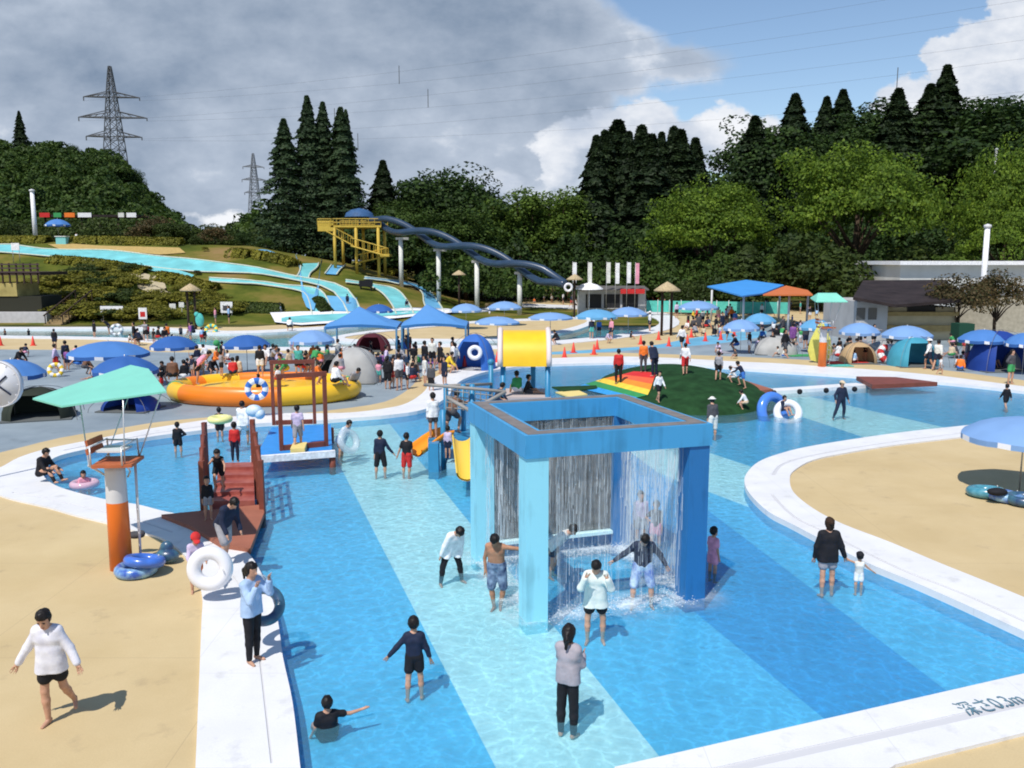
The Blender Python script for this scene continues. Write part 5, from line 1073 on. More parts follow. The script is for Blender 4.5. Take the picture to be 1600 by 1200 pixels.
# ------------------------------------------------------------ trees, shrubs, woods, pylons
def leafmat(name, c1, c2, tr=.25):
    m = bpy.data.materials.new(name); m.use_nodes = True; MATS[name] = m; nt = m.node_tree; N = nt.nodes; L = nt.links; b = N['Principled BSDF']; b.inputs['Roughness'].default_value = .6; b.inputs['Specular IOR Level'].default_value = .2
    g = N.new('ShaderNodeNewGeometry'); r = N.new('ShaderNodeValToRGB'); L.new(g.outputs['Random Per Island'], r.inputs[0]); e = r.color_ramp.elements; e[0].color = (*c1, 1); e[1].color = (*c2, 1)
    tc = N.new('ShaderNodeTexCoord'); n = N.new('ShaderNodeTexNoise'); n.inputs['Scale'].default_value = .35; n.inputs['Detail'].default_value = 3; L.new(tc.outputs['Object'], n.inputs['Vector'])
    mx = N.new('ShaderNodeMix'); mx.data_type = 'RGBA'; mx.blend_type = 'MULTIPLY'; mx.inputs[0].default_value = .7; L.new(r.outputs[0], mx.inputs[6]); r2 = N.new('ShaderNodeValToRGB'); L.new(n.outputs[0], r2.inputs[0]); e = r2.color_ramp.elements; e[0].position = .35; e[0].color = (.45, .5, .5, 1); e[1].position = .65; e[1].color = (1.25, 1.2, 1.1, 1); L.new(r2.outputs[0], mx.inputs[7])
    L.new(mx.outputs[2], b.inputs['Base Color'])
    t = N.new('ShaderNodeBsdfTranslucent'); L.new(mx.outputs[2], t.inputs[0]); ms = N.new('ShaderNodeMixShader'); ms.inputs[0].default_value = tr; L.new(b.outputs[0], ms.inputs[1]); L.new(t.outputs[0], ms.inputs[2]); L.new(ms.outputs[0], N['Material Output'].inputs[0])
    return m
LM = dict(dark=leafmat('leaf_dark', (.015, .036, .009), (.048, .088, .018)), cedar=leafmat('leaf_cedar', (.009, .021, .008), (.028, .050, .015), .1), redwood=leafmat('leaf_redwood', (.024, .050, .024), (.060, .10, .042)),
          bright=leafmat('leaf_bright', (.062, .125, .012), (.19, .28, .030), .35), mid=leafmat('leaf_mid', (.026, .060, .010), (.074, .12, .022)), bamboo=leafmat('leaf_bamboo', (.055, .11, .014), (.14, .21, .035), .35),
          hedge=leafmat('leaf_hedge', (.11, .12, .012), (.27, .245, .035)), red=leafmat('leaf_red', (.045, .055, .018), (.17, .11, .05)), bush=leafmat('leaf_bush', (.028, .050, .010), (.07, .10, .02)))
m_bark = mat('bark', (.07, .05, .035), .9, .1, var=.3, vscale=4)
def leaf_quads(C, Nrm, size, R, jitter=.8):
    'one small bent leaf spray per point'
    n = len(C); Nn = Nrm + R.normal(0, jitter, (n, 3)); Nn /= np.linalg.norm(Nn, axis=1)[:, None] + 1e-9
    a = R.normal(0, 1, (n, 3)); T = np.cross(Nn, a); T /= np.linalg.norm(T, axis=1)[:, None] + 1e-9; B = np.cross(Nn, T)
    s = size * R.uniform(.6, 1.4, (n, 1)); w = s * R.uniform(.45, .8, (n, 1))
    V = np.stack([C - T * s, C - B * w, C + T * s, C + B * w], 1).reshape(-1, 3)
    return V, np.arange(4 * n).reshape(n, 4)
def crown_round(rx, ry, rz, nclump, nleaf, size, R, zc, flat=.0, dens=.5, cr=.26):
    'clumps spread through an ellipsoid, each a puff of leaves facing out of it'
    d = R.normal(0, 1, (nclump, 3)); d /= np.linalg.norm(d, axis=1)[:, None]; d[:, 2] = np.where(d[:, 2] < -.35, -d[:, 2] * .8, d[:, 2])
    rad = R.uniform(dens, 1.0, (nclump, 1)) ** .6
    lump = 1 + .16 * np.sin(d[:, :1] * 5 + d[:, 1:2] * 3 + 1) + .12 * np.sin(d[:, 2:3] * 7 + 2)
    cc = d * rad * lump * np.array([rx, ry, rz]); Cs = []; Ns = []
    for c, dd in zip(cc, d):
        q = R.normal(0, 1, (nleaf, 3)); q /= np.linalg.norm(q, axis=1)[:, None]; r = cr * min(rx, rz) * R.uniform(.65, 1.25)
        Cs.append(c + q * np.array([r * 1.25, r * 1.25, r * (.55 + .2 * (1 - flat))]) * R.uniform(.7, 1.0, (nleaf, 1)) + [0, 0, zc]); Ns.append(q * .8 + dd * .5 + [0, 0, .35])
    return leaf_quads(np.concatenate(Cs), np.concatenate(Ns), size, R)
def crown_cone(h, r, n, size, R, z0, power=1.0, tiers=22, droop=.25, ragged=.25):
    t = R.random(n) ** .8; tier = np.floor(t * tiers) / tiers; ang = R.uniform(0, 2 * np.pi, n); k = np.floor(ang / (2 * np.pi) * 9)
    rag = 1 - ragged * ((np.sin(k * 12.9 + tier * 78.2) * 43758.5) % 1)
    rr = r * (1 - t) ** power * rag * R.uniform(.45, 1, n) ** .6 * (1 - .35 * ((t * tiers) % 1)) + .15
    C = np.stack([rr * np.cos(ang), rr * np.sin(ang), z0 + t * h - droop * rr * .6], 1)
    Nn = np.stack([np.cos(ang), np.sin(ang), np.full(n, .8)], 1)
    return leaf_quads(C, Nn, size, R, .6)
def limbs(h, r, zc, spread, R, n=7, tr=.35):
    b = MB(); b.tube([(0, 0, -.6), (.1, .05, h * .35), (.05, -.1, zc)], [tr, tr * .75, tr * .45], 8)
    for k in range(n):
        a = 2 * math.pi * k / n + R.uniform(-.3, .3); z = h * R.uniform(.3, .5); s = spread * R.uniform(.45, .8)
        b.tube([(0, 0, z), (math.cos(a) * s * .5, math.sin(a) * s * .5, z + (zc - z) * .6), (math.cos(a) * s, math.sin(a) * s, zc + R.uniform(-.1, .4) * h * .2)], [tr * .45, tr * .3, tr * .12], 6)
    return b
def tree(kind, seed):
    R = np.random.default_rng(seed); root = thing(kind, '', 'tree')
    if kind == 'broad': V, F = crown_round(9.5, 8.5, 6.2, 150, 190, .19, R, 10.5, .6, .45, .30); m = LM['bright']; b = limbs(12, 9, 10, 7.5, R, 9, .55)
    elif kind == 'round': V, F = crown_round(4.5, 4.5, 4.2, 80, 150, .15, R, 6.0, .3, .45, .32); m = LM['dark']; b = limbs(8, 4, 6, 3.2, R, 6, .28)
    elif kind == 'mid': V, F = crown_round(4.2, 4.2, 5.2, 85, 140, .15, R, 6.5, .2, .4, .32); m = LM['mid']; b = limbs(8, 4, 6, 3, R, 6, .26)
    elif kind == 'cedar': V, F = crown_cone(17, 4.6, 17000, .21, R, 1.2, .85, 16, .35, .55); m = LM['cedar']; b = MB(); b.tube([(0, 0, -.8), (0, 0, 9), (0, 0, 18.3)], [.36, .24, .04], 8)
    elif kind == 'redwood': V, F = crown_cone(23, 6.2, 20000, .19, R, 1.0, .85, 26, .1, .6); m = LM['redwood']; b = MB(); b.tube([(0, 0, -.8), (0, 0, 12), (0, 0, 23.8)], [.42, .26, .04], 8)
    elif kind == 'bamboo': V, F = crown_round(2.0, 2.0, 5.5, 60, 110, .15, R, 6.5, .0, .3, .45); m = LM['bamboo']; b = MB(); [b.tube([(x, y, -.5), (x * 1.3, y * 1.3, 7), (x * 1.9, y * 2, 11)], [.07, .06, .02], 5) for x, y in ((0, 0), (.4, .2), (-.4, .3), (.1, -.5))]
    elif kind == 'small': V, F = crown_round(2.0, 2.0, 1.6, 60, 80, .085, R, 2.9, .5, .3, .34); m = LM['red']; b = limbs(3.0, 1.8, 2.6, 1.5, R, 6, .13)
    elif kind == 'shrub': V, F = crown_round(1.9, 1.7, 1.0, 42, 90, .085, R, .55, .6, .6, .42); m = LM['hedge']; b = MB(); b.tube([(0, 0, -.3), (0, 0, .6)], [.1, .05], 6)
    elif kind == 'bush': V, F = crown_round(2.2, 2.2, 2.0, 44, 90, .13, R, 1.7, .3, .5, .40); m = LM['bush']; b = MB(); b.tube([(0, 0, -.4), (0, 0, 1.5)], [.14, .06], 6)
    elif kind == 'cone': V, F = crown_cone(5.0, 2.3, 4500, .16, R, .2, .55, 9, .1, .1); m = LM['bush']; b = MB(); b.tube([(0, 0, -.4), (0, 0, 4)], [.14, .03], 6)
    NM = dict(broad='spreading_tree', round='leafy_tree', mid='leafy_tree', cedar='cedar_tree', redwood='conifer_tree', bamboo='bamboo_clump', small='ornamental_tree', shrub='clipped_shrub', bush='bush', cone='cone_shrub')
    root.name = NM[kind]
    if kind in ('shrub', 'bush', 'cone'): root['category'] = 'shrub'
    c = meshobj('foliage' if kind in ('shrub', 'bush', 'cone', 'bamboo') else 'crown', V, F, m, root); b.build({'bamboo': 'stems'}.get(kind, 'trunk' if kind not in ('shrub', 'bush', 'cone') else 'stem'), m_bark, root, False)
    return root
TP = {}
HT = dict(broad=17.5, round=10.8, mid=12.4, cedar=18.5, redwood=24, bamboo=12.5, small=4.6, shrub=1.65, bush=4.0, cone=5.2)
def put(kind, px, top, D, lab, group, sw=1.0, var=0, base=None, lm=None, label_shared=None):
    key = (kind, var)
    if key not in TP: TP[key] = tree(kind, 100 + var * 17 + len(TP))
    o = use(USED, TP[key]); t = AT(px, top, D); zg = float(hill_h(t.x, D)) if D > 82 else 0.0
    if base is not None: zg = base
    s = max(.15, (t.z - zg) / HT[kind]); o.location = (t.x, D, zg); o.scale = (s * sw, s * sw, s); o.rotation_euler.z = (px * .37 + top * .11) % 6.28; o['label'] = lab
    if group: o['group'] = group
    if lm:
        c = [q for q in o.children if q.name.startswith(('crown', 'foliage'))][0]; c.material_slots[0].link = 'OBJECT'; c.material_slots[0].material = LM[lm]
    return o
g = 'tall conifers behind the slide hill'
put('redwood', 443, 186, 128, 'leftmost and lowest of the four tall pointed conifers', g, 1.5, 0)
put('redwood', 479, 150, 130, 'tallest of the four pointed conifers, second from left', g, 1.15, 1)
put('redwood', 504, 160, 131, 'third of the four tall pointed conifers', g, 1.15, 0)
put('redwood', 532, 168, 129, 'rightmost of the four tall pointed conifers, with a forked tip', g, 1.3, 1)
put('redwood', 540, 172, 133, 'slim conifer tip close against the rightmost tall conifer', g, .8, 0)
put('cedar', 598, 248, 132, 'dense dark conifer just right of the four tall ones', None, 1.5, 0)
g = 'trees behind the spiral slide'
put('round', 690, 265, 138, 'large dark rounded tree above the spiral slide', g, 1.35, 0)
put('round', 650, 288, 136, 'dark rounded tree left of the large one above the spiral slide', g, 1.0, 1)
put('round', 735, 285, 140, 'dark round tree at the right shoulder of the large one', g, .9, 0)
put('mid', 622, 318, 128, 'green tree directly behind the first white slide pillar', g, 1.2, 0)
put('mid', 672, 332, 126, 'green tree behind the second white slide pillar', g, 1.3, 1)
put('mid', 727, 330, 126, 'green tree over the small thatched parasol', g, 1.3, 0)
g = 'bamboo and light trees in the middle of the wood'
for i, (px, top) in enumerate(((760, 303), (783, 312), (804, 296), (822, 288), (840, 300), (857, 297), (873, 304), (888, 288), (903, 296))):
    put('bamboo', px, top, 132 + (i % 3) * 3, ['first light green bamboo clump from the left', 'second bamboo clump from the left, a low one', 'bamboo clump just left of the highest left one', 'high thin bamboo clump in the middle of the row', 'rounded bamboo clump right of the high thin one', 'sixth bamboo clump from the left, beside a low one', 'low bamboo clump, third from the right end', 'tall leaning bamboo clump, second from the right end', 'bamboo clump touching the dark cedars'][i], g, 1.25, i % 2)
g = 'dark cedars right of the bamboo'
for i, (px, top, sw) in enumerate(((932, 208, 1.0), (946, 200, .9), (966, 184, 1.05), (983, 202, .9), (1003, 192, 1.05), (1018, 206, .9), (1034, 203, .9), (1053, 194, .9), (1064, 199, .9), (1087, 212, 1.1))):
    put('cedar', px, top, 136 + (i * 7 % 5) * 4, ['leftmost dark cedar of the clump', 'cedar just right of the leftmost cedar', 'tallest cedar of the clump, with a bent tip', 'lower cedar in the dip right of the tallest one', 'broad cedar peak in the middle of the clump', 'small cedar tip right of the broad middle peak', 'cedar tip left of the twin peaks', 'left of the twin cedar peaks', 'right of the twin cedar peaks', 'rightmost and roundest cedar of the clump'][i], g, sw * (1.25 + .25 * (i % 3)), (i * 5) % 3)
g = 'broad light green trees behind the far deck'
put('broad', 1115, 285, 118, 'broad light green tree behind the blue canopy roof', g, 1.0, 0)
put('broad', 1345, 226, 116, 'largest light green spreading tree, behind the dark roofed bath house', g, .95, 1)
put('broad', 1590, 226, 112, 'light green spreading tree cut by the right edge', g, .62, 0)
put('broad', 1575, 305, 108, 'lower light green tree under the one cut by the right edge', g, .75, 1)
put('cone', 1169, 384, 100, 'pointed green shrub behind the blue canopy roof', None, 1.15, 0)
put('bush', 1285, 372, 104, 'dark green bush with a white blossom spot, under the largest light green tree', None, 1.2, 0)
put('bush', 1080, 432, 98, 'low green bush behind the turquoise fence', None, .9, 1)
put('bush', 1425, 385, 112, 'green bush above the long pale building', None, 1.3, 0); put('bush', 1478, 388, 110, 'yellowish green bush right of another above the long pale building', None, 1.1, 1, lm='bamboo')
g = 'sparse reddish trees by the bath house'
put('small', 1500, 432, 66, 'left one of two sparse reddish trees by the bath house', g, 1.15, 0)
put('small', 1562, 425, 68, 'right one of two sparse reddish trees, before the beige wall', g, 1.1, 1)
g = 'trees on the skyline of the right hill'
for i, (k, px, top, sw, lab) in enumerate((('cedar', 1180, 178, 1.3, 'small dark tree at the left end of the right hill skyline'), ('cedar', 1243, 143, 1.25, 'pointed dark cedar standing alone above the light green trees'), ('cedar', 1292, 148, 1.1, 'left and lower cedar of a pair on the skyline'), ('cedar', 1318, 137, 1.3, 'right and higher cedar of a pair on the skyline'),
        ('cedar', 1405, 135, 1.3, 'dark ragged cedar left of the highest tip'), ('cedar', 1455, 128, 1.4, 'broad tree just left of the highest tip on the right hill'), ('cedar', 1481, 98, 1.2, 'highest pointed conifer tip on the right hill'), ('cedar', 1556, 165, 1.0, 'small cedar tip right of the highest one'), ('round', 1590, 158, 1.3, 'round dark tree at the right edge of the skyline'), ('round', 1210, 190, 1.0, 'round dark tree between the skyline cedars at left'), ('round', 1370, 165, 1.2, 'flat topped dark tree in the middle of the skyline'), ('round', 1520, 155, 1.4, 'wide dark tree right of the highest conifer tip'))):
    put(k, px, top, 175 + (i % 4) * 6, lab, g, sw * 1.25, i % 3)
g = 'trees on the skyline of the left mountain'
for (k, px, top, sw, lab) in (('cedar', 29, 172, 1.1, 'tall pointed conifer on the left mountain'), ('cedar', 96, 228, .9, 'small pointed conifer left of the big pylon'), ('round', 112, 226, .9, 'small round tree beside the small pointed conifer on the mountain'), ('round', 205, 262, .9, 'small tree on the slope right of the big pylon')):
    put(k, px, top, 330, lab, g, sw, 0)
# woods: far too many trunks to count
def wood(name, pts, m, lab, q=260, size=.55):
    R = np.random.default_rng(len(pts)); Vs = []; 
    for (x, y, z, r, h, con) in pts:
        if con:
            V, F = crown_cone(h, r, q, size, R, 0, .8, 8, .2, .3)
        else:
            d = R.normal(0, 1, (q, 3)); d /= np.linalg.norm(d, axis=1)[:, None]; d[:, 2] = abs(d[:, 2]) * 1.0 - .15; l = 1 + .2 * np.sin(d[:, :1] * 6 + x) + .15 * np.sin(d[:, 2:] * 9 + y)
            V, F = leaf_quads(d * l * np.array([r, r, h * .55]) + [0, 0, h * .42], d + [0, 0, .3], size, R, .7)
        Vs.append(V + [x, y, z])
    V = np.concatenate(Vs); return tag(meshobj(name, V, np.arange(len(V)).reshape(-1, 4), m), lab, 'wood', None, 'stuff')
R = np.random.default_rng(3)
def scatter(n, u0, u1, y0, y1, r0, r1, h0, h1, con, f=None):
    out = []
    for _ in range(n):
        u = R.uniform(u0, u1); y = R.uniform(y0 ** 2, y1 ** 2) ** .5; x = u * y
        if f and not f(u, y): continue
        out.append((x, y, float(hill_h(x, y)) - .5, R.uniform(r0, r1), R.uniform(h0, h1), R.random() < con))
    return out
wood('far_wood', scatter(420, -.75, -.385, 215, 370, 4.0, 7.0, 6, 11, .06), LM['mid'], 'dense green wood covering the mountain at far left', 420, .65)
wood('hillside_wood', scatter(230, .20, .72, 135, 235, 3.5, 6, 8, 14, .35), LM['dark'], 'dense dark wood covering the right hill behind the light green trees', 750, .36)
wood('valley_wood', scatter(130, -.16, .26, 122, 165, 3.2, 5, 8, 13, .1), LM['dark'], 'dark mixed wood behind the spiral slide and snack stall', 800, .30)
wood('hedge_wood', scatter(70, -.62, -.17, 128, 150, 2.2, 3.6, 3.0, 5.2, .0), LM['bush'], 'low mixed scrub along the top of the slide hill', 620, .20)
wood('lower_wood', scatter(60, -.09, .62, 106, 120, 2.6, 3.8, 5, 8.5, .1, lambda u, y: not (.07 < u < .1)), LM['mid'], 'lower belt of dark green trees just behind the far deck', 800, .25)
wood('back_wood', scatter(90, -.30, -.10, 165, 240, 4, 6, 7, 12, .1), LM['mid'], 'row of far trees beyond the slide hill', 260, .7)
# clipped bushes on the slope (countable mounds)
g = 'clipped azalea bushes on the slide hill'
rows = [(110, 447, 1.9), (132, 444, 1.6), (158, 446, 1.7), (182, 440, 1.6), (205, 449, 1.5), (112, 470, 1.8), (140, 468, 1.9), (168, 470, 1.7), (196, 472, 1.6), (222, 473, 1.5), (250, 472, 1.5), (275, 476, 1.4), (118, 494, 1.9), (150, 496, 1.8), (182, 497, 1.6), (214, 497, 1.5), (246, 497, 1.4), (325, 489, 1.3), (345, 482, 1.2), (370, 486, 1.2), (130, 430, 1.5), (170, 425, 1.3), (310, 462, 1.2), (48, 455, 1.6), (60, 472, 1.7), (40, 480, 1.6), (210, 424, 1.1), (290, 455, 1.1), (330, 470, 1.1), (232, 486, 1.3)]
spots = ['row nearest the river', 'middle of the slope', 'top of the slope']
for i, (px, py, s) in enumerate(rows):
    if ('shrub', 0) not in TP: TP[('shrub', 0)] = tree('shrub', 5)
    s *= .86; p = terr(px, min(py, 503)); o = use(USED, TP[('shrub', 0)]); o.location = p; o.scale = (s, s, s * .62); o.rotation_euler.z = i * 1.7; o['group'] = g
    rk = lambda y: 0 if y < 435 else 1 if y < 452 else 2 if y < 464 else 3 if y < 475 else 4 if y < 491 else 5
    nth = sorted(q[0] for q in rows if rk(q[1]) == rk(py)).index(px); o['label'] = 'olive clipped bush, ' + ['first', 'second', 'third', 'fourth', 'fifth', 'sixth', 'seventh', 'eighth', 'ninth', 'tenth'][nth] + ' from the left in the ' + ['topmost', 'second', 'third', 'fourth', 'fifth', 'lowest'][rk(py)] + ' row on the slope'
    if i % 6 == 2: c = o.children[0]; c.material_slots[0].link = 'OBJECT'; c.material_slots[0].material = LM['bush']
# low hedges along the lanes
def hedge(seq, lab, hgt=.8, m='hedge', w=1.2):
    P_ = [terr(*q) for q in resample(seq, 24)]; R = np.random.default_rng(len(lab)); C = []; Nn = []
    for a_, b_ in zip(P_, P_[1:]):
        for _ in range(240):
            t = R.random(); c = a_.lerp(b_, t); a = R.uniform(0, math.pi); rr = R.uniform(.75, 1); x = math.cos(a) * w * rr; z = math.sin(a) * hgt * rr
            d = (b_ - a_).normalized(); s = V3((-d.y, d.x, 0)); q = c + s * x; C.append((q.x, q.y, float(hill_h(q.x, q.y)) + z)); Nn.append((s.x * math.cos(a), s.y * math.cos(a), math.sin(a) + .2))
    C = np.array(C); Nn = np.array(Nn); V, F = leaf_quads(C, Nn, .13, R, .5); root = thing('hedge', lab, 'hedge', tuple(P_[0])); V = V - np.array(P_[0]); meshobj('foliage', V, F, LM[m], root)
hedge([(0, 379), (30, 379), (76, 379)], 'low yellowish hedge left of the hilltop hut', .9)
hedge([(108, 380), (180, 381), (285, 383)], 'long clipped hedge right of the hilltop hut', 1.0)
hedge([(360, 400), (400, 403), (440, 410), (462, 418)], 'yellow green hedge above the long turquoise slide', 1.0)
hedge([(590, 424), (610, 429), (628, 436)], 'short green hedge on the lawn below the first white pillar', 1.1)
g = 'loose shrubs at the top of the slide hill'
for i, (px, top, D, k, lm, lab) in enumerate(((305, 368, 118, 'bush', 'bush', 'loose green shrub at the right end of the long clipped hedge'), (335, 352, 120, 'bush', 'red', 'reddish shrub on the hilltop, right of the shelter'), (240, 338, 128, 'bush', 'red', 'rusty coloured shrub before the wooded mountain foot'), (265, 345, 126, 'bush', 'bush', 'green shrub right of the rusty one'), (380, 362, 121, 'bush', 'dark', 'dark shrub left of the tall conifers'), (308, 425, 101, 'bush', 'red', 'dark reddish bush right above the thatched shelter'), (180, 410, 104, 'bush', 'bush', 'small green tree on the slope in front of the turquoise slide'), (320, 385, 112, 'bush', 'hedge', 'feathery olive shrub below the hilltop path'), (415, 372, 118, 'bush', 'mid', 'green shrub at the foot of the leftmost tall conifer'))):
    put(k, px, top, D, lab, g, 1.15, i % 2, None, lm)
hedge([(245, 436), (275, 441), (300, 448), (335, 456)], 'olive hedge curving beside the sandy path', .9)
hedge([(300, 481), (350, 484), (410, 486), (440, 487)], 'low green hedge above the white pool edge under the hill', .8, 'bush')
hedge([(80, 408), (140, 413), (190, 420), (230, 428)], 'green hedge just below the long turquoise slide at left', .7)
hedge([(497, 470), (505, 482), (512, 490)], 'short hedge between the first two turquoise slides', .5, 'bush', .8)
# --- pylons and wires
m_ps = mat('pylon_steel', (.10, .105, .115), .5, .5); m_pf = mat('pylon_far', (.22, .24, .28), .6, .3)
def pylon(px, top, base, D, lab, m, arms, lat):
    T = AT(px, top, D); Bz = AT(px, base, D).z; H_ = T.z - Bz; root = thing('power_pylon', lab, 'pylon', (T.x, D, Bz), 'power pylons')
    w0 = H_ * .088; b = MB(); wz = lambda z: w0 * (1 - z / H_) ** .85 * .93 + .35
    n = 12; zs = [H_ * (1 - (1 - k / n) ** 1.25) for k in range(n)] + [H_ * .985]; r = lat
    for sx, sy in ((-1, -1), (1, -1), (1, 1), (-1, 1)): b.tube([(sx * wz(z), sy * wz(z), z) for z in zs], r * 1.5, 4)
    for z0, z1 in zip(zs, zs[1:]):
        for (ax, ay), (bx_, by) in (((-1, -1), (1, -1)), ((1, -1), (1, 1)), ((1, 1), (-1, 1)), ((-1, 1), (-1, -1))):
            b.tube([(ax * wz(z0), ay * wz(z0), z0), (bx_ * wz(z1), by * wz(z1), z1)], r, 3, False); b.tube([(bx_ * wz(z0), by * wz(z0), z0), (ax * wz(z1), ay * wz(z1), z1)], r, 3, False); b.tube([(ax * wz(z1), ay * wz(z1), z1), (bx_ * wz(z1), by * wz(z1), z1)], r, 3, False)
    b.build('lattice_mast', m, root, False); tips = []
    for (f, l) in arms:
        z = H_ * f; l = l * H_; a = MB(); a.tube([(-wz(z), 0, z), (wz(z), 0, z)], r * 1.4, 4)
        for s in (-1, 1):
            tip = (s * l, 0, z + (-.3 if s > 0 else .2))
            for y in (-1, 1): a.tube([(s * wz(z) * .9, y * wz(z) * .9, z), tip], r * 1.4, 4); a.tube([(s * wz(z) * .9, y * wz(z) * .9, z + l * .17), tip], r * 1.2, 4)
            for t in (.25, .5, .75): a.tube([(s * (wz(z) + (l - wz(z)) * t), 0, z), (s * (wz(z) + (l - wz(z)) * max(0, t - .2)), 0, z + l * .17 * (1 - t + .1))], r, 3, False)
            a.tube([tip, (tip[0], 0, z - 1.6)], r * 1.6, 5); tips.append(V3((T.x + tip[0], D, Bz + z - 1.6)))
        a.build('cross_arm', m, root, False)
    return tips
tips = pylon(171, 101, 268, 400, 'large dark lattice pylon standing on the left mountain', m_ps, ((.70, .27), (.51, .33), (.33, .27)), .17)
pylon(395, 238, 350, 620, 'smaller pale pylon far behind, left of the tall conifers', m_pf, ((.80, .15), (.62, .17), (.44, .14)), .20)
ends = [(-60, -45), (-20, 0), (5, 30), (45, 70), (75, 95), (130, 150)]
tips.sort(key=lambda p: -p.z)
wires = []
for i, (tp, (e0, e1)) in enumerate(zip(tips, ends)):
    E_ = AT(1720, e0, 260); pts = [tp.lerp(E_, t) - V3((0, 0, 15 * 4 * t * (1 - t) * .35)) for t in np.linspace(0, 1, 30)]; b = MB(); b.tube(pts, .024, 4)
    tag(b.build('power_line', m_ps), ['topmost', 'second', 'third', 'fourth', 'fifth', 'lowest'][i] + ' thin power line rising across the sky from the large pylon', 'cable', 'power lines across the sky'); wires.append(pts)
for k, (w, i) in enumerate(((0, 12), (2, 13), (3, 8), (5, 9), (4, 25))):
    p = wires[w][i]; b = MB(); b.tube([p + V3((0, 0, 2.2)), p - V3((0, 0, 4.5))], .14, 5); tag(b.build('line_marker', m_ps), ['upright marker rod on the topmost power line, left of centre sky', 'marker rod just right of the topmost one', 'marker rod on the wires above the tall conifers', 'second marker rod above the tall conifers', 'marker rod on the wires near the right edge'][k], 'marker')
# ------------------------------------------------------------ people: one continuous body each, clothes and hair as children
def surface_nets(f, org, v):
    s = f < 0; nx, ny, nz = f.shape
    c = np.zeros((nx - 1, ny - 1, nz - 1), np.int8)
    for i in (0, 1):
        for j in (0, 1):
            for k in (0, 1): c += s[i:nx - 1 + i, j:ny - 1 + j, k:nz - 1 + k]
    act = (c > 0) & (c < 8); idx = np.argwhere(act)
    if len(idx) == 0: return np.zeros((0, 3)), np.zeros((0, 4), int)
    num = -np.ones(act.shape, np.int64); num[act] = np.arange(len(idx)); P = np.zeros((len(idx), 3)); cnt = np.zeros(len(idx))
    corners = [(i, j, k) for i in (0, 1) for j in (0, 1) for k in (0, 1)]
    for a in corners:
        for ax in range(3):
            if a[ax]: continue
            b = list(a); b[ax] = 1
            fa = f[idx[:, 0] + a[0], idx[:, 1] + a[1], idx[:, 2] + a[2]]; fb = f[idx[:, 0] + b[0], idx[:, 1] + b[1], idx[:, 2] + b[2]]
            m = (fa < 0) != (fb < 0); t = np.where(m, fa / np.where(m, fa - fb, 1), 0); q = np.tile(np.array(a, float), (len(idx), 1)); q[:, ax] += t
            P[m] += q[m]; cnt[m] += 1
    V = (idx + P / cnt[:, None]) * v + org; F = []
    for ax in range(3):
        sl0 = [slice(None)] * 3; sl1 = [slice(None)] * 3; sl0[ax] = slice(0, -1); sl1[ax] = slice(1, None); a = s[tuple(sl0)]; b = s[tuple(sl1)]
        e = np.argwhere(a != b); o1, o2 = [(1, 2), (2, 0), (0, 1)][ax]
        e = e[(e[:, o1] > 0) & (e[:, o2] > 0) & (e[:, o1] < f.shape[o1] - 1) & (e[:, o2] < f.shape[o2] - 1)]
        def n(d1, d2): q = e.copy(); q[:, o1] -= d1; q[:, o2] -= d2; return num[q[:, 0], q[:, 1], q[:, 2]]
        Q = np.stack([n(1, 1), n(0, 1), n(0, 0), n(1, 0)], 1); fl = ~a[e[:, 0], e[:, 1], e[:, 2]]; Q[fl] = Q[fl][:, ::-1]; F.append(Q)
    F = np.concatenate(F); F = F[(F >= 0).all(1)]; return V, F
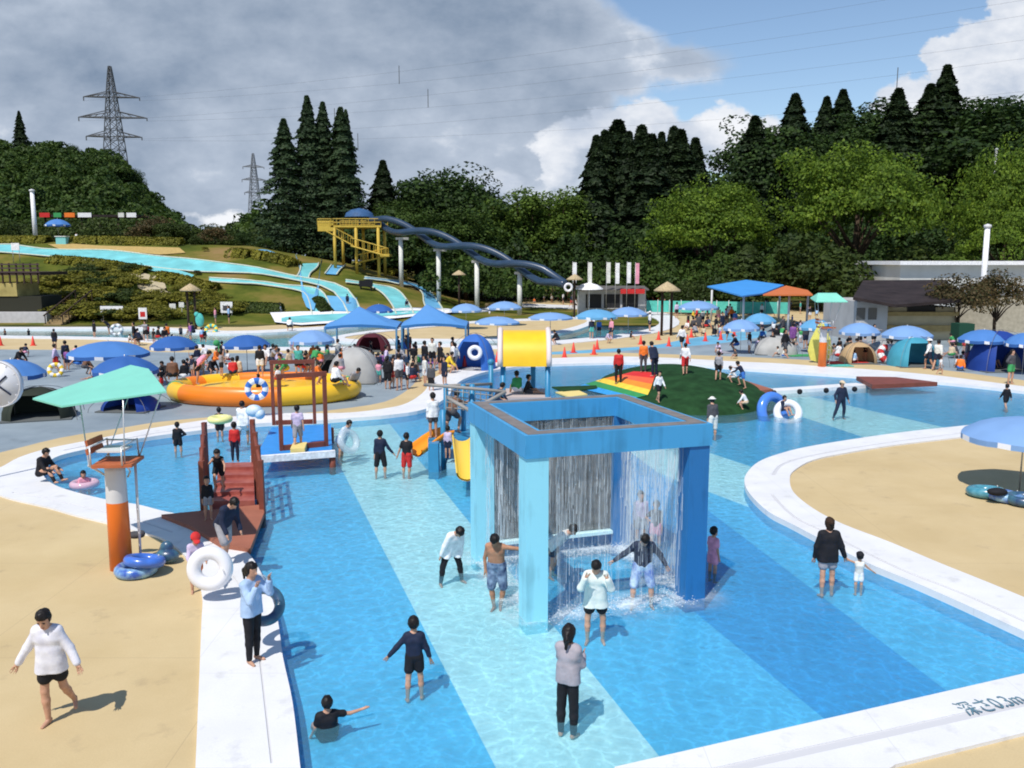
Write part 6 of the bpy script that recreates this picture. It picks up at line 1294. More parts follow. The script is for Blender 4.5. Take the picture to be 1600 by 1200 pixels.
class SDF:
    def __init__(s, v): s.v = v; s.p = []; s.cut = []; s.fold = None
    def cone(s, a, b, ra, rb, k=.03, g=1): s.p.append(('c', np.array(a, float), np.array(b, float), ra, rb, k)); return s
    def ell(s, c, r, M=None, k=.02): s.p.append(('e', np.array(c, float), np.array(r, float), np.eye(3) if M is None else M, 0, k)); return s
    def mesh(s):
        v = s.v; lo = []; hi = []
        for q in s.p:
            if q[0] == 'c': r = max(q[3], q[4]) + .03; lo.append(np.minimum(q[1], q[2]) - r); hi.append(np.maximum(q[1], q[2]) + r)
            else: r = q[2].max() + .03; lo.append(q[1] - r); hi.append(q[1] + r)
        L = np.min(lo, 0) - 2 * v; Hh = np.max(hi, 0) + 2 * v; n = np.ceil((Hh - L) / v).astype(int) + 1; f = np.full(n, .5, np.float32)
        for q, l, h in zip(s.p, lo, hi):
            i0 = np.maximum(((l - .02 - L) / v).astype(int), 0); i1 = np.minimum(((h + .02 - L) / v).astype(int) + 2, n)
            X, Y, Z = [L[a] + np.arange(i0[a], i1[a]) * v for a in range(3)]; P = np.stack(np.meshgrid(X, Y, Z, indexing='ij'), -1)
            if q[0] == 'c':
                ab = q[2] - q[1]; l2 = max(ab @ ab, 1e-9); t = np.clip(((P - q[1]) @ ab) / l2, 0, 1); d = np.linalg.norm(P - q[1] - t[..., None] * ab, axis=-1) - (q[3] + (q[4] - q[3]) * t)
            else:
                w = (P - q[1]) @ q[3]; k0 = np.linalg.norm(w / q[2], axis=-1); k1 = np.linalg.norm(w / q[2] ** 2, axis=-1) + 1e-9; d = k0 * (k0 - 1) / k1
            sub = f[i0[0]:i1[0], i0[1]:i1[1], i0[2]:i1[2]]; k = q[5]
            hh = np.clip(.5 + .5 * (sub - d) / k, 0, 1); sub[...] = sub * (1 - hh) + d * hh - k * hh * (1 - hh)
        if s.cut or s.fold:
            X, Y, Z = [L[a] + np.arange(n[a]) * v for a in range(3)]; P = np.stack(np.meshgrid(X, Y, Z, indexing='ij'), -1)
            if s.fold:
                amp, fr, sd = s.fold; Rn = np.random.default_rng(sd); q = np.zeros(f.shape, np.float32)
                for _ in range(7):
                    d = Rn.normal(0, 1, 3) * np.array([1, 1, .55]); d /= np.linalg.norm(d); w_ = P @ d; q += np.sin(w_ * fr * Rn.uniform(.6, 1.7) + 1.3 * np.sin(P @ Rn.normal(0, 1, 3) * fr * .4) + Rn.uniform(0, 6))
                f = f + (amp * q / 3).astype(np.float32)
            for fn in s.cut: f = np.maximum(f, fn(P))
        return surface_nets(f, L, v)
def nrm(v): v = np.array(v, float); return v / np.linalg.norm(v)
def rotx(a): c, s = math.cos(a), math.sin(a); return np.array([[1, 0, 0], [0, c, -s], [0, s, c]])
def rotz(a): c, s = math.cos(a), math.sin(a); return np.array([[c, -s, 0], [s, c, 0], [0, 0, 1]])
POSE = dict(
    stand=dict(arms=[((-.16, -.02, -1), (-.05, -.2, -1)), ((.16, -.02, -1), (.05, -.2, -1))], legs=[((-.06, 0, -1), (0, .03, -1)), ((.06, 0, -1), (0, .03, -1))]),
    walk=dict(arms=[((-.25, .35, -1), (-.1, .1, -1)), ((.25, -.4, -1), (.1, -.6, -1))], legs=[((-.05, -.35, -1), (0, .05, -1)), ((.05, .22, -1), (0, .55, -1))]),
    hip=dict(arms=[((-.75, .1, -.8), (.75, -.25, -.35)), ((.16, 0, -1), (.05, -.2, -1))], legs=[((-.1, 0, -1), (0, .05, -1)), ((.1, -.05, -1), (0, .05, -1))]),
    reach=dict(arms=[((-.3, -.8, -.2), (0, -1, .1)), ((.3, -.8, -.3), (0, -1, .2))], legs=[((-.1, -.1, -1), (0, .1, -1)), ((.1, .1, -1), (0, .1, -1))]),
    up=dict(arms=[((-.4, -.1, .8), (.1, -.2, 1)), ((.2, 0, -1), (.05, -.3, -1))], legs=[((-.08, 0, -1), (0, .03, -1)), ((.08, 0, -1), (0, .03, -1))]),
    sit=dict(lean=12, arms=[((-.2, -.5, -.9), (.15, -.8, -.4)), ((.2, -.5, -.9), (-.15, -.8, -.4))], legs=[((-.2, -1, .35), (0, -.45, -1)), ((.2, -1, .35), (0, -.45, -1))]),
    sitflat=dict(lean=5, arms=[((-.3, .35, -1), (-.1, .2, -1)), ((.2, -.5, -.9), (-.15, -.8, -.4))], legs=[((-.15, -1, .05), (0, -1, -.12)), ((.15, -1, .3), (0, -.7, -.7))]),
    crouch=dict(lean=30, arms=[((-.2, -.8, -.5), (.15, -.8, -.3)), ((.2, -.8, -.5), (-.15, -.8, -.3))], legs=[((-.25, -1, -.1), (0, .5, -1)), ((.25, -1, -.1), (0, .5, -1))]),
    bend=dict(lean=50, arms=[((-.15, -.25, -1), (0, -.2, -1)), ((.15, -.25, -1), (0, -.2, -1))], legs=[((-.1, -.1, -1), (0, .15, -1)), ((.1, .05, -1), (0, .15, -1))]),
    climb=dict(lean=30, arms=[((-.3, -.8, .1), (0, -.6, .5)), ((.3, -.8, -.3), (0, -1, .1))], legs=[((-.1, -.8, -.6), (0, .3, -1)), ((.1, .2, -1), (0, .3, -1))]),
)
def person_meshes(pose, h=1.65, kid=0.0, top='long', loose=0.0, bottom='shorts', hair='short', hat=None, v=.03, slim=1.0, fingers=False, face=False, head=(0, 0), mask=False):
    'returns {part: (V, F)} in metres, feet at z=0, facing -Y'
    S_ = h / 1.70; hs = 1.09 + .30 * kid; leg = 1 - .06 * kid; P0 = POSE[pose] if isinstance(pose, str) else pose
    lean = math.radians(P0.get('lean', 0)); Rt = rotx(lean) @ rotz(math.radians(P0.get('twist', 0))); U = Rt @ np.array([0, 0, 1.]); Xx = Rt @ np.array([1., 0, 0]); Fw = Rt @ np.array([0, -1., 0])
    pel = np.zeros(3); waist = pel + U * .13; chest = pel + U * .31; neck = pel + U * .47; hc = neck + U * .10
    w = slim * (1 - .12 * kid)
    Mh = Rt @ rotz(math.radians(head[1])) @ rotx(math.radians(head[0])); hb = neck + U * .035; hc = hb + Mh @ np.array([0, -.012, .095 * hs])
    B = SDF(v); cloth = SDF(v); low = SDF(v); off = max(.011, .45 * v)
    tor = [(pel + Xx * -.07 * w, chest + Xx * -.072 * w, .094 * w, .092 * w), (pel + Xx * .07 * w, chest + Xx * .072 * w, .094 * w, .092 * w), (pel, chest + U * .02, .098 * w, .098 * w), (chest + Xx * -.08 * w, chest + U * .09 + Xx * -.095 * w, .086, .062), (chest + Xx * .08 * w, chest + U * .09 + Xx * .095 * w, .086, .062)]
    for a, b, ra, rb in tor: B.cone(a, b, ra, rb, .05)
    B.cone(neck - U * .06, hc - U * .02, .055, .048, .03)
    for sx in (-1, 1): B.cone(neck - U * .02, neck - U * .075 + Xx * sx * .15 * w, .048, .055, .04)
    hx = lambda p: hc + Mh @ (np.array(p) * hs)
    B.ell(hx((0, .005, .022)), np.array((.073, .090, .092)) * hs, Mh, .02); B.ell(hx((0, -.022, -.042)), np.array((.054, .066, .070)) * hs, Mh, .03)
    if v < .02:
        B.cone(hx((0, -.088, .012)), hx((0, -.103, -.022)), .009 * hs, .014 * hs, .012)
        for sx in (-1, 1): B.ell(hx((sx * .073, .008, -.005)), np.array((.010, .020, .030)) * hs, Mh, .008)
        B.cone(hx((-.02, -.082, -.055)), hx((.02, -.082, -.055)), .008 * hs, .008 * hs, .01)
    sho = []; ends = {}
    for i, (ua, fa) in enumerate(P0['arms']):
        sx = -1 if i == 0 else 1; sh = neck - U * .075 + Xx * sx * .150 * w; el = sh + (Rt @ nrm(ua)) * .28; wr = el + (Rt @ nrm(fa)) * .235
        B.cone(sh, el, .050 * w, .036, .03); B.cone(el, wr, .037, .025, .015); hd = Rt @ nrm(fa); side = np.cross(hd, Fw + .01); side = side / (np.linalg.norm(side) + 1e-6); fwd = np.cross(side, hd)
        pal = wr + hd * .055; B.cone(wr, wr + hd * .03, .022, .024, .012)
        if fingers:
            B.cone(wr + hd * .03 + side * .018, wr + hd * .075 + side * .022, .015, .014, .012); B.cone(wr + hd * .03 - side * .018, wr + hd * .075 - side * .022, .015, .014, .012)
            cu = P0.get('curl', .35)
            for k, (o, ln) in enumerate(((-.033, .056), (-.012, .072), (.012, .076), (.034, .066))):
                b0 = wr + hd * .08 + side * o; m1 = b0 + (hd + side * o * 3 + fwd * .1) / 1.0 * ln * .5; e1 = m1 + nrm(hd * (1 - cu) + fwd * cu + side * o * 2) * ln * .5; B.cone(b0, m1, .0088, .0082, .004); B.cone(m1, e1, .0082, .0070, .003)
            t0 = wr + hd * .025 - side * .02 * sx * -1; B.cone(t0, t0 + nrm(hd * .6 + side * .8 * (-sx) * -1 * -1 + fwd * .35) * .055, .011, .009, .006)
        else: B.cone(pal - hd * .02, pal + hd * .07, .028, .018, .01); B.cone(pal - hd * .02, pal + hd * .03 + fwd * .03 + side * .02, .013, .010, .01)
        ends[i] = wr + hd * .08
        if top == 'long': cloth.cone(sh, el, .050 * w + off + .006 + loose * .15, .036 + off + .008 + loose * .2, .03); cloth.cone(el, wr - (Rt @ nrm(fa)) * .015, .037 + off + .008 + loose * .15, .027 + off + .006 + loose * .15, .02)
        elif top == 'short': cloth.cone(sh, sh + (el - sh) * .55, .050 * w + off + .008, .046 + off + .010, .03)
    feet = []
    for i, (ta, sa) in enumerate(P0['legs']):
        sx = -1 if i == 0 else 1; hp = pel + Xx * sx * .085 * w - U * .03; kn = hp + nrm(ta) * .42 * leg; an = kn + nrm(sa) * .40 * leg
        B.cone(hp, kn, .086 * w, .052, .04); B.cone(kn, kn + (an - kn) * .35, .052, .053, .02); B.cone(kn + (an - kn) * .35, an, .053, .033, .02)
        sd = nrm(sa); fd = np.array([sx * .25, -1, 0.]); fd = fd - sd * (fd @ sd) * .8; fd = nrm(fd); B.cone(an - fd * .02 + sd * .03, an + fd * .13 + sd * .055, .036, .024, .02); feet.append(an + sd * .075)
        if bottom in ('shorts', 'longshorts', 'leggings', 'trunks'):
            t = dict(shorts=.55, trunks=.35, longshorts=.95, leggings=1)[bottom]; fl = .014 if bottom in ('shorts', 'longshorts') else .003
            low.cone(hp, hp + (kn - hp) * t, .086 * w + off + fl, .086 * w + (.052 - .086 * w) * t + off + fl * 1.6, .04)
            if bottom == 'leggings': low.cone(kn, kn + (an - kn) * .35, .052 + off, .053 + off, .02); low.cone(kn + (an - kn) * .35, an - (an - kn) * .04, .053 + off, .034 + off, .02)
    for a, b, ra, rb in tor[:3]: low.cone(a - U * .0, a + (b - a) * .25, ra + off, ra + off, .04)
    low.cut.append(lambda P: (P - (pel + U * .085)) @ U)
    for a, b, ra, rb in tor: cloth.cone(a, b, ra + off + .002 + loose * .12, rb + off + .002, .05)
    for sx in (-1, 1): cloth.cone(neck - U * .035, neck - U * .075 + Xx * sx * .15 * w, .045 + off, .055 + off, .04)
    hem = P0.get('hem', .10 if loose else .04)
    if loose: 
        for sx in (-1, 1): cloth.cone(waist + Xx * sx * .06, pel - U * (hem + .02) + Xx * sx * .075, .092 + off + loose * .1, .098 + off + loose * .5, .05)
    if hem > .12: 
        for i, (ta, sa) in enumerate(P0['legs']):
            sx = -1 if i == 0 else 1; hp = pel + Xx * sx * .085 * w - U * .03; cloth.cone(hp, hp + nrm(ta) * .2, .095 + off, .09 + off + loose * .5, .05)
    cloth.cut.append(lambda P: -((P - (pel - U * hem)) @ U)); cloth.cut.append(lambda P: (P - (neck + U * .012)) @ U)
    hr = SDF(v); hr.ell(hx((0, .012, .030)), np.array((.084, .098, .100)) * hs + (v * .3), Mh, .02); Mi = Mh
    def facecut(P):
        q = (P - hx((0, 0, 0))) @ Mi / hs; return np.minimum(np.minimum(-(q[..., 1] + .028), .058 - q[..., 2]), .5)
    if hair in ('long', 'pony', 'bun'):
        hr.ell(hx((0, .045, -.04)), np.array((.075, .055, .085)) * hs, Mh, .03)
        if hair == 'long': hr.cone(hx((0, .05, -.05)), hx((0, .05, -.19)), .075 * hs, .05 * hs, .03)
        if hair == 'pony': hr.cone(hx((0, .10, .02)), hx((0, .13, -.05)), .030 * hs, .036 * hs, .02); hr.cone(hx((0, .13, -.05)), hx((0, .12, -.17)), .036 * hs, .016 * hs, .02)
        if hair == 'bun': hr.ell(hx((0, .115, .05)), np.array((.045, .040, .045)) * hs, Mh, .01)
        hr.cut.append(lambda P: np.minimum(facecut(P), .5))
    else: hr.cut.append(facecut); hr.cut.append(lambda P: -(((P - hx((0, 0, 0))) @ Mi / hs)[..., 2] + .062))
    out = {}; zmin = min(f_[2] for f_ in feet); zmin = min(zmin, pel[2] - .10); base = np.array([0, 0, zmin])
    if v < .02:
        sd_ = int(h * 1000) % 97; cloth.fold = (.0035 + loose * .035, 19, sd_); low.fold = (.003, 30, sd_ + 1)
        hr.fold = (.0055, 75, sd_ + 2)
    out['body'] = B.mesh()
    if top in ('long', 'short', 'vest'): out['top'] = cloth.mesh()
    if bottom != 'none': out['bottom'] = low.mesh()
    out['hair'] = hr.mesh()
    if hat:
        ht = SDF(v); ht.ell(hx((0, .008, .045)), np.array((.092, .108, .095)) * hs + v * .3, Mh, .02)
        ht.cut.append(lambda P: -(((P - hx((0, 0, 0))) @ Mi / hs)[..., 2] - .042))
        a, b = (hx((-.03, -.10, .05)), hx((.03, -.10, .05))) ; 
        if hat == 'cap': ht.ell(hx((0, -.115, .055)), np.array((.062, .070, .018)) * hs + v * .2, Mh, .01)
        else: ht.ell(hx((0, 0, .055)), np.array((.145, .155, .018)) * hs + v * .2, Mh, .01)
        out['hat'] = ht.mesh()
    if face:
        for k, sx in enumerate((-1, 1)): e = SDF(.004); e.ell(hx((sx * .031, -.079, .012)), np.array((.014, .007, .007)), Mh, .002); out['eye%d' % k] = e.mesh()
        for k, sx in enumerate((-1, 1)): e = SDF(.004); e.cone(hx((sx * .018, -.088, .030)), hx((sx * .044, -.078, .028)), .0045, .0035, .002); out['brow%d' % k] = e.mesh()
        e = SDF(.004); e.cone(hx((-.018, -.091, -.055)), hx((.018, -.091, -.055)), .006, .006, .002); out['mouth'] = e.mesh()
    for k in out:
        V, F = out[k]; out[k] = ((V - base) * S_, F)
    return out
PN = dict(body='body', top='shirt', bottom='shorts', hair='hair', hat='hat', eye0='eye', eye1='eye', brow0='eyebrow', brow1='eyebrow', mouth='mouth')
def pmats(skin, tc, bc, hairc='hair', hatc='white'):
    g = lambda c: c if not isinstance(c, str) else cm(c)
    return dict(body=g(skin), top=g(tc), bottom=g(bc), hair=g(hairc), hat=g(hatc), eye0=cm('black'), eye1=cm('black'), brow0=g('hair'), brow1=g('hair'), mouth=mat('lip', (.33, .11, .10), .5))
def person(label, px, py, rz, h, pose, tc, bc, where='deck', group=None, skin='skin', hairc='hair', hatc='white', z=None, v=.014, D=None, **kw):
    'a close person, built on the spot; py is where the feet (or waterline) show'
    if z is None: z = {'deck': 0.0, 'kerb': .05, 'water': -.32}[where]
    p = G(px, py, {'water': -.16}.get(where, z)) if D is None else AT(px, py, D)
    if D is not None and z is None: z = p.z
    root = thing('person', label, 'person', (p.x, p.y, z if D is None else p.z), group, math.radians(rz))
    M = pmats(skin, tc, bc, hairc, hatc)
    for k, (V, F) in person_meshes(pose, h, v=v, **kw).items():
        if len(F): 
            nm = 'leggings' if k == 'bottom' and kw.get('bottom') == 'leggings' else PN[k]
            meshobj(nm, V, F, M[k], root, smooth=True)
    return root
m_shortprint = mat('print_blue', (.012, .03, .10), .7, .2, col2=(.26, .36, .50), vscale=9); m_boardshort = mat('print_wave', (.005, .07, .45), .7, .2, col2=(.62, .78, .88), vscale=6); m_whitepat = mat('print_white', (.62, .62, .72), .75, .2, col2=(.74, .74, .80), vscale=10, bump=.4, bscale=12)
P1 = dict(arms=[((-.62, .02, -1), (-.62, -.12, -1)), ((.55, -.05, -1), (.50, -.35, -1))], legs=[((-.07, -.02, -1), (.02, .06, -1)), ((.06, .25, -1), (.05, .80, -1))], hem=.17, lean=4)
person('man in a loose white long-sleeved shirt and black shorts walking across the sand-coloured deck', 87, 1131, 6, 1.70, P1, m_whitepat, 'black', 'deck', v=.0105, fingers=True, face=True, head=(28, 0), slim=.84, loose=.028, top='long', bottom='shorts')
P2 = dict(arms=[((-.15, -.55, -.8), (.30, -.30, 1.0)), ((.22, -.65, -.65), (-.25, -.25, 1.0))], legs=[((-.03, -.03, -1), (0, .04, -1)), ((.03, .03, -1), (0, .04, -1))], hem=.12)
person('woman in a light blue top and black leggings standing on the white kerb, hands raised', 397, 1034, 62, 1.62, P2, mat('cloth_sky', (.36, .50, .72), .75, .2, var=.1, vscale=8, bump=.4), 'black', 'kerb', v=.0125, fingers=True, loose=.03, bottom='leggings', hair='pony', head=(12, 0), slim=.95)
P3 = dict(arms=[((-.2, -.5, -.8), (.1, -.8, -.4)), ((.25, -.7, -.6), (-.1, -.9, -.1))], legs=[((-.08, -.1, -1), (0, .1, -1)), ((.08, .15, -1), (0, .3, -1))], lean=14)
person('child in a lavender top and red cap standing behind the large white swim ring', 308, 925, 30, 1.22, P3, 'lavender', 'orange', 'deck', v=.015, kid=.8, hat='cap', hatc='red', loose=.02, head=(15, 0), hair='short')
P4 = dict(arms=[((-.15, -.6, -.9), (0, -.9, -.4)), ((.2, -.5, -1), (0, -.8, -.5))], legs=[((-.12, -.55, -1), (0, .3, -1)), ((.12, .1, -1), (0, .3, -1))], lean=34)
person('adult in a navy jacket and grey shorts bending behind the child in the red cap', 352, 880, 55, 1.64, P4, 'navy', 'grey', 'kerb', v=.015, loose=.03, bottom='longshorts', hair='short', head=(25, 0))
P5 = dict(arms=[((-.40, .05, -1), (-.30, -.1, -1)), ((.85, .0, -.95), (.85, -.1, -1))], legs=[((-.10, -.05, -1), (-.04, .05, -1)), ((.10, .10, -1), (.05, .12, -1))])
person('boy in a black rash suit wading away, arms spread, nearest left in the pool', 648, 1078, 186, 1.32, P5, 'navy', 'black', 'water', v=.012, fingers=True, kid=.55, bottom='shorts', slim=.95)
P6 = dict(arms=[((-1, -.1, -.25), (-1, -.05, .15)), ((.3, -.1, -1), (.2, -.4, -.7))], legs=[((-.3, -1, .1), (.1, -.7, -.7)), ((.3, -1, .1), (0, -.7, -.7))], lean=-4)
person('child in black sitting low in the water near the left kerb, one arm out', 512, 1140, 200, 1.25, P6, 'black', 'black', 'water', v=.014, kid=.4, top='short', z=-.46)
P7 = dict(arms=[((-.12, -.45, -1), (.35, -1, .15)), ((.25, -.55, -.8), (-.35, -.4, 1.1))], legs=[((-.05, 0, -1), (0, .04, -1)), ((.05, .03, -1), (0, .04, -1))], hem=.10)
person('woman in a grey top and black leggings seen from behind, with a dark ponytail', 887, 1134, 152, 1.64, P7, mat('cloth_mauve', (.36, .33, .37), .75, .2, var=.1, vscale=8, bump=.4), 'black', 'water', v=.0115, fingers=True, loose=.008, bottom='leggings', hair='pony', head=(6, 10), slim=.84)
P8 = dict(arms=[((-.32, -.6, -.40), (.42, -.22, 1.1)), ((.32, -.55, -.45), (-.36, -.25, 1.1))], legs=[((-.13, 0, -1), (0, .05, -1)), ((.12, .05, -1), (0, .08, -1))], hem=.2, lean=8)
person('woman in a loose white jacket and black shorts covering her face before the waterfall', 930, 992, -5, 1.60, P8, mat('cloth_mint', (.60, .70, .66), .75, .2, col2=(.76, .78, .74), vscale=5, bump=.4), 'black', 'water', v=.0125, fingers=True, loose=.06, head=(35, 0))
P9 = dict(arms=[((-.95, -.05, -.75), (-.75, -.2, -.45)), ((.80, .05, -.95), (.50, -.1, -.9))], legs=[((-.2, 0, -1), (-.05, .05, -1)), ((.22, .02, -1), (.03, .05, -1))], lean=10)
person('man in a navy rash shirt and patterned blue shorts, arms spread, under the falling water', 1003, 938, 0, 1.62, P9, 'navy', m_boardshort, 'water', v=.0125, fingers=True, bottom='longshorts', head=(50, 0))
P10 = dict(arms=[((-.30, .02, -1), (.10, -.35, -1)), ((.85, .0, -.05), (.3, -.2, .1))], legs=[((-.02, -.12, -1), (.10, .12, -1)), ((.12, .0, -1), (-.18, .15, -1))], lean=10)
person('shirtless tanned man in patterned shorts looking down, left of the light front post', 776, 940, -12, 1.62, P10, 'skin', m_shortprint, 'water', skin='tan', v=.0125, fingers=True, top='none', bottom='longshorts', head=(45, 5))
P11 = dict(arms=[((-.3, -.1, -1), (-.25, -.2, -1)), ((.2, -.2, -1), (.05, -.3, -1))], legs=[((-.30, .10, -1), (-.10, .1, -1)), ((.28, -.1, -1), (.18, .05, -1))], lean=28, hem=.16)
person('boy in a white hooded jacket and black leggings stooping left of the blue frame', 706, 902, 35, 1.48, P11, 'white', 'black', 'water', v=.014, loose=.05, bottom='leggings', kid=.2, head=(45, 0))
P12 = dict(arms=[((-.45, .0, -1), (-.35, -.1, -1)), ((.28, -.05, -1), (.12, -.15, -1))], legs=[((-.06, -.05, -1), (0, .05, -1)), ((.05, .12, -1), (.04, .12, -1))], hem=.17)
person('woman in a loose black jacket and grey shorts with a hair bun, wading', 1291, 919, 178, 1.60, P12, 'black', 'grey', 'water', v=.0125, fingers=True, loose=.04, bottom='shorts', hair='bun', hairc='brownhair')
P13 = dict(arms=[((-.75, -.1, -.7), (-.75, -.1, -.55)), ((.75, -.1, .25), (.65, -.1, .6))], legs=[((-.08, 0, -1), (0, .05, -1)), ((.08, .05, -1), (0, .05, -1))])
person('toddler in a pale swimsuit and black cap wading beside the woman in black', 1341, 918, 172, .88, P13, 'offwhite', 'white', 'water', v=.013, kid=1.3, top='vest', hat='cap', hatc='black')
person('child in a pink swimsuit standing half hidden behind the dark blue post', 1113, 898, 120, 1.18, 'stand', 'pink', 'pink', 'water', v=.015, kid=.7, top='short')
person('pale figure behind the falling water, taller of two near the dark blue post', 1000, 846, 10, 1.35, 'stand', 'lavender', 'grey', 'water', v=.018, kid=.3)
person('child in a dark swimsuit behind the falling water, smaller of two by the dark post', 1024, 852, -20, 1.20, 'hip', 'darkgrey', 'pink', 'water', v=.018, kid=.6, top='short')
person('figure in grey and white stooping behind the light front post of the frame', 866, 892, 60, 1.45, 'bend', 'offwhite', 'navy', 'water', v=.018, kid=.3, loose=.03)
P14 = dict(arms=[((-.1, -.9, -.7), (.1, -1, -.05)), ((.1, -.9, -.7), (-.1, -1, -.05))], legs=[((-.15, -1, .45), (0, -.55, -1)), ((.15, -1, .45), (0, -.55, -1))], lean=16)
person('adult all in black sitting hunched on the far left kerb, feet towards the water', 66, 752, 75, 1.65, P14, 'black', 'black', 'kerb', v=.017, bottom='leggings', head=(15, 0))
person('child in pink floating in a pale ring near the far left kerb', 131, 760, 30, 1.15, 'sit', 'pink', 'pink', 'water', z=-.42, v=.018, kid=.7, hair='long')
person('boy in a black swimsuit, hand on hip, wading behind the lifeguard tower seat', 279, 708, 200, 1.22, 'hip', 'black', 'black', 'water', v=.019, kid=.6)
person('child in black inside the pale yellow swim ring', 344, 684, 195, 1.28, 'stand', 'black', 'black', 'water', v=.02, kid=.6, D=None)
person('woman in a white shirt seen from behind above the stair bridge, carrying a blue ring', 381, 695, 170, 1.62, dict(POSE['walk'], hem=.16), 'white', 'white', 'water', v=.019, loose=.05, z=-.2)
person('child in a purple and red outfit standing at the top of the stair bridge', 368, 722, 185, 1.15, 'stand', 'red', 'navy', 'deck', z=.55, v=.02, kid=.8, bottom='leggings')
person('girl in a black swimsuit coming down the stair bridge', 343, 768, 15, 1.25, 'climb', 'black', 'black', 'deck', z=.34, v=.018, kid=.6, top='vest', hair='long')
person('small child in black at the bottom left of the stair bridge', 326, 812, 20, 1.05, 'stand', 'black', 'grey', 'deck', z=.14, v=.02, kid=1.0)
person('girl in white and grey standing in the near brown portal frame', 466, 700, 190, 1.38, 'walk', 'lavender', 'grey', 'deck', z=.38, v=.02, kid=.4, bottom='longshorts', top='short')
person('woman in a white patterned top leaning over the water right of the portal frames', 534, 716, 70, 1.55, dict(POSE['bend'], lean=32, hem=.16), mat('print_blossom', (.30, .45, .60), .8, .2, col2=(.76, .78, .82), vscale=14), 'skin', 'water', v=.018, loose=.05)
P15 = dict(arms=[((-.55, -.1, -1), (-.8, -.15, -1)), ((.14, 0, -1), (.10, 0, -1))], legs=[((-.16, 0, -1), (-.02, .04, -1)), ((.16, .0, -1), (.04, .04, -1))])
person('boy in a long black swimsuit holding hands with a child in red shorts', 595, 740, 182, 1.50, P15, 'navy', 'black', 'water', v=.016, kid=.25, bottom='longshorts', slim=.9)
P16 = dict(arms=[((-.12, -.1, -1), (.0, -.3, -1)), ((.45, 0, -1), (.40, 0, -1))], legs=[((-.06, 0, -1), (.08, .04, -1)), ((.10, .0, -1), (.0, .04, -1))])
person('boy in a black top and red shorts wading before the orange slide', 636, 740, 165, 1.42, P16, 'black', 'red', 'water', v=.016, kid=.35, bottom='longshorts', top='short')
person('boy in a white shirt standing on the play castle above the orange slide', 677, 684, 205, 1.42, dict(POSE['stand'], hem=.14), 'white', 'darkgrey', 'deck', z=AT(690, 685, 25.6).z, D=25.7, v=.018, kid=.3, loose=.05)
person('adult in dark clothes climbing behind the grey bars of the play castle', 706, 684, 150, 1.60, 'climb', 'brown', 'darkgrey', 'deck', D=26.4, v=.02)
person('child in lavender on the play castle steps, under the grey bars', 700, 716, 170, 1.0, 'stand', 'lavender', 'navy', 'deck', D=25.2, v=.02, kid=1)
person('child in a dark green top sitting under the yellow tunnel roof', 809, 619, 200, 1.30, dict(POSE['sit']), 'green', 'white', 'deck', D=27.6, v=.022, kid=.4)
person('smaller child in black sitting under the yellow tunnel roof, feet out to the right', 824, 619, 80, 1.20, 'sitflat', 'black', 'darkgrey', 'deck', D=27.8, v=.022, kid=.6)
person('child with pale hair crouching left of the tunnel roof posts', 775, 640, 120, 1.2, 'crouch', 'navy', 'navy', 'deck', D=26.0, v=.022, kid=.6)
person('lifeguard with a white cap and dark vest wading right of the green mound', 1113, 682, 200, 1.62, dict(POSE['stand'], lean=8), 'darkgrey', 'offwhite', 'water', v=.02, hat='hat', hatc='offwhite', bottom='longshorts')
person('child sitting inside the huge blue float ring', 1221, 652, 40, 1.25, 'sit', 'navy', 'navy', 'water', z=-.05, v=.022, kid=.5)
P17 = dict(arms=[((-.55, .1, -1), (-.1, -.4, -1)), ((.35, -.1, -1), (.2, -.3, -1))], legs=[((-.35, -.1, -1), (-.30, .1, -1)), ((.28, .1, -1), (.10, .2, -1))])
person('man in a dark wetsuit striding through the water right of the blue float ring', 1313, 650, 15, 1.66, P17, 'navy', 'navy', 'water', v=.02, bottom='leggings', hat='cap', hatc='beige')
person('boy in a dark swimsuit wading at the far right of the pool', 1571, 638, 190, 1.25, 'walk', 'black', 'black', 'water', v=.022, kid=.5)
def mz(px, py): 
    p = mound_hit(px, py); return p
for (lab, px, py, rz, h, pose, tc, bc, kw) in (
    ('lifeguard in a red shirt and black trousers at the left of the green mound', 966, 600, 185, 1.68, 'stand', 'red', 'black', dict(bottom='leggings')),
    ('person in a red helmet and dark clothes at the back edge of the mound', 1005, 582, 170, 1.55, 'stand', 'orange', 'darkgrey', dict(bottom='leggings')),
    ('dark-clad adult leaning over on top of the green mound', 1022, 588, 210, 1.68, dict(POSE['stand'], lean=22), 'navy', 'navy', dict(loose=.05, bottom='leggings')),
    ('person in a white top and red shorts standing on top of the green mound', 1070, 585, 175, 1.50, 'walk', 'white', 'red', dict(bottom='longshorts')),
    ('boy in a white shirt and dark shorts climbing down the front of the mound', 1029, 628, 30, 1.35, 'walk', 'white', 'black', dict(kid=.4)),
    ('boy in grey walking on the right shoulder of the mound', 1122, 594, 160, 1.35, 'walk', 'grey', 'black', dict(kid=.4)),
    ('child in blue and pale shorts climbing the right side of the mound', 1160, 606, 240, 1.30, 'climb', 'navy', 'blue', dict(kid=.5)),
    ('child in a white top bent over low on the right flank of the mound', 1166, 640, 250, 1.2, 'crouch', 'white', 'beige', dict(kid=.6)),
    ('small child in white crawling near the brown ramp board', 1148, 598, 250, 1.1, 'crouch', 'white', 'white', dict(kid=.7))):
    p = mz(px, py); r_ = person(lab, px, py, rz, h, pose, tc, bc, 'deck', 'people on the green mound', D=30, v=.023, **kw); r_.location = p
